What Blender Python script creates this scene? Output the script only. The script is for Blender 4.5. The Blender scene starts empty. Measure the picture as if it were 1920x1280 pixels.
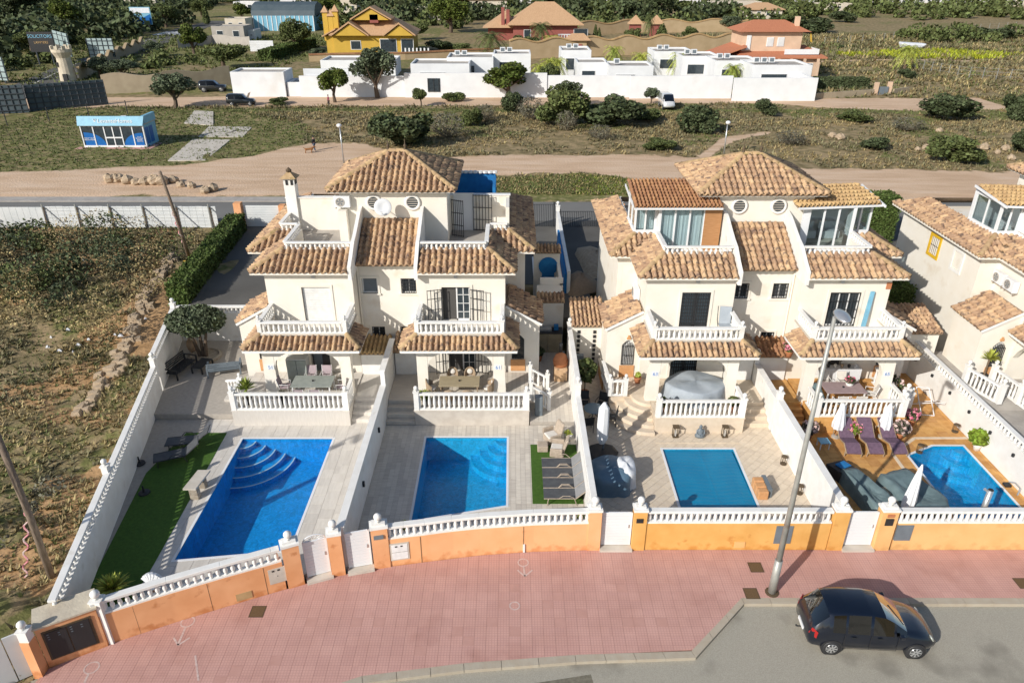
import bpy, bmesh, math, random
import numpy as np
from mathutils import Matrix, Vector
R = math.radians
S = bpy.context.scene
COL = S.collection
rnd = random.Random(7)
# ---------------------------------------------------------------- camera, sky, sun
CAMH = 20.7; PITCH = R(27.4); FPX = 1370.0
cd = bpy.data.cameras.new('camera'); cam = bpy.data.objects.new('camera', cd); COL.objects.link(cam)
cam.location = (0, 0, CAMH); cam.rotation_euler = (R(90) - PITCH, 0, 0)
cd.sensor_width = 36; cd.lens = FPX / 1920 * 36; cd.clip_start = .5; cd.clip_end = 6000
S.camera = cam
W = bpy.data.worlds.new('World'); S.world = W; W.use_nodes = True
wn = W.node_tree.nodes; wl = W.node_tree.links
sky = wn.new('ShaderNodeTexSky'); sky.sky_type = 'NISHITA'; sky.sun_disc = False
sky.sun_elevation = R(29); sky.sun_rotation = R(225)
wl.new(sky.outputs[0], wn['Background'].inputs[0]); wn['Background'].inputs[1].default_value = .12
sl = bpy.data.lights.new('sun', 'SUN'); sl.energy = 4.9; sl.angle = R(.5); sl.color = (1, .955, .88)
so = bpy.data.objects.new('sun', sl); COL.objects.link(so); so.location = (-60, -60, 60)
AZ = R(45)
sd = Vector((math.cos(R(29)) * math.sin(AZ), math.cos(R(29)) * math.cos(AZ), -math.sin(R(29))))
so.rotation_euler = sd.to_track_quat('-Z', 'Y').to_euler()
S.view_settings.view_transform = 'Standard'; S.view_settings.look = 'None'
S.view_settings.gamma = 1; S.view_settings.use_curve_mapping = False; S.view_settings.exposure = -0.04
S.render.resolution_x = 1024; S.render.resolution_y = 682
try:
    S.cycles.max_bounces = 6; S.cycles.transparent_max_bounces = 12
except Exception: pass

_c, _s = math.cos(PITCH), math.sin(PITCH)
def g(px, py, z=1.0):
    'surveyed ground position of a point of the photograph at height z'
    v = (py - 640) / FPX; h = CAMH - z
    D = (h * _c - v * h * _s) / (_s + v * _c); Z = D * _c + h * _s
    return Vector(((px - 960) * Z / FPX, D, z))
def gh(px, py, D):
    'surveyed x, z of a point of the photograph at distance D'
    v = (py - 640) / FPX
    h = (D * _s + v * D * _c) / (_c - v * _s); Z = D * _c + h * _s
    return ((px - 960) * Z / FPX, CAMH - h)

# ---------------------------------------------------------------- objects
WP = {}
def tag(o, label=None, cat=None, group=None, kind=None):
    if label: o['label'] = label
    if cat: o['category'] = cat
    if group: o['group'] = group
    if kind: o['kind'] = kind
    return o
def attach(o, p):
    if p is not None:
        o.parent = p; o.matrix_parent_inverse = Matrix.Translation(-WP.get(p.name, Vector((0, 0, 0))))
def thing(name, label, cat, loc=(0, 0, 0), group=None):
    o = bpy.data.objects.new(name, None); COL.objects.link(o); o.location = loc
    o.empty_display_size = .2; WP[o.name] = Vector(loc)
    return tag(o, label, cat, group)
class MB:
    def __init__(s): s.v = []; s.f = []
    def add(s, v, f):
        n = len(s.v); s.v += [tuple(p) for p in v]; s.f += [tuple(i + n for i in q) for q in f]; return s
    def hexa(s, p):
        return s.add(p, [(0, 3, 2, 1), (4, 5, 6, 7), (0, 1, 5, 4), (1, 2, 6, 5), (2, 3, 7, 6), (3, 0, 4, 7)])
    def box(s, x0, x1, y0, y1, z0, z1):
        x0, x1 = min(x0, x1), max(x0, x1)
        return s.hexa([(x0, y0, z0), (x1, y0, z0), (x1, y1, z0), (x0, y1, z0), (x0, y0, z1), (x1, y0, z1), (x1, y1, z1), (x0, y1, z1)])
    def prism(s, poly, z0, z1):
        n = len(poly)
        v = [(p[0], p[1], z0) for p in poly] + [(p[0], p[1], z1) for p in poly]
        return s.add(v, [tuple(range(n))[::-1], tuple(range(n, 2 * n))] + [(i, (i + 1) % n, n + (i + 1) % n, n + i) for i in range(n)])
    def ext(s, pts, vec):
        n = len(pts); vec = Vector(vec); pts = [Vector(p) for p in pts]
        return s.add(pts + [p + vec for p in pts], [tuple(range(n))[::-1], tuple(range(n, 2 * n))] + [(i, (i + 1) % n, n + (i + 1) % n, n + i) for i in range(n)])
    def beam(s, a, b, w, h, up=(0, 0, 1)):
        a = Vector(a); b = Vector(b); d = (b - a).normalized(); up = Vector(up)
        if abs(d.dot(up)) > .99: up = Vector((0, 1, 0))
        sx = d.cross(up).normalized() * (w / 2); u = sx.cross(d).normalized() * (h / 2)
        return s.hexa([a - sx - u, a + sx - u, b + sx - u, b - sx - u, a - sx + u, a + sx + u, b + sx + u, b - sx + u])
    def tube(s, pts, r, n=8, r1=None, cap=True):
        pts = [Vector(p) for p in pts]; m = len(pts); rs = r if isinstance(r, (list, tuple)) else [r + ((r1 if r1 is not None else r) - r) * i / max(1, m - 1) for i in range(m)]
        V = []; up = Vector((0, 0, 1))
        for i, p in enumerate(pts):
            d = (pts[min(i + 1, m - 1)] - pts[max(i - 1, 0)]).normalized()
            ref = up if abs(d.dot(up)) < .9 else Vector((1, 0, 0))
            a = d.cross(ref).normalized(); b = d.cross(a)
            V += [p + (a * math.cos(2 * math.pi * k / n) + b * math.sin(2 * math.pi * k / n)) * rs[i] for k in range(n)]
        F = [(i * n + k, i * n + (k + 1) % n, (i + 1) * n + (k + 1) % n, (i + 1) * n + k) for i in range(m - 1) for k in range(n)]
        if cap: F += [tuple(range(n)), tuple(range((m - 1) * n, m * n))]
        return s.add(V, F)
    def lathe(s, prof, c=(0, 0, 0), n=10, sx=1, sy=1, cap=True):
        V = []; F = []
        for r, z in prof: V += [(c[0] + r * sx * math.cos(2 * math.pi * k / n), c[1] + r * sy * math.sin(2 * math.pi * k / n), c[2] + z) for k in range(n)]
        m = len(prof)
        F = [(i * n + k, i * n + (k + 1) % n, (i + 1) * n + (k + 1) % n, (i + 1) * n + k) for i in range(m - 1) for k in range(n)]
        return s.add(V, F + ([tuple(range(n)), tuple(range((m - 1) * n, m * n))] if cap else []))
    def ball(s, c, r, n=10, sz=1.0):
        return s.lathe([(max(.001, r * math.sin(math.pi * i / 6)), -r * sz * math.cos(math.pi * i / 6)) for i in range(7)], c, n)
    def xf(s, M): s.v = [tuple(M @ Vector(p)) for p in s.v]; return s
    def mesh(s, name, m, smooth=False, fixn=True):
        me = bpy.data.meshes.new(name); me.from_pydata(s.v, [], s.f)
        if fixn:
            b = bmesh.new(); b.from_mesh(me); bmesh.ops.recalc_face_normals(b, faces=b.faces); b.to_mesh(me); b.free()
        if smooth:
            me.polygons.foreach_set('use_smooth', [True] * len(me.polygons))
        if m: me.materials.append(m)
        return me
    def build(s, name, m, parent=None, smooth=False, label=None, cat=None, group=None, kind=None, bevel=0):
        o = bpy.data.objects.new(name, s.mesh(name, m, smooth)); COL.objects.link(o); attach(o, parent)
        if bevel:
            b = o.modifiers.new('edge', 'BEVEL'); b.width = bevel; b.segments = 2; b.limit_method = 'ANGLE'
        return tag(o, label, cat, group, kind)
def inst(mesh, name, parent, loc=(0, 0, 0), rz=0, sc=1, M=None):
    o = bpy.data.objects.new(name, mesh); COL.objects.link(o); attach(o, parent)
    if M is not None: o.matrix_basis = M
    else:
        o.location = loc; o.rotation_euler = (0, 0, rz); o.scale = sc if isinstance(sc, (tuple, list)) else (sc, sc, sc)
    return o
def dup(root, loc, rz=0, label=None, sc=None, group=None):
    r = root.copy(); COL.objects.link(r); r.location = loc; r.rotation_euler = (0, 0, rz)
    if sc: r.scale = sc if isinstance(sc, (tuple, list)) else (sc, sc, sc)
    if label: r['label'] = label
    if group: r['group'] = group
    for ch in list(root.children):
        c = ch.copy(); COL.objects.link(c); mi = ch.matrix_parent_inverse.copy(); c.parent = r; c.matrix_parent_inverse = mi
        for q in ch.children:
            d = q.copy(); COL.objects.link(d); mi = q.matrix_parent_inverse.copy(); d.parent = c; d.matrix_parent_inverse = mi
    return r
class Proto:
    'builds a thing once at the origin, then hands out the thing itself and copies of it'
    def __init__(s, fn): s.fn = fn; s.o = None
    def __call__(s, loc, rz=0, label=None, sc=None, group=None):
        if s.o is None:
            s.o = s.fn(); o = s.o; o.location = loc; o.rotation_euler = (0, 0, rz)
            if sc: o.scale = sc if isinstance(sc, (tuple, list)) else (sc, sc, sc)
            if label: o['label'] = label
            if group: o['group'] = group
            return o
        return dup(s.o, loc, rz, label, sc, group)

# ---------------------------------------------------------------- materials
MATS = {}
def mat(name, col, col2=None, scale=3.0, rough=.85, bump=0.0, bscale=None, metal=0, island=0.0, detail=5, stretch=None, spec=.35, stain=None, obj=False):
    'noise-mottled surface; island = per-piece lightness variation; stain=(colour, scale, threshold)'
    if name in MATS: return MATS[name]
    m = bpy.data.materials.new(name); m.use_nodes = True; n = m.node_tree.nodes; l = m.node_tree.links
    b = n['Principled BSDF']; b.inputs['Roughness'].default_value = rough; b.inputs['Metallic'].default_value = metal
    b.inputs['Specular IOR Level'].default_value = spec
    geo = n.new('ShaderNodeNewGeometry'); pos = geo.outputs['Position']
    if stretch:
        mp = n.new('ShaderNodeMapping'); mp.inputs['Scale'].default_value = stretch; l.new(pos, mp.inputs['Vector']); pos = mp.outputs[0]
    t = n.new('ShaderNodeTexNoise'); t.inputs['Scale'].default_value = scale; t.inputs['Detail'].default_value = detail; l.new(pos, t.inputs['Vector'])
    c2 = col2 or tuple(x * .86 for x in col)
    mx = n.new('ShaderNodeMix'); mx.data_type = 'RGBA'; mx.inputs['A'].default_value = (*c2, 1); mx.inputs['B'].default_value = (*col, 1)
    rm = n.new('ShaderNodeMapRange'); rm.inputs[1].default_value = .35; rm.inputs[2].default_value = .65; l.new(t.outputs[0], rm.inputs[0]); l.new(rm.outputs[0], mx.inputs['Factor'])
    out = mx.outputs['Result']
    if stain:
        t2 = n.new('ShaderNodeTexNoise'); t2.inputs['Scale'].default_value = stain[1]; t2.inputs['Detail'].default_value = 4; l.new(geo.outputs['Position'], t2.inputs['Vector'])
        r2 = n.new('ShaderNodeMapRange'); r2.inputs[1].default_value = stain[2]; r2.inputs[2].default_value = stain[2] + (stain[3] if len(stain) > 3 else .12); l.new(t2.outputs[0], r2.inputs[0])
        m2 = n.new('ShaderNodeMix'); m2.data_type = 'RGBA'; m2.inputs['B'].default_value = (*stain[0], 1); l.new(out, m2.inputs['A']); l.new(r2.outputs[0], m2.inputs['Factor']); out = m2.outputs['Result']
    if island:
        oi = n.new('ShaderNodeObjectInfo'); ad = n.new('ShaderNodeMath'); l.new(geo.outputs['Random Per Island'], ad.inputs[0]); l.new(oi.outputs['Random'], ad.inputs[1])
        fr = n.new('ShaderNodeMath'); fr.operation = 'FRACT'; l.new(ad.outputs[0], fr.inputs[0])
        mr = n.new('ShaderNodeMapRange'); mr.inputs[3].default_value = 1 - island; mr.inputs[4].default_value = 1 + island; l.new(fr.outputs[0], mr.inputs[0])
        hs = n.new('ShaderNodeHueSaturation'); l.new(out, hs.inputs['Color']); l.new(mr.outputs[0], hs.inputs['Value'])
        mh = n.new('ShaderNodeMapRange'); mh.inputs[3].default_value = .5 - island * .03; mh.inputs[4].default_value = .5 + island * .03; l.new(fr.outputs[0], mh.inputs[0]); l.new(mh.outputs[0], hs.inputs['Hue'])
        out = hs.outputs['Color']
    l.new(out, b.inputs['Base Color'])
    if bump:
        t3 = n.new('ShaderNodeTexNoise'); t3.inputs['Scale'].default_value = bscale or scale * 6; t3.inputs['Detail'].default_value = 6; l.new(geo.outputs['Position'], t3.inputs['Vector'])
        bp = n.new('ShaderNodeBump'); bp.inputs['Strength'].default_value = bump; bp.inputs['Distance'].default_value = .05; l.new(t3.outputs[0], bp.inputs['Height']); l.new(bp.outputs[0], b.inputs['Normal'])
    MATS[name] = m; return m
M = {}
def dm(k, *a, **kw): M[k] = mat(k, *a, **kw)
dm('cream', (.78, .74, .665), (.75, .70, .61), 1.2, bump=.12, bscale=30, stain=((.64, .55, .43), .9, .60, .22))
dm('white', (.80, .79, .76), (.74, .72, .68), 2.0, bump=.06, bscale=20, stain=((.58, .54, .47), 1.7, .64, .2))
dm('bwhite', (.74, .75, .76), (.68, .69, .70), .6, stain=((.62, .61, .58), .25, .6, .2))
dm('orange', (.78, .40, .20), (.70, .33, .15), 1.0, bump=.15, bscale=25, stain=((.48, .17, .055), 1.6, .62, .12))
dm('orangeL', (.82, .44, .22), (.76, .39, .18), 1.0, bump=.15, bscale=25, stain=((.58, .24, .09), 1.4, .66, .12))
dm('ochre', (.72, .41, .13), (.64, .335, .09), 1.0, bump=.15, bscale=25, stain=((.52, .20, .04), 1.7, .64, .12))
dm('peach', (.78, .47, .20), (.73, .41, .16), 1.0, bump=.15, bscale=25, stain=((.60, .33, .12), 1.2, .66, .15))
dm('tile', (.50, .335, .205), (.37, .235, .14), 5, bump=.3, bscale=22, island=.24, stain=((.17, .115, .085), 3.6, .555, .09))
dm('ridge', (.46, .32, .18), (.38, .26, .14), 5, bump=.3, island=.15, stain=((.30, .22, .10), 3, .58, .08))
dm('tile_brown', (.36, .19, .10), (.30, .15, .07), 5, bump=.2, island=.18)
dm('tile_gold', (.50, .34, .17), (.43, .28, .13), 3, bump=.2, island=.12)
dm('mortar', (.30, .22, .15), None, 6, bump=.3)
dm('deck1', (.62, .58, .525), (.56, .52, .465), 2.2, rough=.6, island=.07, stretch=(6, 1, 1))
dm('deck2', (.64, .585, .505), (.54, .485, .415), 2.5, rough=.6, island=.10, stretch=(1, 9, 1))
dm('deck3', (.66, .56, .44), (.61, .51, .39), 4, rough=.7, island=.06)
dm('deck4', (.62, .34, .12), (.50, .25, .075), 3.0, rough=.7, island=.12, bump=.2)
dm('band', (.72, .60, .45), None, 3)
dm('joint', (.42, .38, .33), None, 6)
dm('joint4', (.36, .19, .075), None, 6)
dm('pave', (.575, .335, .285), (.52, .295, .248), .7, rough=.9, island=.035, bump=.25, bscale=60, stain=((.43, .225, .185), .55, .56, .22))
dm('pavejoint', (.49, .28, .235), None, 5)
dm('kerb', (.43, .38, .30), (.40, .34, .26), 3, bump=.2, island=.06)
dm('concrete', (.42, .39, .35), (.34, .31, .28), 1.5, bump=.2)
dm('concrete_w', (.58, .53, .46), (.50, .45, .38), 1.5, bump=.2)
dm('iron', (.03, .032, .035), None, 5, rough=.5)
dm('brown_iron', (.10, .07, .04), None, 5, rough=.6)
dm('dark', (.03, .03, .032), None, 2, rough=.5)
dm('interior', (.09, .085, .08), None, 2)
dm('shutter', (.76, .76, .74), None, 4, rough=.5)
dm('frame', (.80, .80, .79), None, 6, rough=.4)
dm('darkpane', (.045, .06, .07), (.03, .04, .05), 3, rough=.08, spec=.6)
dm('curtain', (.80, .82, .82), (.60, .64, .66), 1, stretch=(14, 14, .3))
dm('grass', (.065, .145, .018), (.05, .115, .013), 8, bump=.5, bscale=120)
dm('wood', (.42, .22, .10), (.34, .17, .07), 3, stretch=(1, 1, 12))
dm('greywood', (.36, .32, .25), (.28, .25, .19), 6, stretch=(1, 10, 1), island=.1)
dm('polewood', (.26, .20, .15), (.16, .12, .09), 5, stretch=(4, 4, .6), bump=.4)
dm('brick', (.62, .33, .15), (.55, .28, .12), 8, bump=.2)
dm('steel', (.40, .40, .37), (.32, .32, .30), 3, rough=.45, metal=.3, stain=((.28, .22, .17), 1.8, .66, .1))
dm('alu', (.62, .63, .64), None, 3, rough=.3, metal=.7)
dm('cover_grey', (.36, .40, .44), (.29, .33, .37), 1.5, rough=.6, bump=.5, bscale=3)
dm('cover_blue', (.12, .20, .27), (.09, .155, .215), 1.5, rough=.5, bump=.5, bscale=3)
dm('cover_green', (.155, .215, .225), (.115, .165, .175), 2, rough=.5, bump=.6, bscale=4)
dm('cover_white', (.74, .76, .78), None, 2, rough=.7, bump=.3, bscale=4)
dm('sheet', (.66, .67, .66), (.58, .60, .60), 1, rough=.5)
dm('cloth_purple', (.17, .105, .15), (.12, .075, .11), 9, rough=.9)
dm('cloth_lilac', (.36, .27, .27), None, 4)
dm('rattan', (.40, .30, .20), (.32, .23, .15), 12, bump=.4, bscale=60)
dm('wicker', (.46, .38, .30), (.38, .31, .24), 10, bump=.4, bscale=60)
dm('sling', (.09, .095, .10), (.07, .072, .078), 4, rough=.7)
dm('sling_lt', (.27, .27, .27), None, 4, rough=.7)
dm('tabletop', (.33, .36, .33), None, 4, rough=.25)
dm('tabletop_w', (.40, .335, .22), (.34, .28, .18), 3, stretch=(1, 8, 1), rough=.5)
dm('cushion', (.70, .66, .60), None, 5)
dm('pinkfab', (.42, .34, .36), None, 5)
dm('asphalt', (.42, .39, .32), (.34, .312, .255), 34, rough=.95, bump=.5, bscale=60, stain=((.24, .22, .18), .33, .58, .1))
dm('asphalt_d', (.12, .115, .105), (.095, .09, .082), .4, rough=.95, bump=.3, bscale=20)
dm('street_far', (.185, .18, .17), (.16, .155, .145), .3, rough=.95)
dm('paint_w', (.60, .58, .52), (.40, .38, .33), 6, rough=.8)
dm('chalk', (.62, .50, .46), (.50, .35, .31), 12)
dm('manhole', (.16, .10, .05), (.12, .075, .035), 30, bump=.3)
dm('greydoor', (.16, .19, .215), None, 3, rough=.5)
dm('blue', (.02, .19, .45), (.015, .15, .38), 3)
dm('azul', (.02, .17, .50), None, 3, rough=.4)
dm('signblue', (.20, .45, .60), None, 3, rough=.5)
dm('signdeep', (.01, .13, .42), None, 3, rough=.4)
dm('terracotta', (.50, .20, .09), None, 5)
dm('stone', (.40, .35, .28), (.30, .25, .19), 6, bump=.5, island=.1)
dm('rock', (.46, .36, .25), (.36, .27, .18), 4, bump=.6)
dm('castle', (.60, .53, .41), (.50, .43, .33), 1.5, bump=.3)
dm('sandwall', (.40, .33, .23), (.34, .275, .19), .8)
dm('ochrewall', (.46, .345, .21), (.40, .295, .17), .5)
dm('yellow', (.56, .36, .06), (.50, .32, .05), .5)
dm('roof_o', (.52, .33, .19), (.44, .27, .15), 2, stretch=(3, .6, 1))
dm('roof_r', (.48, .19, .10), (.42, .16, .085), 2, stretch=(3, .6, 1))
dm('salmon', (.66, .47, .33), None, .6)
dm('redwall', (.31, .10, .08), None, .6)
dm('roofgrey', (.42, .385, .34), None, .6)
dm('houseW', (.74, .73, .72), None, .6)
dm('houseC', (.62, .55, .45), None, .6)
dm('glassgrey', (.20, .27, .31), None, 1, rough=.2)
dm('bb_back', (.075, .10, .115), (.06, .085, .10), .5, rough=.6)
dm('bb_lt', (.34, .42, .42), (.28, .36, .36), .6, rough=.6)
dm('bb_rib', (.05, .06, .07), None, 1)
dm('bark', (.14, .10, .07), (.09, .065, .045), 6, bump=.5)
dm('palmtrunk', (.20, .14, .09), (.13, .09, .06), 8, bump=.6)
dm('skin', (.45, .27, .19), None, 6, rough=.6)
dm('jacket', (.025, .028, .035), None, 6)
dm('jeans', (.10, .14, .20), None, 6)
dm('pinkjacket', (.30, .06, .10), None, 6)
dm('dogfur', (.25, .11, .04), None, 12)
dm('pink', (.70, .25, .28), (.6, .5, .45), 4)
dm('flowerpink', (.62, .10, .22), (.75, .40, .42), 8)
dm('flowerwhite', (.70, .52, .48), (.6, .42, .38), 8)
dm('boatwhite', (.72, .74, .78), None, 2)
def leaf(k, col, col2, isl=.5):
    m = mat(k, col, col2, .35, rough=.7, island=isl, spec=.2)
    M[k] = m
leaf('leaf_dark', (.085, .105, .048), (.055, .07, .03))
leaf('leaf_mid', (.125, .145, .05), (.085, .105, .035))
leaf('leaf_olive', (.125, .15, .085), (.085, .105, .06))
leaf('leaf_pine', (.11, .135, .025), (.075, .10, .02))
leaf('leaf_hedge', (.085, .12, .03), (.06, .085, .022))
leaf('leaf_bright', (.19, .26, .03), (.13, .19, .025))
leaf('leaf_yucca', (.42, .43, .08), (.26, .31, .06))
leaf('leaf_dry', (.22, .18, .12), (.16, .13, .09))
leaf('leaf_grey', (.155, .145, .105), (.115, .11, .08))
leaf('tuft_dry', (.37, .29, .145), (.27, .21, .10), .4)
leaf('tuft_grey', (.215, .19, .105), (.155, .14, .075), .4)
leaf('tuft_green', (.16, .18, .06), (.11, .13, .045), .35)
leaf('tuft_bright', (.20, .24, .03), (.15, .19, .025), .4)
leaf('flower_yellow', (.40, .42, .03), (.26, .30, .03), .3)
leaf('stalk', (.12, .18, .07), (.09, .14, .05))

def brickmat(name, c1, c2, mortar, w, h, scale, rough=.8, msz=.02, bump=.2, offset=0.0, wob=.0):
    m = bpy.data.materials.new(name); m.use_nodes = True; n = m.node_tree.nodes; l = m.node_tree.links; b = n['Principled BSDF']; b.inputs['Roughness'].default_value = rough
    geo = n.new('ShaderNodeNewGeometry'); br = n.new('ShaderNodeTexBrick'); br.offset = offset
    br.inputs['Scale'].default_value = scale; br.inputs['Brick Width'].default_value = w; br.inputs['Row Height'].default_value = h; br.inputs['Mortar Size'].default_value = msz
    br.inputs['Color1'].default_value = (*c1, 1); br.inputs['Color2'].default_value = (*c2, 1); br.inputs['Mortar'].default_value = (*mortar, 1)
    l.new(geo.outputs['Position'], br.inputs['Vector']); l.new(br.outputs['Color'], b.inputs['Base Color'])
    if bump:
        bp = n.new('ShaderNodeBump'); bp.inputs['Strength'].default_value = bump; bp.inputs['Distance'].default_value = .01; l.new(br.outputs['Fac'], bp.inputs['Height']); bp.invert = True; l.new(bp.outputs[0], b.inputs['Normal'])
    M[name] = m; return m
brickmat('mosaic', (.004, .20, .52), (.006, .25, .60), (.02, .33, .64), .06, .06, 1, .3, .004, 0)
brickmat('mosaic2', (.003, .25, .50), (.005, .30, .56), (.02, .36, .60), .06, .06, 1, .3, .004, 0)
def base_dirt(k, col):
    'splash stains along the foot of a rendered wall'
    m = M[k]; n = m.node_tree.nodes; l = m.node_tree.links; b = n['Principled BSDF']; geo = n.new('ShaderNodeNewGeometry'); sp = n.new('ShaderNodeSeparateXYZ'); l.new(geo.outputs['Position'], sp.inputs[0])
    t = n.new('ShaderNodeTexNoise'); t.inputs['Scale'].default_value = 2.6; t.inputs['Detail'].default_value = 6; l.new(geo.outputs['Position'], t.inputs['Vector'])
    a = n.new('ShaderNodeMath'); a.operation = 'MULTIPLY_ADD'; a.inputs[1].default_value = -.55; l.new(sp.outputs[2], a.inputs[0]); l.new(t.outputs[0], a.inputs[2])
    r = n.new('ShaderNodeMapRange'); r.inputs[1].default_value = .38; r.inputs[2].default_value = .56; r.inputs[4].default_value = .85; l.new(a.outputs[0], r.inputs[0])
    old = b.inputs['Base Color'].links[0].from_socket; x = n.new('ShaderNodeMix'); x.data_type = 'RGBA'; x.inputs['B'].default_value = (*col, 1); l.new(old, x.inputs['A']); l.new(r.outputs[0], x.inputs['Factor']); l.new(x.outputs['Result'], b.inputs['Base Color'])
for k_, c_k in (('orange', (.52, .20, .07)), ('orangeL', (.62, .26, .10)), ('ochre', (.55, .24, .05)), ('peach', (.60, .34, .13))): base_dirt(k_, c_k)
def add_pave_grooves():
    'fine four by four groove pattern on the pavement slabs'
    m = M['pave']; n = m.node_tree.nodes; l = m.node_tree.links; b = n['Principled BSDF']
    geo = n.new('ShaderNodeNewGeometry'); br = n.new('ShaderNodeTexBrick'); br.offset = 0
    br.inputs['Scale'].default_value = 1; br.inputs['Brick Width'].default_value = .1; br.inputs['Row Height'].default_value = .1; br.inputs['Mortar Size'].default_value = .012; br.inputs['Mortar Smooth'].default_value = .4
    l.new(geo.outputs['Position'], br.inputs['Vector'])
    old = b.inputs['Base Color'].links[0].from_socket; mx = n.new('ShaderNodeMix'); mx.data_type = 'RGBA'; mx.blend_type = 'MULTIPLY'
    l.new(old, mx.inputs['A']); mx.inputs['B'].default_value = (.84, .82, .84, 1); l.new(br.outputs['Fac'], mx.inputs['Factor']); l.new(mx.outputs['Result'], b.inputs['Base Color'])
add_pave_grooves()
def water_mat(name, tint, bump=.25, bs=2.2):
    m = bpy.data.materials.new(name); m.use_nodes = True; n = m.node_tree.nodes; l = m.node_tree.links; n.remove(n['Principled BSDF'])
    tr = n.new('ShaderNodeBsdfTransparent'); tr.inputs[0].default_value = (*tint, 1); gl = n.new('ShaderNodeBsdfGlossy'); gl.inputs['Roughness'].default_value = .02
    lw = n.new('ShaderNodeLayerWeight'); lw.inputs[0].default_value = .5; fr = n.new('ShaderNodeMath'); fr.operation = 'POWER'; fr.inputs[1].default_value = 4.5; l.new(lw.outputs['Facing'], fr.inputs[0]); mx = n.new('ShaderNodeMixShader')
    geo = n.new('ShaderNodeNewGeometry'); t = n.new('ShaderNodeTexNoise'); t.inputs['Scale'].default_value = bs; t.inputs['Detail'].default_value = 3; t.inputs['Distortion'].default_value = .8; l.new(geo.outputs['Position'], t.inputs['Vector'])
    bp = n.new('ShaderNodeBump'); bp.inputs['Strength'].default_value = bump; bp.inputs['Distance'].default_value = .12; l.new(t.outputs[0], bp.inputs['Height']); l.new(bp.outputs[0], gl.inputs['Normal']); l.new(bp.outputs[0], lw.inputs['Normal'])
    l.new(fr.outputs[0], mx.inputs[0]); l.new(tr.outputs[0], mx.inputs[1]); l.new(gl.outputs[0], mx.inputs[2]); l.new(mx.outputs[0], n['Material Output'].inputs[0])
    M[name] = m
water_mat('water', (.80, .95, .99), .35)
def glass_mat(name, tint, mixf=.35):
    m = bpy.data.materials.new(name); m.use_nodes = True; n = m.node_tree.nodes; l = m.node_tree.links; n.remove(n['Principled BSDF'])
    tr = n.new('ShaderNodeBsdfTransparent'); tr.inputs[0].default_value = (*tint, 1); gl = n.new('ShaderNodeBsdfGlossy'); gl.inputs['Roughness'].default_value = .03
    fr = n.new('ShaderNodeLayerWeight'); fr.inputs[0].default_value = mixf; mx = n.new('ShaderNodeMixShader')
    l.new(fr.outputs['Facing'], mx.inputs[0]); l.new(tr.outputs[0], mx.inputs[1]); l.new(gl.outputs[0], mx.inputs[2]); l.new(mx.outputs[0], n['Material Output'].inputs[0]); M[name] = m
glass_mat('glass', (.86, .92, .93), .25); glass_mat('carglass', (.08, .11, .11), .4)
def mosaic_caustics():
    'mild caustic light ripples painted into the mosaic colour'
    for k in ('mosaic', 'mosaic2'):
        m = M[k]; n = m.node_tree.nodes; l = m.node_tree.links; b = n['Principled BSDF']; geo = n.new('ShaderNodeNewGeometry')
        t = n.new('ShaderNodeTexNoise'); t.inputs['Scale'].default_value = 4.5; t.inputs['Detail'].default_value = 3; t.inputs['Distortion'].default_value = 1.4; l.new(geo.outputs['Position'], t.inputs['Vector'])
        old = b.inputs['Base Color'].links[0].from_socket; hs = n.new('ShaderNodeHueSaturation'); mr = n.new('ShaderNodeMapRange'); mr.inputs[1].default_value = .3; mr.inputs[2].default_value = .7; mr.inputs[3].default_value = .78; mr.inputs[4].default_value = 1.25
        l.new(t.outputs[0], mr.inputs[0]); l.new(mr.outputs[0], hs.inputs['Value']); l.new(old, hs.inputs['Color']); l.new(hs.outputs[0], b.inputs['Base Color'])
mosaic_caustics()
def paint_mat(name, col):
    m = bpy.data.materials.new(name); m.use_nodes = True; b = m.node_tree.nodes['Principled BSDF']; b.inputs['Base Color'].default_value = (*col, 1)
    b.inputs['Roughness'].default_value = .35; b.inputs['Coat Weight'].default_value = 1; b.inputs['Coat Roughness'].default_value = .04; b.inputs['Metallic'].default_value = .3; M[name] = m
paint_mat('carpaint', (.003, .007, .018)); paint_mat('carpaint2', (.012, .016, .02)); paint_mat('vanwhite', (.7, .7, .7)); paint_mat('taillight', (.45, .01, .01)); paint_mat('headlight', (.45, .47, .42))
# ================================================================ polygons and paving
def clip(poly, a, b, keep_left=True):
    out = []; n = len(poly)
    def sd_(p): v = (b[0] - a[0]) * (p[1] - a[1]) - (b[1] - a[1]) * (p[0] - a[0]); return v if keep_left else -v
    for i in range(n):
        p, q = poly[i], poly[(i + 1) % n]; sp, sq = sd_(p), sd_(q)
        if sp >= 0: out.append(p)
        if (sp > 1e-9 and sq < -1e-9) or (sp < -1e-9 and sq > 1e-9):
            t = sp / (sp - sq); out.append((p[0] + (q[0] - p[0]) * t, p[1] + (q[1] - p[1]) * t))
    return out
def area(p): return .5 * sum(p[i][0] * p[(i + 1) % len(p)][1] - p[(i + 1) % len(p)][0] * p[i][1] for i in range(len(p)))
def ccw(p): return list(p) if area(p) > 0 else list(p)[::-1]
def inter(poly, reg):
    for i in range(len(reg)):
        if len(poly) < 3: return []
        poly = clip(poly, reg[i], reg[(i + 1) % len(reg)])
    return poly if len(poly) > 2 and area(poly) > 1e-4 else []
def subtract(polys, hole):
    res = []
    for p in polys:
        cur = p
        for i in range(len(hole)):
            if len(cur) < 3: break
            o = clip(cur, hole[i], hole[(i + 1) % len(hole)], False)
            if len(o) > 2 and abs(area(o)) > 1e-4: res.append(o)
            cur = clip(cur, hole[i], hole[(i + 1) % len(hole)])
    return res
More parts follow.
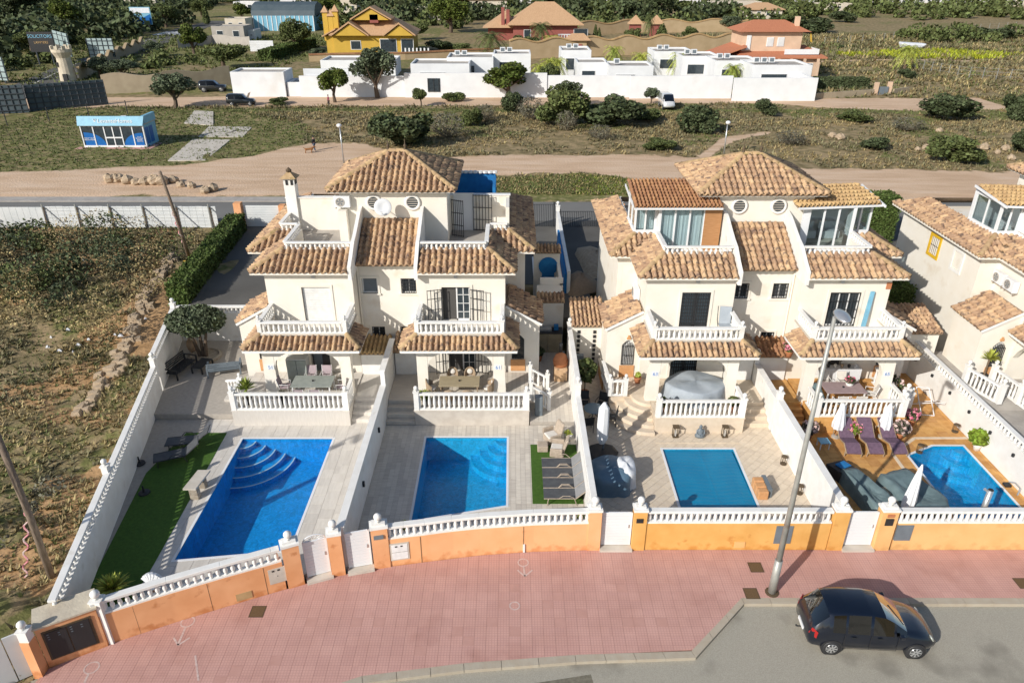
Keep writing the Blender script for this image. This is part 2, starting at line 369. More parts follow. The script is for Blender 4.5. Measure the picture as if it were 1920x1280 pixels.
def pave(name, piece, regions, holes, w, l, z, matp, matj, gap=.012, ang=0, base=.3, stagger=0, limit=300, parent=None, jit=.002, org=(0, 0)):
    regions = [ccw(r) for r in regions]; holes = [ccw(h) for h in holes]
    holes = [[(p[0] + (.03 if p[0] > sum(q[0] for q in h) / len(h) else -.03), p[1] + (.03 if p[1] > sum(q[1] for q in h) / len(h) else -.03)) for p in h] for h in holes]
    b = MB(); nb = 0
    for r in regions:
        ps = [r]
        for h in holes: ps = subtract(ps, h)
        for p in ps: b.prism(p, z - base, z - .012)
    root = b.build(name, matj, parent, kind='structure' if parent is None else None)
    allx = [p[0] for r in regions for p in r]; ally = [p[1] for r in regions for p in r]
    cx, cy = (min(allx) + max(allx)) / 2, (min(ally) + max(ally)) / 2; rad = math.hypot(max(allx) - min(allx), max(ally) - min(ally)) / 2 + 1
    ca, sa = math.cos(ang), math.sin(ang); full = []; st = MB()
    n1 = int(rad / w) + 1; n2 = int(rad / l) + 1
    for i in range(-n1, n1 + 1):
        for j in range(-n2, n2 + 1):
            ox = (i + .5) * w; oy = (j + .5) * l + (stagger * l * (i % 2))
            cell = [(-w / 2 + gap / 2, -l / 2 + gap / 2), (w / 2 - gap / 2, -l / 2 + gap / 2), (w / 2 - gap / 2, l / 2 - gap / 2), (-w / 2 + gap / 2, l / 2 - gap / 2)]
            ctr = (cx + org[0] + ox * ca - oy * sa, cy + org[1] + ox * sa + oy * ca)
            poly = [(ctr[0] + x * ca - y * sa, ctr[1] + x * sa + y * ca) for x, y in cell]
            A0 = area(poly)
            for r in regions:
                p = inter(poly, r)
                if not p: continue
                ps = [p]
                for h in holes: ps = subtract(ps, h) if inter(p, h) else ps
                if len(ps) == 1 and abs(area(ps[0]) - A0) < 1e-4: full.append(ctr)
                else:
                    for q in ps: st.prism(q, z - .02, z)
    full.sort(key=lambda c: c[0] ** 2 + c[1] ** 2 if abs(c[0]) < c[1] * .72 else 1e6)
    tile = MB().box(-w / 2 + gap / 2, w / 2 - gap / 2, -l / 2 + gap / 2, l / 2 - gap / 2, -.02, 0).mesh(piece, matp)
    tile2 = tile.copy(); tile2.materials[0] = mat('pave_old', (.52, .295, .25), (.485, .27, .225), 2, bump=.3, bscale=60) if piece == 'paving_slab' else matp
    for k, c in enumerate(full):
        dz = rnd.uniform(-jit, jit)
        if k < limit:
            o = bpy.data.objects.new(piece, tile2 if rnd.random() < .05 else tile); COL.objects.link(o); attach(o, root); o.location = (c[0], c[1], z + dz); o.rotation_euler = (rnd.uniform(-.003, .003), rnd.uniform(-.003, .003), ang)
        else:
            pts = [(c[0] + x * ca - y * sa, c[1] + x * sa + y * ca) for x, y in [(-w / 2 + gap / 2, -l / 2 + gap / 2), (w / 2 - gap / 2, -l / 2 + gap / 2), (w / 2 - gap / 2, l / 2 - gap / 2), (-w / 2 + gap / 2, l / 2 - gap / 2)]]
            st.prism(pts, z - .02, z + dz)
    if st.v: st.build(piece + '_rest', matp, root, kind='stuff')
    return root

# ================================================================ terrain
WLX = lambda y: -15.1 - (y - 17.2) * .222          # left boundary wall line
FW = [(-15.35, 16.45), (-14.6, 16.95), (-13.76, 17.47), (-11.89, 18.4), (-10.3, 19.12), (-8.71, 19.81), (-7.82, 20.2), (-6.9, 20.56), (-6.31, 20.69), (-5.1, 21.0), (-4.1, 21.2), (-3.32, 21.33), (-2.3, 21.53), (-1.26, 21.68), (0.84, 21.88), (3.4, 21.98), (40, 21.98)]
def fwy(x):
    for (a, b), (c, d) in zip(FW, FW[1:]):
        if a <= x <= c: return b + (d - b) * (x - a) / (c - a)
    return FW[0][1] if x < FW[0][0] else FW[-1][1]
def smooth(a, b, x): t = np.clip((x - a) / (b - a), 0, 1); return t * t * (3 - 2 * t)
def seg_dist(X, Y, pts):
    d = np.full(X.shape, 1e9)
    for (a, b), (c, e) in zip(pts, pts[1:]):
        vx, vy = c - a, e - b; L = vx * vx + vy * vy; t = np.clip(((X - a) * vx + (Y - b) * vy) / L, 0, 1)
        d = np.minimum(d, np.hypot(X - a - t * vx, Y - b - t * vy))
    return d
rs = np.random.RandomState(3)
def vnoise(X, Y, sc, seed=0):
    r = np.random.RandomState(seed); G = r.rand(64, 64); x = X / sc; y = Y / sc; i = np.floor(x).astype(int); j = np.floor(y).astype(int); fx = x - i; fy = y - j
    fx = fx * fx * (3 - 2 * fx); fy = fy * fy * (3 - 2 * fy); q = lambda a, b: G[a % 64, b % 64]
    return (q(i, j) * (1 - fx) + q(i + 1, j) * fx) * (1 - fy) + (q(i, j + 1) * (1 - fx) + q(i + 1, j + 1) * fx) * fy
def fbm(X, Y, sc, seed=0): return .5 * vnoise(X, Y, sc, seed) + .3 * vnoise(X, Y, sc / 2.3, seed + 1) + .2 * vnoise(X, Y, sc / 5.1, seed + 2)
def zone(X, Y):
    'returns sand, green, lush weights from the plan of the place'
    n = fbm(X, Y, 7, 11); nf = fbm(X, Y, 2.2, 21)
    e = (n - .5) * 5 + (nf - .5) * 3
    sand = np.zeros(X.shape)
    # wide sandy track behind the street
    lo = np.interp(X, [-200, -56, -30, -10, -2, 8, 14, 20, 30, 200], [67.6, 67.6, 67.6, 68, 75.5, 76.5, 74, 69, 67, 67])
    hi = np.interp(X, [-200, -56, -45, -36, -30, -25, -19, -10, 0, 19, 30, 42, 60, 200], [74, 76, 78, 80, 84, 90, 90, 83.5, 84.5, 84.5, 78.5, 77.5, 76, 75])
    sand = np.maximum(sand, smooth(-1.2, 1.2, np.minimum(Y - lo, hi - Y) + e * .5))
    # pale street in front of the white walls
    hi2 = np.interp(X, [-200, -60, -30, 10, 50, 70, 90], [122, 125, 128, 130, 124, 124, 126]); lo2 = np.interp(X, [-200, -75, -62, -30, 0, 20, 40, 48, 60, 90], [112, 112, 116.5, 117, 117.5, 119, 120, 116, 113, 116])
    sand = np.maximum(sand, smooth(-.8, .8, np.minimum(Y - lo2, hi2 - Y) + e * .25) * (X < 76))
    sand = np.maximum(sand, smooth(1.2, .2, seg_dist(X, Y, [(22, 84), (27, 93), (33, 97)]) + e * .2))
    sand = np.maximum(sand, smooth(1.6, .4, seg_dist(X, Y, [(62, 172), (85, 178), (105, 175)]) + e * .2))
    green = smooth(.50, .66, fbm(X, Y, 11, 31)) * .55
    green = np.maximum(green, smooth(-1, 1.5, np.minimum(Y - 66.2, np.interp(X, [-10, -2, 8, 14, 20], [67, 75, 76, 73.5, 67]) - Y) + e * .3) * (X > -12) * (X < 24))
    green = np.maximum(green, smooth(3, 0, np.abs(Y - np.interp(X, [-60, -30, 20, 45, 75], [112, 113.5, 113, 113, 109]))) * (X > -50) * (X < 78) * .9)
    green = np.maximum(green, smooth(40, 30, np.hypot((X + 58), (Y - 88) * 1.2)) * .6)
    green = np.maximum(green, smooth(.2, .6, fbm(X, Y, 9, 41)) * (Y > 128) * (X < -22) * .8)
    return sand, green, e
def height(X, Y):
    z = 1.0 * smooth(36, 48, Y)
    z = z + (fbm(X, Y, 5, 51) - .5) * .35 * smooth(.9, .2, zone(X, Y)[0])
    lot = (X < WLX(Y) - .3) & (Y < 60)
    z = np.where(lot, z * .9 - .35 * smooth(16, 22, Y) * smooth(50, 40, Y) + (fbm(X, Y, 3.1, 61) - .5) * .7, z)
    inside = (X > WLX(Y) - .15) & (X < 60) & (Y > np.array(np.interp(X, [p[0] for p in FW], [p[1] for p in FW])) - .1) & (Y < 46)
    z = np.where(inside, -1.9, z)
    z = np.where((Y >= 44) & (Y < 68) & (X > WLX(np.minimum(Y, 40)) - .3), np.minimum(.96, np.where(inside, -1.9, .96)), z)
    z = np.where((Y < 22) & (~inside) & (X > -17 + (17 - Y) * .4), -.16, z)
    z = np.where((Y > 58.5) & (Y < 68.4), .93, z)
    z = np.where((X < -16) & (Y < 15.3), -.4, z)
    return z
def terrain():
    xs = np.concatenate([np.linspace(-3000, -300, 14), np.linspace(-270, -120, 26), np.linspace(-115, -50, 90), np.linspace(-49.5, 60, 250), np.linspace(61, 130, 80), np.linspace(135, 300, 30), np.linspace(400, 3000, 14)])
    ys = np.concatenate([np.linspace(-300, 4, 14), np.linspace(6, 64, 140), np.linspace(64.5, 135, 170), np.linspace(136, 260, 110), np.linspace(265, 500, 60), np.linspace(550, 5000, 24)])
    X, Y = np.meshgrid(xs, ys); Z = height(X, Y)
    Z = Z + np.where(Y > 300, (Y - 300) * .004, 0)
    nx, ny = len(xs), len(ys); me = bpy.data.meshes.new('ground')
    co = np.stack([X.ravel(), Y.ravel(), Z.ravel()], 1); me.vertices.add(nx * ny); me.vertices.foreach_set('co', co.ravel())
    i = (np.arange(ny - 1)[:, None] * nx + np.arange(nx - 1)[None]).ravel(); q = np.stack([i, i + 1, i + nx + 1, i + nx], 1)
    me.loops.add(q.size); me.loops.foreach_set('vertex_index', q.ravel().astype(np.int32)); me.polygons.add(len(q)); me.polygons.foreach_set('loop_start', np.arange(len(q), dtype=np.int32) * 4)
    me.polygons.foreach_set('use_smooth', np.ones(len(q), bool)); me.update(calc_edges=True)
    sa, gr, e = zone(X, Y); at = me.color_attributes.new('plan', 'FLOAT_COLOR', 'POINT')
    dirt = smooth(.46, .62, fbm(X, Y, 6, 71)) * (X < WLX(Y)) * (Y < 60)
    at.data.foreach_set('color', np.stack([sa.ravel(), gr.ravel(), dirt.ravel(), np.ones(sa.size)], 1).ravel())
    m = bpy.data.materials.new('ground'); m.use_nodes = True; n = m.node_tree.nodes; l = m.node_tree.links; b = n['Principled BSDF']; b.inputs['Roughness'].default_value = .95; b.inputs['Specular IOR Level'].default_value = .1
    geo = n.new('ShaderNodeNewGeometry'); va = n.new('ShaderNodeVertexColor'); va.layer_name = 'plan'; sp = n.new('ShaderNodeSeparateColor'); l.new(va.outputs[0], sp.inputs[0])
    def noise(sc, d=6, st=None):
        t = n.new('ShaderNodeTexNoise'); t.inputs['Scale'].default_value = sc; t.inputs['Detail'].default_value = d
        if st:
            mp = n.new('ShaderNodeMapping'); mp.inputs['Scale'].default_value = st; l.new(geo.outputs['Position'], mp.inputs['Vector']); l.new(mp.outputs[0], t.inputs['Vector'])
        else: l.new(geo.outputs['Position'], t.inputs['Vector'])
        return t.outputs[0]
    def ramp(f, stops):
        r = n.new('ShaderNodeValToRGB'); l.new(f, r.inputs[0]); els = r.color_ramp.elements
        while len(els) < len(stops): els.new(.5)
        for k, (p, c) in zip(els, stops): k.position = p; k.color = (*c, 1)
        return r.outputs[0]
    def mixc(f, a, c):
        x = n.new('ShaderNodeMix'); x.data_type = 'RGBA'; l.new(f, x.inputs['Factor']); l.new(a, x.inputs['A']); l.new(c, x.inputs['B']); return x.outputs['Result']
    dry = ramp(noise(.9), [(.30, (.15, .12, .06)), (.48, (.24, .19, .10)), (.62, (.35, .26, .15)), (.75, (.20, .165, .08))])
    grn = ramp(noise(1.7), [(.32, (.12, .125, .045)), (.55, (.19, .185, .07)), (.72, (.34, .27, .16))])
    snd = ramp(noise(.55, 8, (.35, 1.6, 1)), [(.30, (.50, .345, .225)), (.5, (.59, .42, .285)), (.70, (.65, .485, .35))])
    drt = ramp(noise(1.3), [(.3, (.32, .19, .09)), (.6, (.46, .29, .15))])
    def thr(ch, nz, k=1.2):
        a = n.new('ShaderNodeMath'); a.operation = 'SUBTRACT'; l.new(nz, a.inputs[0]); a.inputs[1].default_value = .5
        ml = n.new('ShaderNodeMath'); ml.operation = 'MULTIPLY_ADD'; l.new(a.outputs[0], ml.inputs[0]); ml.inputs[1].default_value = k; l.new(ch, ml.inputs[2])
        r = n.new('ShaderNodeMapRange'); r.inputs[1].default_value = .38; r.inputs[2].default_value = .62; l.new(ml.outputs[0], r.inputs[0]); return r.outputs[0]
    nz = noise(1.1, 8)
    c = mixc(thr(sp.outputs[1], nz, 2.0), dry, grn); c = mixc(thr(sp.outputs[2], nz, 1.6), c, drt); c = mixc(thr(sp.outputs[0], nz), c, snd)
    l.new(c, b.inputs['Base Color'])
    bp = n.new('ShaderNodeBump'); bp.inputs['Strength'].default_value = .6; bp.inputs['Distance'].default_value = .12; l.new(noise(5, 8), bp.inputs['Height']); l.new(bp.outputs[0], b.inputs['Normal'])
    me.materials.append(m); o = bpy.data.objects.new('ground', me); COL.objects.link(o); tag(o, kind='structure')
terrain()

# ================================================================ street, kerb and pavement in front
KERB = [(-14, 8.5), (-9.5, 13.6), (-7.2, 14.95), (-4.84, 15.92), (-1.58, 16.4), (2.14, 16.73), (6.18, 16.9), (8.45, 19.22), (60, 19.15)]
mb = MB(); mb.prism([(-60, 2), (60, 2), (60, 20.4), (-8.4, 20), (-13.6, 17.6), (-16.4, 15.6), (-60, 9)], -.5, -.13); mb.build('road', M['asphalt'], kind='structure')
mb = MB()
for i in range(9):
    x = 8.2 + i * 3.05
    mb.box(x, x + 1.3, 15.0, 15.11, -.14, -.1262)
mb.build('road_marking', M['paint_w'], kind='structure')
MB().prism([(-2.9, 15.4), (1.2, 16.1), (2.6, 16.35), (2.7, 15.75), (1.9, 15.2), (.4, 14.3), (-3.4, 14.3)], -.14, -.1258).build('road_patch', mat('patch', (.22, .20, .15), (.15, .135, .10), 9, bump=.5, bscale=60), kind='structure')
def strip(pts, w, side=1):
    out = []
    for i, p in enumerate(pts):
        a = Vector(pts[max(0, i - 1)]); b = Vector(pts[min(len(pts) - 1, i + 1)]); d = (b - a).normalized(); out.append((p[0] - d.y * w * side, p[1] + d.x * w * side))
    return out
inner = strip(KERB, .28)
kr = thing('kerb', None, None); kr['kind'] = 'structure'
for i in range(len(KERB) - 1):
    a, b = Vector(KERB[i]), Vector(KERB[i + 1]); c_, d_ = Vector(inner[i]), Vector(inner[i + 1]); n = max(1, int((b - a).length / 1.0))
    for k in range(n):
        gp_ = .008 / (b - a).length; t0, t1 = k / n + gp_, (k + 1) / n - gp_
        mb = MB(); mb.prism([tuple(a.lerp(b, t0)), tuple(a.lerp(b, t1)), tuple(c_.lerp(d_, t1)), tuple(c_.lerp(d_, t0))], -.2, .004 + rnd.uniform(-.004, .004)); mb.build('kerb_stone', M['kerb'], kr)
regs = []
for x0, x1 in zip([-15.35, -14.6, -13.76, -11.89, -10.3, -8.71, -6.9, -5.1, -3.32, -1.26, .84, 3.4, 6.15, 8.4], [-14.6, -13.76, -11.89, -10.3, -8.71, -6.9, -5.1, -3.32, -1.26, .84, 3.4, 6.15, 8.4, 34]):
    f = lambda x: np.interp(x, [p[0] for p in inner], [p[1] for p in inner])
    k0, k1 = (f(x0), f(x1)); 
    regs.append([(x0, k0), (x1, k1), (x1, fwy(x1) - .02), (x0, fwy(x0) - .02)])
regs.append([(-17.4, 8), (-14, 8.6), (-15.35, float(np.interp(-15.35, [p[0] for p in inner], [p[1] for p in inner]))), (-15.35, 16.4)])
pave('pavement', 'paving_slab', regs, [], .4, .4, 0, M['pave'], M['pavejoint'], gap=.006, ang=R(0), base=.18, jit=.0006)
def flat_thing(name, label, cat, draw, m, group=None, kind=None):
    mb = MB(); draw(mb); return mb.build(name, m, None, label=label, cat=cat, group=group, kind=kind)
for nm, (px, py), lab in [('manhole_cover', (483, 1146), 'brown square manhole cover in the pavement below the letterbox wall'), ('manhole_cover', (1417, 1063), 'brown square manhole cover near the ochre wall beside the lamp post'), ('manhole_cover', (1409, 1112), 'brown square manhole cover at the kerb corner by the lamp post'), ('manhole_cover', (1918, 1093), 'brown square manhole cover at the right end of the pavement')]:
    p = g(px, py, 0); r = thing(nm, lab, 'manhole cover', (p.x, p.y, 0), 'manhole covers in the pink pavement')
    MB().box(p.x - .23, p.x + .23, p.y - .23, p.y + .23, -.01, .006).build('lid', M['manhole'], r); f = MB()
    for a in (-1, 1): f.box(p.x - .26, p.x + .26, p.y + a * .245 - .015, p.y + a * .245 + .015, -.01, .009); f.box(p.x + a * .245 - .015, p.x + a * .245 + .015, p.y - .228, p.y + .228, -.01, .009)
    f.build('rim', M['brown_iron'], r)
# chalk marks
def ring_mark(px, py, r, down=0, arrow=False):
    p = g(px, py, 0); mb = MB(); n = 20
    for k in range(n):
        a0, a1 = 2 * math.pi * k / n, 2 * math.pi * (k + 1) / n
        q = lambda a, rr: (p.x + rr * math.cos(a), p.y + rr * math.sin(a))
        mb.prism([q(a0, r), q(a1, r), q(a1, r - .045), q(a0, r - .045)], .0, .0045)
    if down:
        mb.prism([(p.x - .02, p.y - r), (p.x + .05, p.y - r), (p.x + .09, p.y - r - down), (p.x + .02, p.y - r - down)], 0, .0045)
        if arrow:
            t = (p.x + .06, p.y - r - down)
            for s in (-1, 1): mb.beam((t[0], t[1], .002), (t[0] + s * .28, t[1] + .32, .002), .06, .005)
    mb.build('pavement_marking', M['chalk'], kind='structure')
ring_mark(352, 1165, .25, .75, True); ring_mark(172, 1251, .25, .35); ring_mark(981, 1054, .22, .5, True); ring_mark(965, 1135, .2)
mb = MB(); a = g(366, 1228, 0); b_ = g(372, 1275, 0); mb.beam((a.x, a.y, .002), (b_.x, b_.y, .002), .06, .005); mb.build('pavement_marking', M['chalk'], kind='structure')

# ================================================================ walls, balustrades, gates
BAL = MB().lathe([(.062, 0), (.066, .05), (.045, .09), (.074, .28), (.078, .42), (.056, .70), (.045, .86), (.064, .93), (.062, 1)], n=6)
def bal_mesh(h): return MB().add([(x, y, z * h) for x, y, z in BAL.v], BAL.f).mesh('baluster', M['white'], True)
_bm = {}
def ball_post(parent, x, y, z, h, w=.26, name='post', finial=True, m='white'):
    mb = MB(); mb.box(x - w / 2, x + w / 2, y - w / 2, y + w / 2, z, z + h); mb.box(x - w / 2 - .03, x + w / 2 + .03, y - w / 2 - .03, y + w / 2 + .03, z + h, z + h + .05)
    o = mb.build(name, M[m], parent)
    if finial:
        f = MB(); f.lathe([(w * .3, 0), (w * .18, .05), (w * .30, .08)], (x, y, z + h + .05), 10); f.ball((x, y, z + h + .13 + w * .38), w * .46, 10); f.build('ball_finial', M['white'], o, True)
    return o
def balustrade(parent, pts, z, h=.93, sp=.24, rail=.12, w=.2, posts=None, pw=.24, base=.06, zf=None):
    'rails as two meshes, balusters one by one, posts where asked'
    key = round(h - rail - base, 2)
    if key not in _bm: _bm[key] = bal_mesh(key)
    zz = (lambda t: z) if zf is None else zf
    lo, hi = MB(), MB(); L = [0]
    for a, b in zip(pts, pts[1:]): L.append(L[-1] + math.hypot(b[0] - a[0], b[1] - a[1]))
    for i, (a, b) in enumerate(zip(pts, pts[1:])):
        za, zb = zz(L[i]), zz(L[i + 1])
        lo.beam((a[0], a[1], za + base / 2), (b[0], b[1], zb + base / 2), w, base); hi.beam((a[0], a[1], za + h - rail / 2), (b[0], b[1], zb + h - rail / 2), w + .02, rail)
        d = L[i + 1] - L[i]; n = max(1, round(d / sp))
        for k in range(n):
            t = (k + .5) / n; x = a[0] + (b[0] - a[0]) * t; y = a[1] + (b[1] - a[1]) * t
            inst(_bm[key], 'baluster', parent, (x, y, za + (zb - za) * t + base), math.atan2(b[1] - a[1], b[0] - a[0]))
    lo.build('bottom_rail', M['white'], parent); hi.build('top_rail', M['white'], parent, bevel=.015)
    for (x, y, hh) in posts or []: ball_post(parent, x, y, zz(0) if zf is None else hh[1], hh if zf is None else hh[0], pw)
def wall_path(parent, name, pts, z0, z1, w, m, cap=None):
    mb = MB(); n = len(pts); a = strip(pts, w / 2, 1); b = strip(pts, w / 2, -1)
    for i in range(n - 1): mb.prism([b[i], b[i + 1], a[i + 1], a[i]], z0, z1)
    o = mb.build(name, m, parent)
    if cap:
        mb = MB(); a = strip(pts, w / 2 + .04, 1); b = strip(pts, w / 2 + .04, -1)
        for i in range(n - 1): mb.prism([b[i], b[i + 1], a[i + 1], a[i]], z1 + .001, z1 + cap)
        mb.build('coping', M['white'], parent)
    return o
def fwpts(x0, x1):
    pts = [(x0, fwy(x0) + .14)] + [(p[0], p[1] + .14) for p in FW if x0 + .05 < p[0] < x1 - .05] + [(x1, fwy(x1) + .14)]
    out = []
    for a, b in zip(pts, pts[1:]):
        out.append(a)
    return out + [pts[-1]]
def pillar(parent, x, w, h, m, fin=True, d=.42):
    y = fwy(x) + .16; mb = MB(); a = math.atan2(fwy(x + .3) - fwy(x - .3), .6); Mx = Matrix.Translation((x, y, 0)) @ Matrix.Rotation(a, 4, 'Z')
    mb.box(-w / 2, w / 2, -d / 2, d / 2, -.05, h); mb.xf(Mx); o = mb.build('pillar', M[m], parent)
    c = MB().box(-w / 2 - .03, w / 2 + .03, -d / 2 - .03, d / 2 + .03, h, h + .1).box(-w / 2 + .06, w / 2 - .06, -d / 2 + .06, d / 2 - .06, h + .1, h + .2); c.xf(Mx); q = c.build('pillar_cap', M['white'], o)
    if fin:
        f = MB().lathe([(.10, 0), (.06, .06), (.12, .11)], (x, y, h + .2), 12); f.ball((x, y, h + .43), .15, 12); f.build('ball_finial', M['white'], o, True)
def panel_on_wall(parent, name, x, w, z0, z1, m, off=.0, extra=None):
    y = fwy(x); a = math.atan2(fwy(x + .3) - fwy(x - .3), .6); mb = MB(); mb.box(-w / 2, w / 2, -.02 - off, .05, z0, z1)
    if extra: extra(mb)
    mb.xf(Matrix.Translation((x, y, 0)) @ Matrix.Rotation(a, 4, 'Z')); return mb.build(name, M[m], parent)
def front_wall(label, x0, x1, m, pillars, solid=1.32, top=1.92, group='rendered street walls of the villas'):
    r = thing('front_wall', label, 'garden wall', ((x0 + x1) / 2, fwy((x0 + x1) / 2), 0), group)
    wall_path(r, 'wall_body', fwpts(x0, x1), -.1, solid, .28, M[m])
    balustrade(r, fwpts(x0, x1), solid, top - solid, .235, .12, .24, base=.06)
    for (x, w, mm) in pillars: pillar(r, x, w, top + .02, mm)
    return r
w1 = front_wall('orange curved garden wall with white balusters along the leftmost pool', -13.98, -8.45, 'orange', [(-8.12, .6, 'orange')])
w1b = MB()
for x in (-12.9, -10.75, -9.0):   # movement joints, proud strips
    y = fwy(x); w1b.box(x - .008, x + .008, y - .016, y + .02, 0, 1.3)
w1b.build('joint', M['brown_iron'], w1)
ball_post(w1, -13.8, fwy(-13.8) + .16, 0, 1.92, .34)
fr = panel_on_wall(w1, 'meter_door', -8.6, .62, .42, 1.12, 'concrete_w', .012)
for dx in (-.12, .06): panel_on_wall(fr, 'meter_window', -8.6 + dx, .09, .99, 1.06, 'dark', .02)
panel_on_wall(fr, 'handle', -8.6, .03, .74, .77, 'dark', .02)
panel_on_wall(w1, 'service_hatch', -9.75, .55, .10, .42, 'tile_gold', .012)
w2 = front_wall('pale orange curved garden wall with white balusters along the middle pool', -4.75, 3.05, 'orangeL', [(-5.02, .62, 'orange'), (3.22, .5, 'orangeL')])
panel_on_wall(w2, 'letterbox', -5.02, .36, 1.5, 1.66, 'greydoor', .09)
fr = panel_on_wall(w2, 'meter_door_frame', -4.3, .72, .28, 1.12, 'concrete_w', .01); d = panel_on_wall(fr, 'meter_door', -4.3, .6, .34, 1.06, 'frame', .02)
for dx in (-.12, .08): panel_on_wall(fr, 'meter_window', -4.3 + dx, .09, .94, 1.0, 'dark', .026)
panel_on_wall(fr, 'middle_bar', -4.3, .6, .68, .70, 'concrete', .026)
w2b = MB()
for x in (-3.5, .45): y = fwy(x); w2b.box(x - .008, x + .008, y - .016, y + .02, 0, 1.3)
w2b.build('joint', M['brown_iron'], w2)
panel_on_wall(w2, 'white_pipe_stub', .47, .07, .02, .42, 'bwhite', .03)
w3 = front_wall('ochre garden wall with white balusters in front of the covered pool', 5.25, 12.45, 'ochre', [(4.98, .5, 'ochre'), (12.78, .58, 'ochre')])
panel_on_wall(w3, 'letterbox', 4.95, .26, 1.42, 1.62, 'dark', .06)
panel_on_wall(w3, 'meter_door', 10.65, .66, .34, 1.22, 'greydoor', .012); panel_on_wall(w3, 'service_hatch', 9.0, .42, .12, .42, 'peach', .012)
w4 = front_wall('peach garden wall with white balusters at the right end of the street', 15.05, 27, 'peach', [(14.62, .62, 'peach')])
panel_on_wall(w4, 'letterbox', 14.62, .3, 1.3, 1.62, 'dark', .07); panel_on_wall(w4, 'nameplate', 14.62, .26, 1.7, 1.84, 'terracotta', .07)
panel_on_wall(w4, 'meter_door', 15.35, .62, .5, 1.26, 'greydoor', .012)
def gate(label, x0, x1, h, arch=False, z0=.12):
    r = thing('garden_gate', label, 'gate', ((x0 + x1) / 2, fwy((x0 + x1) / 2), 0), 'white gates in the street wall')
    ya, yb = fwy(x0) + .17, fwy(x1) + .17; L = math.hypot(x1 - x0, yb - ya); a = math.atan2(yb - ya, x1 - x0); Mx = Matrix.Translation((x0, ya, 0)) @ Matrix.Rotation(a, 4, 'Z')
    n = 11; hh = (h - z0) / n
    for k in range(n): MB().box(.04, L - .04, -.02, .02, z0 + k * hh + .004, z0 + (k + 1) * hh - .004).xf(Mx).build('slat', M['bwhite'], r)
    f = MB().box(0, .05, -.03, .03, z0, h + .02).box(L - .05, L, -.03, .03, z0, h + .02).box(.05, L - .05, -.03, .03, h, h + .04); f.xf(Mx); f.build('frame', M['bwhite'], r)
    MB().box(L - .14, L - .10, -.05, -.02, 1.0, 1.16).xf(Mx).build('handle', M['alu'], r)
    MB().box(-.05, L + .05, -.32, .25, 0, .1).xf(Mx).build('doorstep', M['concrete_w'], r)
    if arch:
        mb = MB(); c = L / 2; rr = L / 2 - .04; pts = [(c + rr * math.cos(t), 0, h + .04 + rr * .62 * math.sin(t)) for t in np.linspace(0, math.pi, 13)]
        mb.tube(pts, .025, 6)
        for t in np.linspace(.25, math.pi - .25, 6): mb.tube([(c + .15 * math.cos(t), 0, h + .04 + .1 * math.sin(t)), (c + rr * math.cos(t), 0, h + .04 + rr * .62 * math.sin(t))], .015, 5)
        mb.xf(Mx); mb.build('sunburst_arch', M['bwhite'], r, True)
gate('narrow white pedestrian gate topped by a sunburst arch', -7.72, -6.9, 1.75, True)
gp = thing('gate_pillar', 'orange pillar with a white ball between the two left gates', 'pillar', (-6.62, fwy(-6.62), 0)); pillar(gp, -6.62, .5, 1.96, 'orange')
gate('wide white slatted gate between two orange pillars', -6.25, -5.38, 1.8)
gate('white slatted gate between the pale orange wall and the ochre wall', 3.52, 4.70, 1.72)
gate('white slatted gate between the ochre wall and the peach wall', 13.12, 14.28, 1.75)
# meter cabinet block at the left corner
mc = thing('meter_cabinet', 'orange rendered meter cabinet with two dark doors and bare concrete top at the left corner', 'cabinet', (-14.5, 17, 0))
a = math.atan2(.75, 1.3); Mx = Matrix.Translation((-15.3, 16.5, 0)) @ Matrix.Rotation(a, 4, 'Z')
MB().box(0, 1.75, 0, .9, -.1, 1.75).xf(Mx).build('cabinet_body', M['orange'], mc)
MB().box(-.05, 1.8, -.05, .95, 1.752, 1.82).xf(Mx).build('concrete_top', M['castle'], mc)
MB().box(.14, 1.56, -.03, .02, .3, 1.55).xf(Mx).build('steel_frame', M['brown_iron'], mc)
for k in (0, 1):
    d = MB().box(.2 + k * .66, .82 + k * .66, -.05, .0, .36, 1.49).xf(Mx).build('cabinet_door', M['dark'], mc)
    for q in range(5): MB().box(.27 + k * .66 + (q % 2) * .3, .33 + k * .66 + (q % 2) * .3, -.056, -.049, 1.2 + .05 * q, 1.23 + .05 * q).xf(Mx).build('sticker', M['greydoor'], d)
lp = thing('corner_pillar', 'slim orange corner pillar with white finial at the far left of the street wall', 'pillar', (-15.5, 16.5, 0))
MB().box(-15.62, -15.32, 16.15, 16.5, -.1, 1.55).build('shaft', M['orange'], lp); ball_post(lp, -15.47, 16.33, 1.55, .4, .3)
sf = thing('sheet_fence', 'white corrugated sheet fence running off the left corner', 'fence', (-17, 15, 0))
for k in range(14):
    a_ = Vector((-15.7 - k * .42, 16.4 - k * .30)); b_ = Vector((-15.7 - (k + 1) * .42 + .03, 16.4 - (k + 1) * .30 + .02)); MB().beam((a_.x, a_.y, .85), (b_.x, b_.y, .85), .05, 1.9).build('sheet', M['sheet'], sf)

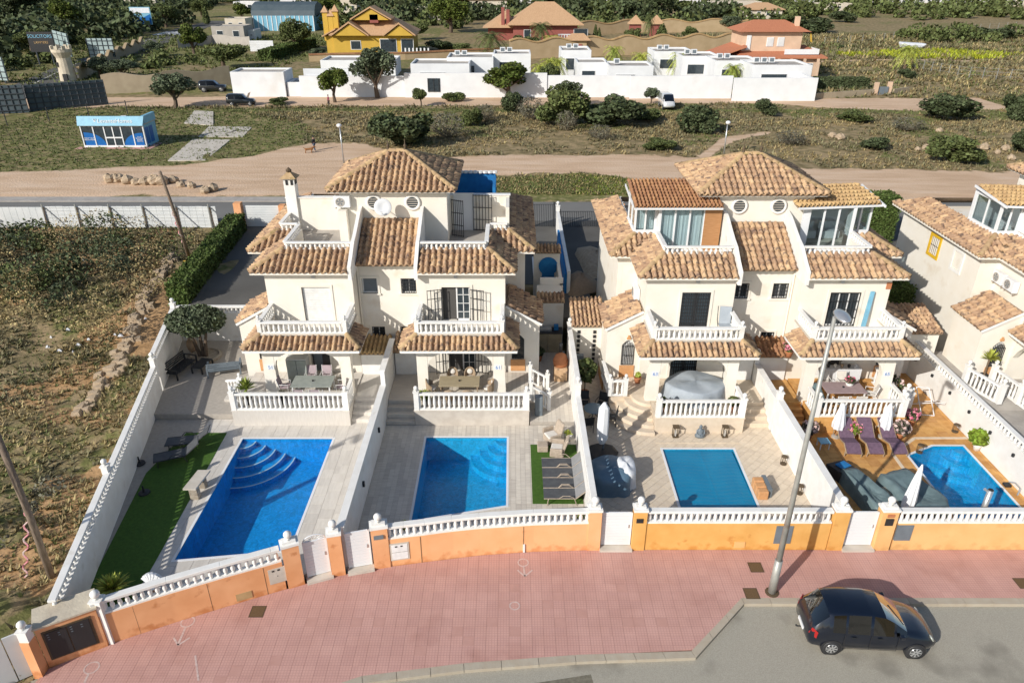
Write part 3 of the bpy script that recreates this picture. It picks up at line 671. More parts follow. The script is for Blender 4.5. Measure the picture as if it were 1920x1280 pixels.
# boundary walls
def side_wall(label, pts, z0, z1, rail=True, solid_m='white', posts=(), h=.45):
    r = thing('boundary_wall', label, 'wall', (pts[0][0], pts[0][1], 0), 'white walls dividing the gardens')
    wall_path(r, 'wall_body', pts, -.4, z1 - (h if rail else 0), .22, M[solid_m], None if rail else .06)
    if rail: balustrade(r, pts, z1 - h, h, .26, .1, .24, base=.05)
    for x, y, zz_, hh in posts: ball_post(r, x, y, zz_, hh, .26)
    return r
side_wall('long white slanted boundary wall with chevron balusters beside the waste ground, lower part', [(WLX(17.4), 17.4), (WLX(33.2), 33.2)], 0, 2.1, posts=[(WLX(24.3) - .05, 24.3, 2.0, .35), (WLX(33.2), 33.2, 1.4, 1.1)])
side_wall('white slanted boundary wall behind the olive tree, raised rear part', [(WLX(33.4), 33.4), (WLX(39.2), 39.2)], 0, 2.7, posts=[(WLX(39.2), 39.2, 2.4, .5)])
side_wall('white cross wall with balusters behind the olive tree', [(WLX(39.2) + .2, 39.2), (-14.6, 39.2)], 0, 2.75)
r = side_wall('solid white wall between the two left pools, low front part', [(-6.4, 20.95), (-6.4, 31.2)], 0, 2.05, False)
MB().box(-6.29, -6.2, 24.5, 24.6, 1.1, 1.35).build('wall_lamp', M['iron'], r); MB().box(-6.29, -6.2, 28.5, 28.6, 1.1, 1.35).build('wall_lamp', M['iron'], r)
side_wall('solid white wall between the two left terraces, raised rear part', [(-6.4, 31.25), (-6.4, 34.7)], 0, 2.85, False)
side_wall('white baluster wall between the middle pool and the covered pool', [(3.22, 22.1), (3.2, 30.4)], 0, 2.1, posts=[(3.2, 30.4, 1.6, 1.1)])
side_wall('white baluster wall beside the barbecue, rear part', [(3.2, 30.55), (3.2, 36.3)], 0, 2.75, posts=[(3.2, 36.3, 2.5, .5)])
r = side_wall('solid white wall between the covered pool and the orange deck', [(12.85, 22.1), (12.85, 29.9)], 0, 2.1, False, posts=[(12.85, 29.9, 1.9, .55)])
for y in (24.1, 26.6): 
    q = MB().box(12.96, 13.06, y - .05, y + .05, 1.25, 1.45).build('wall_lamp', M['iron'], r)
side_wall('solid white wall between the two right terraces, rear part', [(12.85, 30.05), (12.85, 33.6)], 0, 2.0, False, posts=[(12.85, 33.6, 1.9, .6)])
r = side_wall('tall white baluster wall with small black lamps right of the orange deck', [(22.25, 22.1), (22.3, 37.0)], 0, 2.25)
for k in range(7): MB().box(22.05, 22.14, 24.5 + k * 1.75, 24.6 + k * 1.75, 1.35, 1.5).build('wall_lamp', M['iron'], r)

# ================================================================ pools and decks
def pool(label, poly, z, wm, mos, depth=1.35, border=.3, steps=None, water=True):
    poly = ccw(poly); n = len(poly); c = Vector((sum(p[0] for p in poly) / n, sum(p[1] for p in poly) / n))
    r = thing('swimming_pool', label, 'swimming pool', (c.x, c.y, z), 'garden swimming pools')
    mb = MB(); mb.add([(p[0], p[1], z - depth) for p in poly], [tuple(range(n))])
    for i in range(n): a, b = poly[i], poly[(i + 1) % n]; mb.add([(a[0], a[1], z - depth), (b[0], b[1], z - depth), (b[0], b[1], z - .005), (a[0], a[1], z - .005)], [(0, 1, 2, 3)])
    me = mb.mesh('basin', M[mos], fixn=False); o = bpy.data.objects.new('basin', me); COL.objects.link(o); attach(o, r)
    ou = []
    for i in range(n):
        p = Vector(poly[i]); a = (Vector(poly[i - 1]) - p).normalized(); b = (Vector(poly[(i + 1) % n]) - p).normalized(); h = a + b; k = 1 / max(.3, abs(a.x * h.normalized().y - a.y * h.normalized().x)); ou.append(tuple(p - h.normalized() * border * k))
    q = MB()
    for i in range(n):
        j = (i + 1) % n; q.prism([poly[i], poly[j], tuple(Vector(poly[j]).lerp(Vector(ou[j]), .35)), tuple(Vector(poly[i]).lerp(Vector(ou[i]), .35))], z - .03, z + .012)
    q.build('coping', M['bwhite'], r)
    if water:
        wo_ = bpy.data.objects.new('water', MB().add([(p[0], p[1], z - .09) for p in poly], [tuple(range(n))]).mesh('water', M['water'], fixn=False)); COL.objects.link(wo_); attach(wo_, r)
    if steps:
        cx, cy, a0, a1, radii = steps
        for k, rr in enumerate(radii):
            zt = z - depth + (len(radii) - k) * (depth - .16) / len(radii); s = MB(); pts = [(cx, cy)] + [(cx + rr * math.cos(t), cy + rr * math.sin(t)) for t in np.linspace(a0, a1, 13)]
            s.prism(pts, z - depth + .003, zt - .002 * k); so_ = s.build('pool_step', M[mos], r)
            e = MB(); pin = [(cx + (rr - .06) * math.cos(t), cy + (rr - .06) * math.sin(t)) for t in np.linspace(a0, a1, 13)]
            for (p, p2), (u, u2) in zip(zip(pts[1:], pts[2:]), zip(pin, pin[1:])): e.prism([p, p2, u2, u], zt, zt + .012)
            e.build('step_edge', M['sheet' if mos == 'mosaic' else mos], so_)
    return r
P1 = [(-13.05, 21.2), (-8.75, 21.75), (-8.7, 29.3), (-13.05, 29.3)]
P2 = [(-4.16, 23.45), (-0.25, 24.4), (-.25, 29.4), (-4.16, 29.4)]
P3 = [(7.15, 23.9), (10.42, 23.9), (10.5, 28.44), (7.15, 28.44)]
P4 = [(18.55, 22.9), (21.5, 22.9), (21.55, 28.7), (20.13, 28.7), (18.6, 27.95)]
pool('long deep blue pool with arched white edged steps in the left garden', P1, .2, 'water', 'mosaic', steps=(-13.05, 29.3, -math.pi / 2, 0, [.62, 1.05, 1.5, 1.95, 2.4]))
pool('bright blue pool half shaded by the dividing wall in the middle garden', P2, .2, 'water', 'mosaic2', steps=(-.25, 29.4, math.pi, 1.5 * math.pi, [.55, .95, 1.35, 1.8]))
p3 = pool('pool hidden under a teal bubble cover in the beige paved garden', P3, .2, 'water', 'mosaic2', water=False)
dm('teal', (.004, .215, .40), (.003, .18, .35), .9, rough=.42, bump=.35, bscale=9)
def cover_sheet():
    nx, ny = 60, 70; v = []; f = []
    for j in range(ny + 1):
        for i in range(nx + 1):
            x = 7.17 + 3.25 * i / nx; y = 23.92 + 4.50 * j / ny; e = min(i, nx - i, j, ny - j)
            z = .135 + .008 * math.sin(y * 26 + math.sin(x * 3) * 1.5) * (.4 + .6 * (vn(x, y))) + (.018 * math.exp(-((x - 8.9) / .035) ** 2)) + .010 * math.exp(-((x - 10.0) / .03) ** 2)
            v.append((x, y, z))
    for j in range(ny):
        for i in range(nx): a = j * (nx + 1) + i; f.append((a, a + 1, a + nx + 2, a + nx + 1))
    MB().add(v, f).build('bubble_cover', M['teal'], p3, True)
vn = lambda x, y: float(vnoise(np.array([x]), np.array([y]), .7, 5)[0])
cover_sheet()
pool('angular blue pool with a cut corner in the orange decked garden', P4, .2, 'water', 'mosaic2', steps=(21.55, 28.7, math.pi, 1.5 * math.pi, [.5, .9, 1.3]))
def frontreg(x0, x1, ytop, fx=.05):
    xs = [x0] + [p[0] for p in FW if x0 + .05 < p[0] < x1 - .05] + [x1]; return [[(a, fwy(a) + .28), (b, fwy(b) + .28), (b, ytop), (a, ytop)] for a, b in zip(xs, xs[1:])]
GR1 = [(-16.1, 29.8), (-15.55, 19.3), (-14.6, 17.6), (-13.9, 17.9), (-13.95, 20.9), (-13.9, 29.8)]
GR1 = [(-16.55, 26.6), (-15.55, 19.0), (-14.6, 17.6), (-13.75, 18.0), (-13.75, 21.0), (-14.0, 29.8), (-16.0, 29.8)]
d1 = frontreg(-15.3, -6.5, 31.0); 
wl_reg = [(WLX(17.6) + .1, 17.6), (-15.3, 17.4), (-15.3, 31.0), (WLX(31.0) + .1, 31.0)]
pave('pool_deck', 'deck_tile', d1 + [wl_reg], [P1], .6, .6, .2, M['deck1'], M['joint'], stagger=.5)
mb = MB(); mb.prism(ccw(GR1), .19, .215); mb.build('artificial_grass', M['grass'], kind='stuff')
pave('side_terrace', 'deck_tile', [[(-18.4, 31.05), (-13.9, 31.05), (-12.9, 34.5), (-12.9, 39.1), (WLX(39.1) + .1, 39.1), (WLX(31.05) + .1, 31.05)]], [], .6, .6, .5, M['deck1'], M['joint'], stagger=.5, limit=200, base=.7)
pave('pool_deck', 'deck_plank', frontreg(-6.28, 3.1, 30.45), [P2], .22, 1.2, .2, M['deck2'], M['joint'], gap=.008, stagger=.4)
mb = MB(); mb.prism([(.88, 24.5), (3.05, 24.5), (3.05, 28.8), (.88, 28.8)], .19, .225); mb.build('artificial_grass', M['grass'], kind='stuff')
pave('side_terrace', 'deck_plank', [[(.9, 30.5), (3.1, 30.5), (3.1, 38), (.9, 38)]], [], .22, 1.2, .38, M['deck2'], M['joint'], gap=.008, stagger=.4, limit=120, base=.5)
pave('pool_deck', 'deck_tile', [[(3.33, 22.26), (12.74, 22.26), (12.74, 31), (3.33, 31)], [(3.33, 31), (6.6, 31), (6.6, 36.6), (3.33, 36.6)]], [P3], .33, .33, .2, M['deck3'], M['joint'], ang=R(45))
pave('pool_deck', 'stone_slab', [[(12.97, 22.26), (22.14, 22.26), (22.14, 36.8), (12.97, 36.8)]], [P4], .55, .40, .2, M['deck4'], M['joint4'], gap=.01, stagger=.5)
bd = MB()
BL = [(17.75, 23.0), (17.9, 28.1), (19.55, 29.35), (22.1, 29.35)]
for a, b in zip(BL, BL[1:]): bd.beam((*a, .2), (*b, .2), .16, .03)
bd.build('pale_border', M['band'], kind='structure')
bd = MB(); bd.beam((6.9, 28.95, .2), (10.9, 28.95, .2), .09, .03); bd.build('pale_border', M['band'], kind='structure')
pave('side_terrace', 'deck_tile', [[(22.4, 22.26), (27, 22.26), (27, 37.2), (22.4, 37.2)]], [], .6, .6, .6, M['concrete'], M['joint'], limit=60, base=.8)
# ground between and behind the houses
mb = MB()
mb.prism([(-21.2, 40.2), (-14.5, 40.2), (-14.5, 60.5), (-22.6, 60.5)], .3, 1.0)
mb.prism([(1.6, 41.2), (5.2, 41.2), (5.2, 60.5), (1.6, 60.5)], .3, 1.0)
mb.prism([(20.3, 40.8), (24.6, 40.8), (24.6, 60.5), (20.3, 60.5)], .3, 1.0)
mb.prism([(-14.5, 46.6), (1.6, 46.6), (1.6, 60.5), (-14.5, 60.5)], .3, .998); mb.prism([(5.2, 46.6), (20.3, 46.6), (20.3, 60.5), (5.2, 60.5)], .3, .998); mb.prism([(24.6, 46.6), (60, 46.6), (60, 60.5), (24.6, 60.5)], .3, .998)
mb.build('driveway', M['asphalt_d'], kind='structure')
MB().box(-70, 80, 60.6, 66.2, .5, .97).build('back_street', M['street_far'], kind='structure')
MB().box(-70, -16, 66.2, 67.6, .5, 1.05).build('back_pavement', M['concrete'], kind='structure')
# ================================================================ roof tiles
def tile_mesh(m):
    'one curved clay tile: arched cover and shallow pan, thick lower lip'
    L = .47; prof = [(-.155, -.02), (-.125, -.01), (-.105, .055), (-.07, .115), (-.01, .137), (.05, .115), (.085, .055), (.105, -.01), (.155, -.02)]
    v = []; 
    for y, s, dz in ((0, 1.06, .068), (L, .78, .0)):
        for x, z in prof: v.append((x * (s if abs(x) < .12 else 1), y, z * s + dz))
    n = len(prof); f = [(i, i + 1, n + i + 1, n + i) for i in range(n - 1)]
    for x, z in prof: v.append((x * (.8 if abs(x) < .12 else 1), .004, max(-.03, z * .72 - .02)))
    f += [(2 * n + i, 2 * n + i + 1, i + 1, i) for i in range(n - 1)]
    return MB().add(v, f).mesh('roof_tile', M[m], True, fixn=False)
def ridge_mesh():
    v = []; L = .46; pr = [(-.14, -.03), (-.12, .05), (-.06, .11), (0, .125), (.06, .11), (.12, .05), (.14, -.03)]
    for y, s in ((0, 1.08), (L, .88)): v += [(x * s, y, z * s) for x, z in pr]
    n = len(pr); v += [(x * .85, .005, z * .8 - .02) for x, z in pr]
    return MB().add(v, [(i, i + 1, n + i + 1, n + i) for i in range(n - 1)] + [(2 * n + i, 2 * n + i + 1, i + 1, i) for i in range(n - 1)]).mesh('ridge_tile', M['ridge'], True, fixn=False)
TM = {k: tile_mesh(k) for k in ('tile', 'tile_brown', 'tile_gold')}; RM = ridge_mesh()
CAMV = Vector((0, 0, CAMH))
class Tiler:
    def __init__(s, root, kind='tile'): s.root = root; s.t = []; s.deck = MB(); s.kind = kind
    def slope(s, e0, e1, t0, t1, pitch=.31, row=.41, over=.06, lip=True):
        'tiles a roof plane: eave e0-e1, top edge t0-t1'
        e0, e1, t0, t1 = map(Vector, (e0, e1, t0, t1)); U = (e1 - e0).normalized(); N = U.cross(((t0 + t1) / 2 - (e0 + e1) / 2)).normalized()
        if N.z < 0: N = -N
        Sv = N.cross(U).normalized()
        if Sv.z < 0: Sv = -Sv
        q = [( (p - e0).dot(U), (p - e0).dot(Sv)) for p in (e0, e1, t1, t0)]; poly = ccw(q)
        s.deck.add([e0 - N * .03, e1 - N * .03, t1 - N * .03, t0 - N * .03, e0 - N * .10, e1 - N * .10, t1 - N * .10, t0 - N * .10], [(0, 1, 2, 3), (7, 6, 5, 4), (0, 4, 5, 1), (1, 5, 6, 2), (2, 6, 7, 3), (3, 7, 4, 0)])
        us = [a for a, b in q]; vs = [b for a, b in q]; W_ = max(us) - min(us); n = max(1, round(W_ / pitch)); pw = W_ / n
        X_ = Sv.cross(N)      # right-handed: X, S, N
        for i in range(n):
            u = min(us) + (i + .5) * pw; j = 0; off = rnd.uniform(-.03, .03)
            while True:
                v = -over + j * row + off * (j > 0)
                if v > max(vs) - .12: break
                vc = v + .23; inside = all((poly[(k + 1) % len(poly)][0] - poly[k][0]) * (vc - poly[k][1]) - (poly[(k + 1) % len(poly)][1] - poly[k][1]) * (u - poly[k][0]) > -.03 for k in range(len(poly)))
                if inside:
                    p = e0 + U * u + Sv * v + N * rnd.uniform(0, .012)
                    a = rnd.gauss(0, .035); xx = (X_ * math.cos(a) + Sv * math.sin(a)); ss = (Sv * math.cos(a) - X_ * math.sin(a)); tl = rnd.gauss(0, .02); nn = (N + ss * tl).normalized(); ss = nn.cross(xx)
                    Mx = Matrix((( xx.x, ss.x, nn.x, p.x), (xx.y, ss.y, nn.y, p.y), (xx.z, ss.z, nn.z, p.z), (0, 0, 0, 1))); Mx = Mx @ Matrix.Diagonal((pw / .31 * rnd.uniform(.97, 1.03), 1, rnd.uniform(.92, 1.1), 1))
                    s.t.append((0, Mx))
                j += 1
    def ridge(s, a, b, lift=.03):
        a, b = Vector(a), Vector(b); 
        if a.z > b.z: a, b = b, a
        d = (b - a); L = d.length; d.normalize(); n = max(1, round(L / .4)); up = Vector((0, 0, 1)); x = d.cross(up).normalized(); nn = x.cross(d).normalized()
        for k in range(n):
            p = a + d * (L * k / n) + nn * (lift + rnd.uniform(0, .012)); xx = (x + d * rnd.gauss(0, .03)).normalized(); n2 = xx.cross(d).normalized(); dd = n2.cross(xx)
            s.t.append((1, Matrix(((xx.x, dd.x, n2.x, p.x), (xx.y, dd.y, n2.y, p.y), (xx.z, dd.z, n2.z, p.z), (0, 0, 0, 1)))))
    def flush(s, limit=300, name='roof_tile'):
        s.deck.build('roof_bed', M['mortar'], s.root)
        s.t.sort(key=lambda q: (q[1].translation - CAMV).length if abs(q[1].translation.x) < q[1].translation.y * .74 else 1e5)
        ms = (TM[s.kind], RM); k_ = [0, 0]; rest = [[], []]
        for k, (w, Mx) in enumerate(s.t):
            if k_[w] < (limit if w == 0 else 60): k_[w] += 1; inst(ms[w], (name, 'ridge_tile')[w], s.root, M=Mx)
            else: rest[w].append(Mx)
        for w in (0, 1):
            if not rest[w]: continue
            me = ms[w]; co = np.array([list(v.co) + [1] for v in me.vertices]); fa = [list(p.vertices) for p in me.polygons]; mb = MB()
            for Mx in rest[w]:
                pts = co @ np.array(Mx).T; n = len(mb.v); mb.v += [tuple(p[:3]) for p in pts]; mb.f += [tuple(i + n for i in q) for q in fa]
            mm = mb.mesh('rest', me.materials[0], True, fixn=False); o = bpy.data.objects.new((name, 'ridge_tile')[w] + '_rest', mm); COL.objects.link(o); attach(o, s.root); o['kind'] = 'stuff'

def wall_holes(mb, P0, ux, L, nrm, th, z0, z1, holes):
    'wall slab: origin P0, runs L along ux, thickness th inward (nrm points out); holes (a0,a1,z0,z1)'
    xs = sorted({0, L} | {h[0] for h in holes} | {h[1] for h in holes}); zs = sorted({z0, z1} | {h[2] for h in holes} | {h[3] for h in holes}); P0 = Vector((*P0, 0)); ux = Vector((*ux, 0)); nn = Vector((*nrm, 0))
    for a, b in zip(xs, xs[1:]):
        run = None
        for c, d in zip(zs, zs[1:]):
            solid = not any(h[0] - 1e-6 <= a and b <= h[1] + 1e-6 and h[2] - 1e-6 <= c and d <= h[3] + 1e-6 for h in holes)
            if solid: run = (run[0], d) if run else (c, d)
            if (not solid or d == zs[-1]) and run:
                A = P0 + ux * a; B = P0 + ux * b; I = -nn * th; c0, c1 = run
                mb.hexa([(A.x, A.y, c0), (B.x, B.y, c0), (B.x + I.x, B.y + I.y, c0), (A.x + I.x, A.y + I.y, c0), (A.x, A.y, c1), (B.x, B.y, c1), (B.x + I.x, B.y + I.y, c1), (A.x + I.x, A.y + I.y, c1)]); run = None
def trim(root, name, x0, x1, y, z0, z1, m, w=.1, out=.04, sill=True):
    mb = MB(); mb.box(x0 - w, x0, y - out, y + .05, z0, z1).box(x1, x1 + w, y - out, y + .05, z0, z1).box(x0 - w, x1 + w, y - out, y + .05, z1, z1 + w)
    if sill: mb.box(x0 - w - .04, x1 + w + .04, y - out - .05, y + .05, z0 - .08, z0)
    return mb.build(name, M[m], root)
def grille(root, x0, x1, y, z0, z1, nx, nz, name='grille', m='iron', r=.014, arch=0):
    mb = MB(); 
    for i in range(nx + 1):
        x = x0 + (x1 - x0) * i / nx; zz = z1 + arch * math.sin(math.pi * i / nx); mb.box(x - r, x + r, y - r, y + r, z0, zz)
    for j in range(nz + 1): z = z0 + (z1 - z0) * j / nz; mb.box(x0, x1, y - r * .8, y + r * .8, z - r, z + r)
    return mb.build(name, M[m], root)
def window(root, x0, x1, y, z0, z1, kind='bars', depth=.14):
    'opening already cut at wall face y; builds trim, frame, panes'
    w = trim(root, 'window', x0, x1, y, z0, z1, 'cream', .11)
    f = MB(); t = .05; yy = y + depth
    f.box(x0, x0 + t, yy - .03, yy + .03, z0, z1).box(x1 - t, x1, yy - .03, yy + .03, z0, z1).box(x0 + t, x1 - t, yy - .03, yy + .03, z0, z0 + t).box(x0 + t, x1 - t, yy - .03, yy + .03, z1 - t, z1)
    if kind != 'blind': f.box((x0 + x1) / 2 - .03, (x0 + x1) / 2 + .03, yy - .03, yy + .03, z0 + t, z1 - t)
    f.build('frame', M['frame'], w)
    MB().box(x0 + t, x1 - t, yy, yy + .02, z0 + t, z1 - t).build('pane', M['darkpane' if kind != 'blind' else 'greydoor'], w)
    if kind == 'bars': grille(w, x0 + .02, x1 - .02, y - .03, z0 + .02, z1 - .02, 6, 4)
    return w

def ac_unit(label, loc, rz=0):
    r = thing('air_conditioner', label, 'air conditioner', loc, 'wall air conditioners'); r.rotation_euler = (0, 0, rz)
    WP[r.name] = Vector((0, 0, 0))
    MB().box(-.42, .42, -.30, 0, 0, .6).build('casing', M['bwhite'], r, bevel=.02)
    MB().lathe([(.24, 0), (.24, .02), (.20, .02), (.20, .005)], n=16).xf(Matrix.Translation((-.1, -.30, .3)) @ Matrix.Rotation(R(90), 4, 'X')).build('fan_ring', M['concrete'], r)
    f = MB()
    for k in range(5): a = k * math.pi * .4; f.add([(-.1, -.312, .3), (-.1 + .18 * math.cos(a), -.316, .3 + .18 * math.sin(a)), (-.1 + .18 * math.cos(a + .6), -.306, .3 + .18 * math.sin(a + .6))], [(0, 1, 2)])
    f.build('fan', M['greydoor'], r); MB().box(-.38, -.34, -.28, .05, -.08, 0).box(.34, .38, -.28, .05, -.08, 0).build('bracket', M['concrete'], r)
    return r

def duplex(cx, y0, label, opts):
    'semi-detached pair; cx party wall line, y0 front wall of the upper blocks'
    r = thing('duplex_house', label, 'house', (cx, y0, 0), 'semi-detached villas with tiled roofs')
    X = lambda s, u: cx + s * u; Y = lambda y: y0 + y
    T = Tiler(r)
    walls = MB(); core = MB(); units = opts['units']
    def bx(mb, s, u0, u1, a, b, z0, z1): mb.box(X(s, u0), X(s, u1), Y(a), Y(b), z0, z1)
    # rear mass and recess core
    bx(core, 1, -7.15, 7.15, 3.25, 11.6, 0, 6.98); bx(core, 1, -1.66, 1.66, 1.36, 3.2, 0, 6.9)
    for s in (-1, 1):
        if s not in units: continue
        u = units[s]
        bx(core, s, 1.9, 5.85, .26, 3.24, 0, 6.98)
        # front wall of the block, openings: upper door and ground door
        a0, a1 = (1.66, 6.1); ud = u.get('ud', (2.85, 4.3)); gd = u.get('gd', (3.1, 4.5))
        hol = [(ud[0] - a0, ud[1] - a0, 4.1, 6.02), (gd[0] - a0, gd[1] - a0, 1.06, 3.15)]
        wall_holes(walls, (X(s, a0), Y(0)), (s, 0), a1 - a0, (0, -1), .25, 0, 6.98, hol)
        bx(walls, s, 5.86, 6.1, .25, 3.0, 0, 6.98); bx(walls, s, 1.66, 1.9, .25, 1.1, 0, 6.98)
        # rear wing front wall and side wall
        bx(walls, s, 6.1, 6.905, 3.0, 3.25, 0, 6.98)
        T_side = u.get('side_holes', []); wall_holes(walls, (X(s, 7.16), Y(3.0)), (0, 1), 8.6, (s, 0), .25, 0, 6.97, T_side)
    # recess wall with windows
    rh = []
    for s in (-1, 1):
        for (u0, u1, z0, z1) in ((.62, 1.42, 5.2, 6.05), (.42, 1.12, 2.45, 3.25)): rh.append(tuple([*sorted((X(s, u0) - X(1, -1.66), X(s, u1) - X(1, -1.66))), z0, z1]))
    wall_holes(walls, (X(1, -1.66), Y(1.1)), (1, 0), 3.32, (0, -1), .25, 0, 6.9, rh)
    walls.build('wall', M['cream'], r); core.build('inner_wall', M['cream'], r)
    for s in (-1, 1):
        for k, (u0, u1, z0, z1) in enumerate(((.62, 1.42, 5.2, 6.05), (.42, 1.12, 2.45, 3.25))):
            x0, x1 = sorted((X(s, u0), X(s, u1))); window(r, x0, x1, Y(1.1), z0, z1, 'blind' if (opts.get('blind') and s == -1 and k == 0) else 'bars')
    # ---- roofs
    ZE, ZT = 7.0, 7.7
    for s in (-1, 1):
        if s not in units: continue
        p = lambda u, y, z: (X(s, u), Y(y), z)
        T.slope(p(1.74, -.5, ZE), p(6.6, -.5, ZE), p(1.74, .85, ZT), p(5.25, .85, ZT))
        T.slope(p(6.6, -.5, ZE), p(6.6, 2.5, ZE), p(5.25, .85, ZT), p(5.25, 3.85, ZT))
        T.slope(p(6.6, 2.5, ZE), p(7.65, 2.5, ZE), p(5.25, 3.85, ZT), p(6.3, 3.85, ZT))
        T.slope(p(7.65, 2.5, ZE), p(7.65, 12.3, ZE), p(6.3, 3.85, ZT), p(6.3, 11, ZT))
        T.ridge(p(6.6, -.5, ZE), p(5.25, .85, ZT), .08); T.ridge(p(7.65, 2.5, ZE), p(6.3, 3.85, ZT), .08)
        T.deck.add([p(7.65, 12.3, ZE), p(0, 12.3, ZE), p(0, 11, ZT), p(6.3, 11, ZT)], [(0, 1, 2, 3)])
        T.slope(p(0.005, .65, 6.95), p(1.56, .65, 6.95), p(.005, 3.65, 8.52), p(1.56, 3.65, 8.52))
        # gable wall between roofs
        gw = MB().ext([p(1.56, -.5, 6.6), p(1.56, 3.64, 6.6), p(1.56, 3.64, 9.15), p(1.56, 3.0, 8.98), p(1.56, 2.2, 8.62), p(1.56, 1.5, 8.32), p(1.56, .85, 8.12), p(1.56, .1, 7.62), p(1.56, -.5, 7.28)], (s * .18, 0, 0)); gw.build('gable_wall', M['white'], r)
        # fascia and terrace parapet
        fa = MB(); fa.beam(p(1.74, -.5, 6.93), p(6.62, -.5, 6.93), .03, .12); fa.beam(p(6.62, -.5, 6.93), p(6.62, 2.5, 6.93), .03, .12); fa.beam(p(7.66, 2.5, 6.93), p(7.66, 12.3, 6.93), .03, .12); fa.beam(p(6.62, 2.5, 6.93), p(7.66, 2.5, 6.93), .03, .12)
        bx(fa, s, 1.74, 6.6, -.48, 0, 6.86, 6.9); bx(fa, s, 6.1, 6.6, 0, 2.5, 6.86, 6.9); bx(fa, s, 7.15, 7.65, 2.5, 12.2, 6.86, 6.9); bx(fa, s, 6.1, 7.15, 2.5, 3.0, 6.86, 6.9)
        fa.build('fascia', M['cream'], r)
        u = units[s]; pa = MB()
        bx(pa, s, 1.74, 5.25, .87, 1.07, 6.98, 7.72); bx(pa, s, 5.05, 5.25, 1.07, 3.87, 6.98, 7.72); bx(pa, s, 5.05, 6.3, 3.87, 4.05, 6.98, 7.72); bx(pa, s, 6.1, 6.3, 4.05, 11, 6.98, 7.72)
        pa.build('parapet', M['cream'], r)
        fl = MB(); bx(fl, s, 1.74, 6.1, 1.07, 6.0, 6.985, 7.02); fl.build('roof_terrace_floor', M['concrete'] if not u.get('deckfloor') else M['deck3'], r)
        if not u.get('sun'):
            balustrade(r, [p(1.76, .97, 0)[:2], p(5.15, .97, 0)[:2]], 7.72, .38, .245, .08, .2, base=.04); balustrade(r, [p(5.15, 1.08, 0)[:2], p(5.15, 3.86, 0)[:2]], 7.72, .38, .245, .08, .2, base=.04)
            balustrade(r, [p(5.26, 3.96, 0)[:2], p(6.2, 3.96, 0)[:2]], 7.72, .38, .245, .08, .2, base=.04)
            if s < 0: balustrade(r, [p(6.2, 4.08, 0)[:2], p(6.2, 5.9, 0)[:2]], 7.72, .38, .245, .08, .2, base=.04)
            bw = MB(); bx(bw, s, 2.9, 6.3, 6.0, 6.25, 6.98, 8.9 if s < 0 else 9.05)
            if s > 0: bx(bw, s, 6.1, 6.3, 4.06, 6.0, 7.72, 8.95)
            bw.build('terrace_wall', M['cream'], r)
            cp = MB(); bx(cp, s, 2.85, 6.36, 5.95, 6.3, (8.9 if s < 0 else 9.05) + .001, (8.9 if s < 0 else 9.05) + .05); cp.build('coping', M['white'], r)
        else:
            w = u['sun']
            balustrade(r, [p(1.76, .97, 0)[:2], p(5.15, .97, 0)[:2]], 7.72, .38, .245, .08, .2, base=.04); balustrade(r, [p(5.15, 1.08, 0)[:2], p(5.15, 3.8, 0)[:2]], 7.72, .38, .245, .08, .2, base=.04)
            # glazed sunroom
            zf, zc = 7.02, 9.45; gx0, gx1 = (2.75, 5.05); yy = 3.35
            sr = MB(); bx(sr, s, 1.74, 6.25, 6.4, 6.6, 7, 9.6); srw = sr.build('sunroom', M['bwhite'], r)
            def glazed(A, B, zs, n, cur=True, dr=False):
                A = Vector(A); B = Vector(B); f = MB()
                for k in range(n + 1): q = A.lerp(B, k / n); f.beam((q.x, q.y, zs), (q.x, q.y, zc), .09, .09, up=(0, 1, 0))
                f.beam((*A, zs + .05), (*B, zs + .05), .1, .1); f.beam((*A, zc - .06), (*B, zc - .06), .1, .12); f.build('window_frame', M['bwhite'], srw)
                for k in range(n):
                    a_ = A.lerp(B, (k + .04) / n); b_ = A.lerp(B, (k + .96) / n); MB().beam((*a_, (zs + zc) / 2), (*b_, (zs + zc) / 2), .012, zc - zs - .14).build('pane', M['glass'], srw)
                if cur:
                    d = (B - A).normalized(); nn = Vector((-d.y, d.x)); nn = nn if nn.y > .1 or (abs(nn.y) < .1 and nn.x * s < 0) else -nn
                    c = MB(); m_ = 40; pv = []
                    for k in range(m_ + 1):
                        if k % 10 in (4, 5): continue
                        q = A.lerp(B, k / m_) + nn * (.16 + .035 * math.sin(k * 1.9)); pv.append((q.x, q.y))
                    for a_, b_ in zip(pv, pv[1:]): c.add([(*a_, zs + .1), (*b_, zs + .1), (*b_, zc - .15), (*a_, zc - .15)], [(0, 1, 2, 3)])
                    c.build('curtain', M['curtain'], srw)
            glazed(p(gx0, yy, 0)[:2], p(gx1, yy, 0)[:2], zf, 3, w == 'curtain')
            glazed(p(gx1 + .15, 3.96, 0)[:2], p(6.25, 3.96, 0)[:2], 7.85, 2, w == 'curtain'); glazed(p(6.25, 4.05, 0)[:2], p(6.25, 6.3, 0)[:2], 7.85, 2, False)
            sm = MB(); bx(sm, s, gx1, 6.3, 3.9, 4.05, 7.7, 7.86); bx(sm, s, gx1, gx1 + .12, 3.3, 4.0, 7, zc); bx(sm, s, 6.18, 6.32, 4.0, 6.5, 7.7, 7.86); sm.build('sill', M['bwhite'], srw)
            bx(q := MB(), s, gx0 - .9 if w == 'curtain' else gx0 - .35, gx0, 3.3, 3.42, 7, 9.6); q.build('side_panel', M['wood' if w == 'curtain' else 'bwhite'], srw)
            q = MB(); bx(q, s, 2.0, 6.1, 4.6, 6.3, 7.03, 7.08); q.build('room_floor', M['deck2'], srw)
            q = MB()
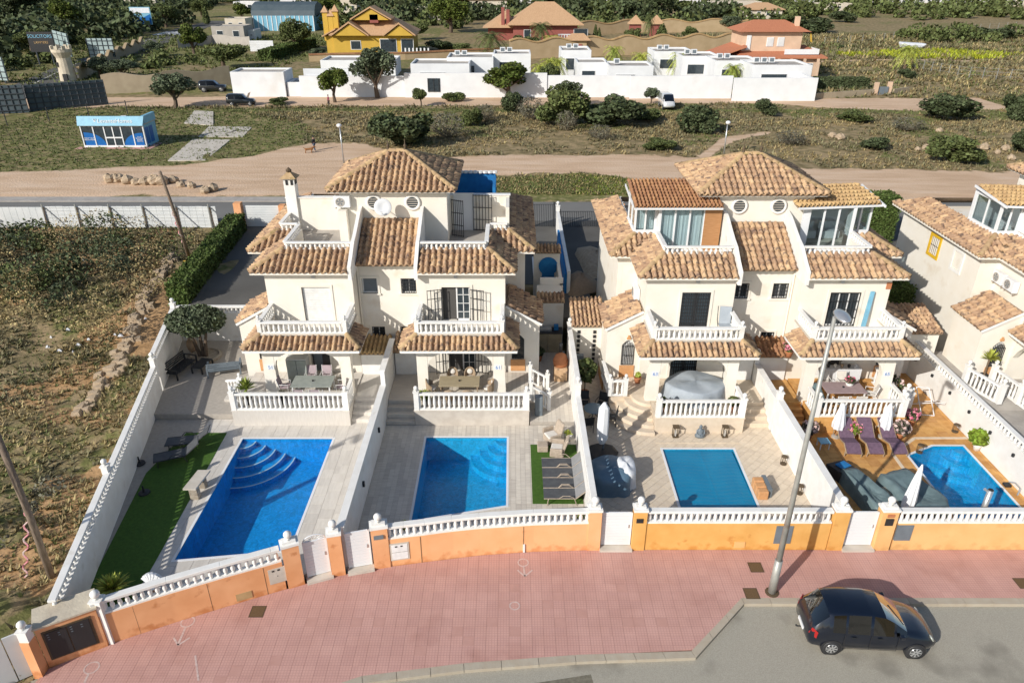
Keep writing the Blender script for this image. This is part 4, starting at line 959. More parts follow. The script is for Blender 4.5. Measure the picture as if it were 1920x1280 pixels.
            for k in range(2): bx(q, s, 3 + 1.3 * k, 4.0 + 1.3 * k, 5.0, 5.7, 7.1, 7.5); bx(q, s, 3 + 1.3 * k, 4.0 + 1.3 * k, 5.6, 5.75, 7.1, 7.9)
            q.build('sofa', M['bwhite'], srw)
            T2 = Tiler(srw, 'tile_brown' if w == 'curtain' else 'tile_gold')
            if w == 'curtain': T2.slope(p(1.95, 2.95, 9.5), p(6.5, 2.95, 9.5), p(1.95, 6.0, 10.05), p(6.5, 6.0, 10.05), pitch=.2, row=.36)
            else: T2.slope(p(1.95, 3.0, 9.5), p(6.5, 3.55, 9.5), p(1.95, 6.4, 9.75), p(6.3, 6.4, 9.75), pitch=.22, row=.5)
            # sub-parts of the sunroom only
            for kk, (w_, Mx) in enumerate(T2.t[:]): pass
            T2.flush(120)
            gt = MB(); gt.beam(p(1.95, 2.93, 9.42), p(6.55, 2.93 if w == 'curtain' else 3.5, 9.42), .08, .1); gt.beam(p(6.55, 3.2, 9.45), p(6.55, 6.3, 9.75), .06, .12); gt.build('roof_edge', M['bwhite'], srw)
    for s in (-1, 1): MB().tube([(X(s, 1.58), Y(1.0), 6.8), (X(s, 1.58), Y(1.0), 1.1)], .045, 7).tube([(X(s, 1.58), Y(1.0), 6.8), (X(s, 1.58), Y(.7), 6.95)], .045, 7).build('downpipe', M['cream'], r)
    # ---- tower
    tcx = .12; tw = MB(); tw.box(cx + tcx - 2.85, cx + tcx + 2.85, Y(3.66), Y(8.5), 6.9, 10.08)
    if 1 in units or -1 in units:
        tw.build('tower_wall', M['cream'], r)
        E_ = 3.36; yf, yb = 3.14, 9.05; rx = .47; ry = 6.05; zr = 11.45; ze = 10.1
        q = lambda a, b, z: (cx + tcx + a, Y(b), z)
        T.slope(q(-E_, yf, ze), q(E_, yf, ze), q(-rx, ry, zr), q(rx, ry, zr)); T.slope(q(E_, yf, ze), q(E_, yb, ze), q(rx, ry, zr), q(rx, ry + .01, zr)); T.slope(q(-E_, yb, ze), q(-E_, yf, ze), q(-rx, ry + .01, zr), q(-rx, ry, zr)); T.slope(q(E_, yb, ze), q(-E_, yb, ze), q(rx, ry, zr), q(-rx, ry, zr))
        for a, b in (((-E_, yf), -rx), ((E_, yf), rx), ((-E_, yb), -rx), ((E_, yb), rx)): T.ridge(q(a[0], a[1], ze), q(b, ry, zr), .08)
        T.ridge(q(-rx, ry, zr), q(rx, ry, zr + .001), .08)
        so_ = MB(); so_.box(cx + tcx - 3.3, cx + tcx + 3.3, Y(3.2), Y(9), 9.98, 10.03); so_.build('soffit', M['white'], r)
        for s in (-1, 1):
            f = MB().lathe([(.11, 0), (.11, .08), (.05, .14), (.1, .24), (.07, .32), (.03, .36), (.02, .62)], q(s * rx, ry, zr + .1), 8); f.build('roof_finial', M['brown_iron'], r, True)
            wx = cx + tcx + s * 1.03; wz = 9.35
            ring = MB(); ring.lathe([(.30, 0), (.44, 0), (.44, .07), (.36, .12), (.30, .07)], n=20, cap=False); ring.xf(Matrix.Translation((wx, Y(3.66), wz)) @ Matrix.Rotation(R(90), 4, 'X')); rw = ring.build('round_window', M['white'], r, True)
            MB().lathe([(.31, 0), (.31, .03)], n=20).xf(Matrix.Translation((wx, Y(3.655), wz)) @ Matrix.Rotation(R(90), 4, 'X')).build('pane', M['darkpane'], rw)
            gq = MB()
            for k in (-.18, -.06, .06, .18): gq.box(wx - .28, wx + .28, Y(3.60), Y(3.61), wz + k - .015, wz + k + .015)
            gq.build('louvre', M['concrete_w'], rw)
    # ---- porch, balcony, side wing
    for s in (-1, 1):
        if s not in units: continue
        u = units[s]; p = lambda a, y, z: (X(s, a), Y(y), z)
        pc = MB()
        for (u0, u1) in ((1.66, 2.2), (5.5, 6.05)):
            pc = MB(); pc.hexa([p(u0, -2.3, 0), p(u1 + (.12 if u0 > 5 else 0), -2.3, 0), p(u1 + (.12 if u0 > 5 else 0), -1.85, 0), p(u0, -1.85, 0), p(u0, -2.25, 3.6), p(u1, -2.25, 3.6), p(u1, -1.9, 3.6), p(u0, -1.9, 3.6)]); pc.build('porch_column', M['cream'], r)
        ar = MB()                                                   # arched front: spandrels and beam
        n = 10; pts = []
        for k in range(n + 1): t = math.pi * k / n; pts.append((3.85 - 1.64 * math.cos(t), 2.55 + 1.0 * math.sin(t) ** .8))
        for (a, za), (b, zb) in zip(pts, pts[1:]): ar.hexa([p(a, -2.25, za), p(b, -2.25, zb), p(b, -1.95, zb), p(a, -1.95, za), p(a, -2.25, 4.0), p(b, -2.25, 4.0), p(b, -1.95, 4.0), p(a, -1.95, 4.0)])
        for uu in (1.68, 5.78):                                     # arched sides
            pt2 = [(-1.88 + 1.85 * k / 8, 2.4 + 1.0 * math.sin(math.pi * k / 8) ** .8) for k in range(9)]
            for (a, za), (b, zb) in zip(pt2, pt2[1:]): ar.hexa([p(uu, a, za), p(uu + .26, a, za), p(uu + .26, b, zb), p(uu, b, zb), p(uu, a, 4.0), p(uu + .26, a, 4.0), p(uu + .26, b, 4.0), p(uu, b, 4.0)])
        bx(ar, s, 1.66, 6.05, -2.25, 0, 4.001, 4.1)
        ar.build('porch_arch', M['cream'], r)
        bb = MB(); bx(bb, s, 1.68, 6.04, -2.24, -2.06, 4.1, 4.42); bx(bb, s, 1.68, 1.86, -2.06, 0, 4.1, 4.42); bx(bb, s, 5.86, 6.04, -2.06, 0, 4.1, 4.42); bb.build('balcony_parapet', M['cream'], r)
        bs = MB(); bx(bs, s, 1.60, 6.12, -2.32, -2.0, 4.421, 4.5); bx(bs, s, 1.60, 1.9, -2.0, 0, 4.421, 4.5); bx(bs, s, 5.82, 6.12, -2.0, 0, 4.421, 4.5); bs.build('balcony_ledge', M['concrete_w'], r)
        balustrade(r, [p(1.86, -2.16, 0)[:2], p(5.87, -2.16, 0)[:2]], 4.5, .62, .245, .1, .2, base=.05)
        for uu in (1.76, 5.96): balustrade(r, [p(uu, -2.04, 0)[:2], p(uu, -.02, 0)[:2]], 4.5, .62, .245, .1, .2, base=.05); ball_post(r, X(s, uu), Y(-2.16), 4.5, .66, .2)
        # porch skirt roof
        zE, zT = 3.93, 4.36
        T.slope(p(1.02, -2.92, zE), p(6.68, -2.92, zE), p(1.66, -2.28, zT), p(6.04, -2.28, zT), pitch=.27, row=.37)
        T.slope(p(6.68, -2.92, zE), p(6.68, -.05, zE), p(6.06, -2.28, zT), p(6.06, -.05, zT), pitch=.27, row=.37); T.slope(p(1.02, -.7, zE), p(1.02, -2.92, zE), p(1.64, -.7, zT), p(1.64, -2.28, zT), pitch=.27, row=.37)
        T.ridge(p(1.02, -2.92, zE), p(1.66, -2.28, zT), .07); T.ridge(p(6.68, -2.92, zE), p(6.04, -2.28, zT), .07)
        gu = MB(); gu.beam(p(1.0, -2.95, 3.84), p(6.7, -2.95, 3.84), .08, .11); gu.beam(p(6.7, -2.95, 3.84), p(6.7, -.1, 3.84), .06, .11); gu.beam(p(1.0, -2.95, 3.84), p(1.0, -.7, 3.84), .06, .11); bx(gu, s, 1.05, 6.65, -2.9, -2.3, 3.80, 3.83); gu.build('gutter', M['white'], r)
        x0, x1 = sorted((X(s, 2.1), X(s, 5.6))); MB().box(x0, x1, Y(-2.46), Y(-2.27), 3.6, 3.76).build('awning_cassette', M['bwhite' if cx < 0 else 'concrete'], r)
        # lean-to wing
        if u.get('wing', True):
            wz = MB(); wo = (.34, 1.0); zs = lambda a: 4.95 - (a - 6.1) / 1.9 * 1.05
            wz.ext([p(6.102, .15, 0), p(6.1 + wo[0], .15, 0), p(6.1 + wo[0], .15, zs(6.44) - .1), p(6.102, .15, 4.85)], (0, .25, 0)); wz.ext([p(6.1 + wo[1], .15, 0), p(7.9, .15, 0), p(7.9, .15, zs(7.9) - .1), p(6.1 + wo[1], .15, zs(7.1) - .1)], (0, .25, 0))
            aw = 8; 
            for k in range(aw):
                a_, b_ = 6.1 + wo[0] + (wo[1] - wo[0]) * k / aw, 6.1 + wo[0] + (wo[1] - wo[0]) * (k + 1) / aw; za, zb = 2.95 + .28 * math.sin(math.pi * k / aw), 2.95 + .28 * math.sin(math.pi * (k + 1) / aw)
                wz.ext([p(a_, .15, za), p(b_, .15, zb), p(b_, .15, zs(b_) - .1), p(a_, .15, zs(a_) - .1)], (0, .25, 0))
            wz.ext([p(6.1 + wo[0], .15, 0), p(6.1 + wo[1], .15, 0), p(6.1 + wo[1], .15, 1.75), p(6.1 + wo[0], .15, 1.75)], (0, .25, 0))
            bx(wz, s, 7.66, 7.9, .4, 2.75, 0, zs(7.9) - .1)
            if u.get('wing_ext'): pass
            wz.build('wing_wall', M['cream'], r)
            x0, x1 = sorted((X(s, 6.1 + wo[0]), X(s, 6.1 + wo[1]))); q = MB().box(x0 - .06, x1 + .06, Y(.10), Y(.16), 1.05, 1.74); q.build('brick_panel', M['brick'], r)
            ww = MB().box(x0, x1, Y(.3), Y(.34), 1.75, 3.23).build('arched_window', M['frame' if u.get('lightwin') else 'darkpane'], r); grille(ww, x0 + .02, x1 - .02, Y(.12), 1.8, 2.9, 7, 2, arch=.26)
            k = MB(); xm = (x0 + x1) / 2; k.box(xm - .1, xm + .1, Y(.09), Y(.148), 3.3, 3.42).box(xm - .05, xm + .05, Y(.09), Y(.148), 3.42, 3.52); k.build('keystone', M['brick'], r)
            T.slope(p(8.0, .12, 3.9), p(8.0, 2.98, 3.9), p(6.12, .12, 4.95), p(6.12, 2.98, 4.95))
            v = MB(); v.beam(p(8.02, .08, 3.83), p(6.12, .08, 4.88), .05, .12); v.build('verge', M['white'], r)
            fl = MB()
        # doors
        for which, (d0, d1), (z0, z1) in (('up', u.get('ud', (2.85, 4.3)), (4.1, 6.02)), ('gr', u.get('gd', (3.1, 4.5)), (1.06, 3.15))):
            x0, x1 = sorted((X(s, d0), X(s, d1))); kind = u[which]; y = Y(0)
            dr = trim(r, 'balcony_door' if which == 'up' else 'terrace_door', x0, x1, y, z0, z1, 'cream', .13, sill=False)
            if kind == 'shutter':
                n = 15
                for k in range(n): MB().box(x0 + .02, x1 - .02, y + .08, y + .10 + .008 * (k % 2), z0 + (z1 - z0) * k / n + .003, z0 + (z1 - z0) * (k + 1) / n - .003).build('shutter_slat', M['shutter'], dr)
            elif kind in ('open', 'openr'):
                xm = (x0 + x1) / 2; MB().box(x0, xm, y + .22, y + .24, z0, z1).build('dark_opening', M['interior'], dr)
                f = MB(); f.box(xm, xm + .07, y + .1, y + .16, z0, z1).box(x1 - .07, x1, y + .1, y + .16, z0, z1).box(xm, x1, y + .1, y + .16, z0, z0 + .1).box(xm, x1, y + .1, y + .16, z1 - .07, z1)
                f.box((xm + x1) / 2 - .02, (xm + x1) / 2 + .02, y + .11, y + .15, z0, z1)
                for k in range(1, 4): f.box(xm, x1, y + .11, y + .15, z0 + (z1 - z0) * k / 4 - .015, z0 + (z1 - z0) * k / 4 + .015)
                f.build('glazed_leaf', M['frame'], dr); MB().box(xm + .05, x1 - .05, y + .125, y + .135, z0 + .1, z1 - .07).build('pane', M['darkpane'], dr)
                for sgn, xx in ((-1, x0), (1, x1)):
                    gg = MB(); w = (x1 - x0) / 2 - .02
                    for k in range(5): gg.box(xx + sgn * (w * k / 4) - .016, xx + sgn * (w * k / 4) + .016, y - .16 - .05 * k, y - .13 - .05 * k, z0 + .02, z1 - .05)
                    for zz in (z0 + .08, z0 + .75, z0 + 1.35, z1 - .1): gg.hexa([(xx, y - .16, zz), (xx + sgn * w, y - .36, zz), (xx + sgn * w, y - .33, zz), (xx, y - .13, zz), (xx, y - .16, zz + .03), (xx + sgn * w, y - .36, zz + .03), (xx + sgn * w, y - .33, zz + .03), (xx, y - .13, zz + .03)])
                    gg.build('open_grille', M['iron'], dr)
            elif kind == 'black':
                MB().box(x0, x1, y + .1, y + .12, z0, z1).build('pane', M['glassgrey'], dr); g1 = MB(); xm = (x0 + x1) / 2
                for a_, b_ in ((x0, xm - .01), (xm + .01, x1)):
                    g1.box(a_, a_ + .06, y + .0, y + .05, z0, z1).box(b_ - .06, b_, y + .0, y + .05, z0, z1).box(a_, b_, y + .0, y + .05, z0, z0 + .1).box(a_, b_, y + .0, y + .05, z1 - .08, z1)
                    for k in range(5): xx = a_ + (b_ - a_) * (k + 1) / 6; g1.box(xx - .02, xx + .02, y + .01, y + .04, z0 + .1, z1 - .08)
                    for k in range(9): zz = z0 + (z1 - z0) * (k + 1) / 10; g1.box(a_ + .06, b_ - .06, y + .015, y + .035, zz - .02, zz + .02)
                g1.build('shutter', M['iron'], dr)
            elif kind == 'barsdoor':
                MB().box(x0, x1, y + .16, y + .18, z0, z1).build('pane', M['darkpane'], dr)
                f = MB()
                for k in range(4): xx = x0 + (x1 - x0 - .06) * k / 3; f.box(xx, xx + .06, y + .1, y + .16, z0, z1)
                f.box(x0, x1, y + .1, y + .15, z1 - .08, z1).box(x0, x1, y + .1, y + .15, z0, z0 + .1); f.build('frame', M['frame'], dr); grille(dr, x0 + .03, x1 - .03, y + .02, z0 + .05, z1 - .05, 9, 4)
            else:
                MB().box(x0, x1, y + .2, y + .22, z0, z1).build('dark_opening', M['interior'], dr)
                MB().box(x0 + .1, x0 + (x1 - x0) * .55, y + .12, y + .16, z0, z1).build('door_leaf', M['greydoor' if s < 0 else 'frame'], dr)
        lx = X(s, 3.6); MB().box(lx - .09, lx + .09, Y(-.12), Y(-.0), 6.55, 6.72).build('wall_lamp', M['alu'], r)
    T.flush()
    return r
sideC = [(1.6, 2.35, 5.35, 6.35), (4.0, 4.9, 5.3, 6.35)]
HA = duplex(-6.45, 34.35, 'cream semi-detached villa with tiled tower and satellite dish, behind the two left pools', {'blind': True, 'units': {
    -1: {'up': 'shutter', 'gr': 'half', 'gd': (3.3, 4.3)}, 1: {'up': 'open', 'gr': 'open', 'gd': (3.1, 4.5)}}})
HB = duplex(12.85, 33.69, 'cream semi-detached villa with two glazed roof sunrooms, behind the teal covered pool', {'units': {
    -1: {'up': 'black', 'gr': 'black', 'sun': 'curtain', 'lightwin': True, 'deckfloor': True}, 1: {'up': 'barsdoor', 'gr': 'half', 'ud': (3.15, 4.7), 'sun': 'clear'}}})
HC = duplex(32.15, 33.5, 'cream villa with a yellow framed side window at the right edge', {'units': {-1: {'up': 'shutter', 'gr': 'half', 'side_holes': sideC, 'lightwin': True, 'sun': 'clear'}}})
# side windows of the right villa, facing left
for (a0, a1, z0, z1), mm, pane in ((sideC[0], 'white', 'concrete_w'), (sideC[1], None, 'glassgrey')):
    xw = 32.15 - 7.16; y0_, y1_ = 36.5 + a0, 36.5 + a1; t = MB(); w = .16
    t.box(xw - .06, xw + .03, y0_ - w, y0_, z0 - w, z1 + w).box(xw - .06, xw + .03, y1_, y1_ + w, z0 - w, z1 + w).box(xw - .06, xw + .03, y0_, y1_, z1, z1 + w).box(xw - .06, xw + .03, y0_, y1_, z0 - w, z0)
    if mm is None: dm('yellowpaint', (.70, .44, .02), (.60, .36, .02), 3)
    wo = t.build('side_window', M[mm or 'yellowpaint'], HC, label='side window with %s surround' % ('yellow' if mm is None else 'white'))
    MB().box(xw + .1, xw + .12, y0_, y1_, z0, z1).build('pane', M[pane], wo)
    if mm is None:
        q = MB()
        for k in range(5): q.box(xw + .0, xw + .03, y0_ + (y1_ - y0_) * (k + .5) / 5 - .015, y0_ + (y1_ - y0_) * (k + .5) / 5 + .015, z0, z1)
        q.box(xw, xw + .03, y0_, y1_, (z0 + z1) / 2 - .02, (z0 + z1) / 2 + .02); q.build('grille', M['brown_iron'], wo)
ac_unit('white air conditioner under the tower eave beside the satellite dish', (-9.0, 38.0, 9.15))
ac_unit('air conditioner high on the recessed wall above the open porch roof', (-4.95, 35.45, 3.3))
ac_unit('left of two air conditioners on the side wall of the villa at the right edge', (25.98, 35.9, 5.6), R(-90)); ac_unit('right of two air conditioners on the side wall of the villa at the right edge', (25.98, 34.9, 5.6), R(-90))
ac_unit('air conditioner on the side wall of the sunroom villa', (6.72, 35.6, 4.9), R(-90))
# chimney
ch = thing('chimney', 'white chimney with slotted top and tiled cap on the left roof terrace wall', 'chimney', (-12.5, 40.5, 8.9))
cy = MB().box(-12.74, -12.14, 40.2, 40.8, 7, 10.05).build('shaft', M['white'], ch)
for k in (-12.62, -12.34): MB().box(k, k + .13, 40.17, 40.2, 9.68, 9.95).build('vent', M['dark'], cy)
MB().box(-12.14, -12.11, 40.35, 40.65, 9.68, 9.95).build('vent', M['dark'], cy)
MB().add([(-12.9, 40.04, 10.05), (-11.98, 40.04, 10.05), (-11.98, 40.96, 10.05), (-12.9, 40.96, 10.05), (-12.44, 40.5, 10.42)], [(0, 1, 4), (1, 2, 4), (2, 3, 4), (3, 0, 4), (3, 2, 1, 0)]).build('cap', M['ridge'], ch)
MB().lathe([(.14, 0), (.17, .1), (.08, .2), (.02, .26)], (-12.44, 40.5, 10.34), 8).build('cowl', M['brown_iron'], ch)
# satellite dish
MB().box(-9.25, -8.8, 37.55, 37.95, 7.0, 9.0).build('pier', M['cream'], HA)
sdh = thing('satellite_dish', 'white satellite dish on the tower wall between two round windows', 'satellite dish', (-6.9, 37.9, 9.2))
dd = MB().lathe([(.001, .0), (.2, .02), (.36, .07), (.46, .13), (.44, .15), (.2, .05), (.001, .03)], n=20); dd.xf(Matrix.Translation((-6.78, 37.25, 9.3)) @ Matrix.Rotation(R(12), 4, 'Z') @ Matrix.Rotation(R(70), 4, 'X')); dd.build('dish', M['bwhite'], sdh, True)
MB().tube([(-6.75, 38.0, 9.0), (-6.75, 37.5, 9.0), (-6.78, 37.25, 9.25)], .025, 6).tube([(-6.78, 37.25, 8.92), (-6.8, 36.8, 9.1)], .015, 6).build('arm', M['alu'], sdh); MB().box(-6.84, -6.76, 36.74, 36.86, 9.07, 9.2).build('receiver', M['bwhite'], sdh)
# roof terrace gate of the middle unit and blue pergola behind
tg = thing('terrace_gate', 'black iron double gate standing open on the roof terrace of the middle villa', 'gate', (-2.7, 39.8, 7))
for k, (xa, ya, xb, yb) in enumerate(((-3.35, 39.3, -2.7, 39.0), (-2.2, 40.2, -1.15, 40.1))):
    gq = MB()
    for i in range(7): t = i / 6; gq.box(xa + (xb - xa) * t - .018, xa + (xb - xa) * t + .018, ya + (yb - ya) * t - .015, ya + (yb - ya) * t + .015, 7.04, 9.15)
    for z in (7.1, 7.7, 8.4, 9.1): gq.beam((xa, ya, z), (xb, yb, z), .03, .035)
    gq.build('gate_leaf', M['iron'], tg)
MB().box(-3.3, -2.15, 40.28, 40.34, 7.03, 9.2).build('door', M['bwhite'], tg)
bp = thing('roof_room', 'blue walled rear roof terrace with scalloped white edge behind the tower', 'roof terrace', (-2, 43, 8))
MB().box(-3.6, -1.0, 43.6, 43.8, 7.7, 9.55).box(-1.12, -.95, 41.2, 43.6, 7.7, 9.3).build('blue_wall', M['blue'], bp); sc = MB()
for k in range(9): sc.lathe([(.15, 0), (.15, .12)], (-3.35 + k * .29, 43.55, 9.5), 8)
sc.build('scalloped_coping', M['white'], bp)
sp = thing('scooter_pump', None, None) if False else None
# utility lean-tos in the recesses
def leanto(label, x0, x1, ye, yt, ze, zt, mat_='white', tiles='tile', base=0, grp='small tiled lean-to roofs'):
    r = thing('tiled_outhouse', label, 'outhouse', ((x0 + x1) / 2, yt, base), grp); MB().box(x0, x1, ye + .18, yt - .02, base, ze - .06).build('wall', M[mat_], r)
    T = Tiler(r, tiles); T.slope((x0 - .05, ye, ze), (x1 + .05, ye, ze), (x0 - .05, yt, zt), (x1 + .05, yt, zt), pitch=.24, row=.36); T.flush(); return r
leanto('utility lean-to with pale tiles in the recess of the leftmost terrace', -8.05, -6.56, 34.0, 35.4, 2.35, 2.7, tiles='tile_gold'); leanto('utility lean-to with white doors in the recess beside the rattan dining terrace', -6.24, -4.85, 34.0, 35.4, 2.45, 2.9)
leanto('utility lean-to with brown tiles beside the oval covered table', 11.25, 12.7, 33.4, 34.7, 2.5, 2.9, tiles='tile_brown'); leanto('utility lean-to with brown tiles and hanging plant beside the lilac table', 13.0, 14.45, 33.4, 34.7, 2.5, 2.9, tiles='tile_brown')
r = leanto('white wall with dark ventilation slots under a tiled roof beside the barbecue', 3.32, 5.1, 36.0, 38.4, 3.0, 3.55, 'cream')
for xx in (3.62, 4.5):
    for k in range(8): MB().box(xx, xx + .16, 36.13, 36.2, .5 + k * .28, .68 + k * .28).build('vent_slot', M['dark'], r)
leanto('tiled roof over a white gate wall between the right villas', 20.9, 23.4, 35.5, 37.9, 2.8, 3.4, 'cream')
r = thing('annexe', 'cream annexe with blue arched shower wall between the two villas', 'annexe', (2.3, 40, 0))
MB().box(1.5, 3.0, 38.6, 41.0, 0, 3.3).build('wall', M['cream'], r); MB().box(1.7, 3.1, 41.0, 41.15, 3.3, 3.75).box(2.9, 3.1, 41.0, 44.4, 0, 3.4).box(1.4, 3.1, 44.4, 44.6, 0, 4.2).build('yard_wall', M['cream'], r)
sh = MB().box(1.95, 2.75, 44.34, 44.39, .5, 3.6); sh.lathe([(.4, 0), (.4, .05)], (0, 0, 0), 16) if False else None; sh.build('blue_shower_wall', M['blue'], r)
MB().lathe([(.62, 0), (.62, .06)], n=20).xf(Matrix.Translation((2.35, 44.39, 3.2)) @ Matrix.Rotation(R(90), 4, 'X')).build('blue_arch', M['blue'], r)
T = Tiler(r); T.slope((1.45, 38.5, 3.3), (3.05, 38.5, 3.3), (1.45, 39.2, 3.6), (3.05, 39.2, 3.6), pitch=.22, row=.36); T.slope((1.35, 44.2, 4.2), (3.15, 44.2, 4.2), (1.35, 44.8, 4.45), (3.15, 44.8, 4.45), pitch=.22, row=.36); T.flush()
yc = thing('yard_canopy', 'white paved side yard with terracotta edge and blue wall between the villas', 'yard', (2.6, 50, 1)); MB().box(1.5, 3.2, 46.5, 51.5, 1.0, 1.15).build('white_floor', M['white'], yc); MB().box(3.2, 3.5, 46.5, 51.5, 1.0, 1.35).build('terracotta_edge', M['terracotta'], yc); MB().box(3.5, 3.65, 45.0, 54.0, 0, 2.4).build('blue_wall', M['blue'], yc)
wp = thing('garden_wall', 'white wall with a finial running back to the street gate between the villas', 'wall', (3.75, 52, 1)); MB().box(3.66, 3.88, 45.0, 58.5, 0, 2.6).build('wall_body', M['white'], wp); ball_post(wp, 3.77, 58.3, 2.6, .4, .3)

# ---- terraces
def terrace(label, x0, x1, y0, y1, m, mw, posts=True, group='raised dining terraces'):
    r = thing('raised_terrace', label, 'terrace', ((x0 + x1) / 2, y0, .2), group); MB().box(x0, x1, y0, y1, .0, 1.03).build('terrace_wall', M[mw], r)
    bb = MB(); bb.box(x0 - .03, x1 + .03, y0 - .03, y0 + .25, 1.031, 1.07); bb.build('edge_strip', M[mw], r)
    balustrade(r, [(x0 + .14, y0 + .13), (x1 - .14, y0 + .13)], 1.07, .93, .24, .1, .18, base=.07); ball_post(r, x0 + .12, y0 + .13, 1.07, 1.0, .24); ball_post(r, x1 - .12, y0 + .13, 1.07, 1.0, .24)
    return r
tA = terrace('grey tiled terrace with white balustrade and glass dining table, above the leftmost pool', -13.85, -8.05, 30.46, 34.34, 'deck1', 'deck1')
tB = terrace('pale plank terrace with white balustrade and rattan dining set, above the middle pool', -4.82, .85, 30.46, 34.34, 'deck2', 'deck2')
tC = terrace('beige terrace with white balustrade and grey covered table, above the teal pool cover', 6.98, 11.3, 29.8, 33.68, 'deck3', 'deck3')
tD = terrace('orange terrace with white balustrade and lilac dining table', 14.7, 19.1, 29.85, 33.68, 'deck4', 'deck4')
for t_, nm, reg, mm, w_, l_ in ((tA, 'floor_tile', (-13.85, -8.05, 30.75, 34.3), 'deck1', .6, .6), (tB, 'floor_plank', (-4.82, .85, 30.75, 34.3), 'deck2', .22, 1.2), (tC, 'floor_tile', (6.98, 11.3, 30.1, 33.6), 'deck3', .33, .33), (tD, 'floor_tile', (14.7, 19.1, 30.15, 33.6), 'deck4', .4, .4)):
    x0, x1, y0, y1 = reg; pave('terrace_floor', nm, [[(x0, y0), (x1, y0), (x1, y1), (x0, y1)]], [], w_, l_, 1.052, M[mm], M['joint'], limit=180, parent=t_, base=.02)
side_house = MB(); side_house.box(.6, 1.5, 34.35, 34.5, 0, 1.05)
def steps(label, x0, x1, y0, n, z0, z1, m, run=.34):
    r = thing('garden_steps', label, 'steps', ((x0 + x1) / 2, y0, z0), 'steps up to the terraces')
    for k in range(n): MB().box(x0, x1, y0 + k * run, y0 + (k + 1) * run + (2.4 if k == n - 1 else 0), z0 - .1, z0 + (z1 - z0) * (k + 1) / n).build('step', M[m], r, bevel=.012)
    return r
steps('grey steps between the leftmost terrace and the dividing wall', -8.04, -6.52, 30.7, 4, .2, 1.0, 'deck1'); steps('grey steps between the dividing wall and the rattan terrace', -6.28, -4.84, 30.5, 4, .2, 1.0, 'deck2')
steps('beige steps right of the oval covered table terrace', 11.32, 12.73, 30.3, 4, .2, 1.0, 'deck3'); steps('brown steps left of the lilac table terrace', 12.98, 14.6, 30.3, 4, .2, 1.0, 'deck4')
cs = thing('curved_steps', 'beige quarter round steps climbing to the covered table terrace', 'steps', (6.9, 31.5, .2))
for k in range(5):
    rr = 2.35 - .37 * k; pts = [(6.97, 32.0)] + [(6.97 + rr * math.cos(t), 32.0 + rr * 1.05 * math.sin(t)) for t in np.linspace(math.pi, 1.5 * math.pi, 12)]; MB().prism(pts, .1, .2 + .17 * (k + 1) - (.0 if k < 4 else .005)).build('step', M['deck3'], cs, bevel=.012)
lndg = thing('side_landing', 'beige landing in front of the arched window of the sunroom villa', 'landing', (6.0, 32.8, .2)); MB().box(4.9, 6.97, 32.0, 33.8, .1, 1.04).build('slab', M['deck3'], lndg)
rl = thing('stair_railing', 'white baluster railing curving round the beige landing', 'railing', (4.8, 32, 1), 'white stair railings'); balustrade(rl, [(5.0, 31.95), (5.75, 31.95)], 1.04, .9, .24, .1, .16, posts=[(4.98, 31.95, .95), (5.78, 31.95, .95)], pw=.2); balustrade(rl, [(4.95, 32.1), (4.85, 34.0)], 1.04, .9, .24, .1, .16)
rl = thing('stair_railing', 'two white sloping stair railings right of the rattan terrace', 'railing', (1.3, 33, 1), 'white stair railings')
for yy in (31.6, 33.4):
    za = lambda t: 1.05 - .65 * t / 1.0; balustrade(rl, [(.95, yy), (1.85, yy)], 0, .85, .3, .1, .12, zf=lambda t: 1.0 - .55 * t / .9); ball_post(rl, .95, yy, 1.0, 1.0, .18); ball_post(rl, 1.88, yy, .38, 1.05, .18)
steps('pale side steps between the two white stair railings', .9, 1.6, 31.7, 1, .38, .75, 'deck2')
rl = thing('stair_railing', 'white railing with yucca beside the steps left of the leftmost terrace', 'railing', (-14.2, 33, 1), 'white stair railings')
balustrade(rl, [(-13.8, 30.75), (-13.8, 31.9)], 1.05, .9, .24, .1, .16, posts=[(-13.8, 32.0, .98)], pw=.2); balustrade(rl, [(-13.9, 32.1), (-14.9, 32.9)], 0, .85, .3, .1, .12, zf=lambda t: 1.05 - .4 * t)
for k in range(3): MB().box(-14.9 + .33 * k, -13.86, 32.2, 34.0, .45, .65 + .17 * k).build('step', M['deck1'], rl)
rl = thing('stair_railing', 'white railing closing the right side of the lilac table terrace', 'railing', (19.1, 32, 1), 'white stair railings'); balustrade(rl, [(19.02, 30.3), (19.02, 33.2)], 1.07, .93, .24, .1, .18, posts=[(19.6, 31.0, .9), (19.02, 30.3, 1.0)]); balustrade(rl, [(19.1, 30.1), (20.0, 31.3)], .6, .93, .24, .1, .16, posts=[(20.05, 31.35, .95)])
balustrade(tA, [(-8.15, 30.8), (-8.15, 32.0)], 1.07, .93, .24, .1, .16); balustrade(tC, [(11.2, 30.2), (11.2, 31.3)], 1.07, .93, .24, .1, .16); balustrade(tD, [(14.8, 30.2), (14.8, 31.2)], 1.07, .93, .24, .1, .16)
rl = thing('stair_railing', 'white baluster railing below the arched grille of the right edge villa', 'railing', (25, 32, 1), 'white stair railings'); balustrade(rl, [(23.7, 33.0), (24.3, 31.2)], 1.1, .95, .24, .1, .18, posts=[(23.7, 33.05, 1.05), (24.35, 31.1, 1.05)])
rl = thing('stair_railing', 'white baluster railing beside the potted yucca at the right edge', 'railing', (26, 31, 1), 'white stair railings'); balustrade(rl, [(25.1, 33.0), (25.3, 31.1), (25.5, 29.5)], 1.1, .95, .24, .1, .18, posts=[(25.1, 33.05, 1.05), (25.3, 31.1, 1.05)])
MB().box(23.6, 27, 31.2, 36.6, 0, 1.1).build('side_landing_slab', M['concrete'], kind='structure')
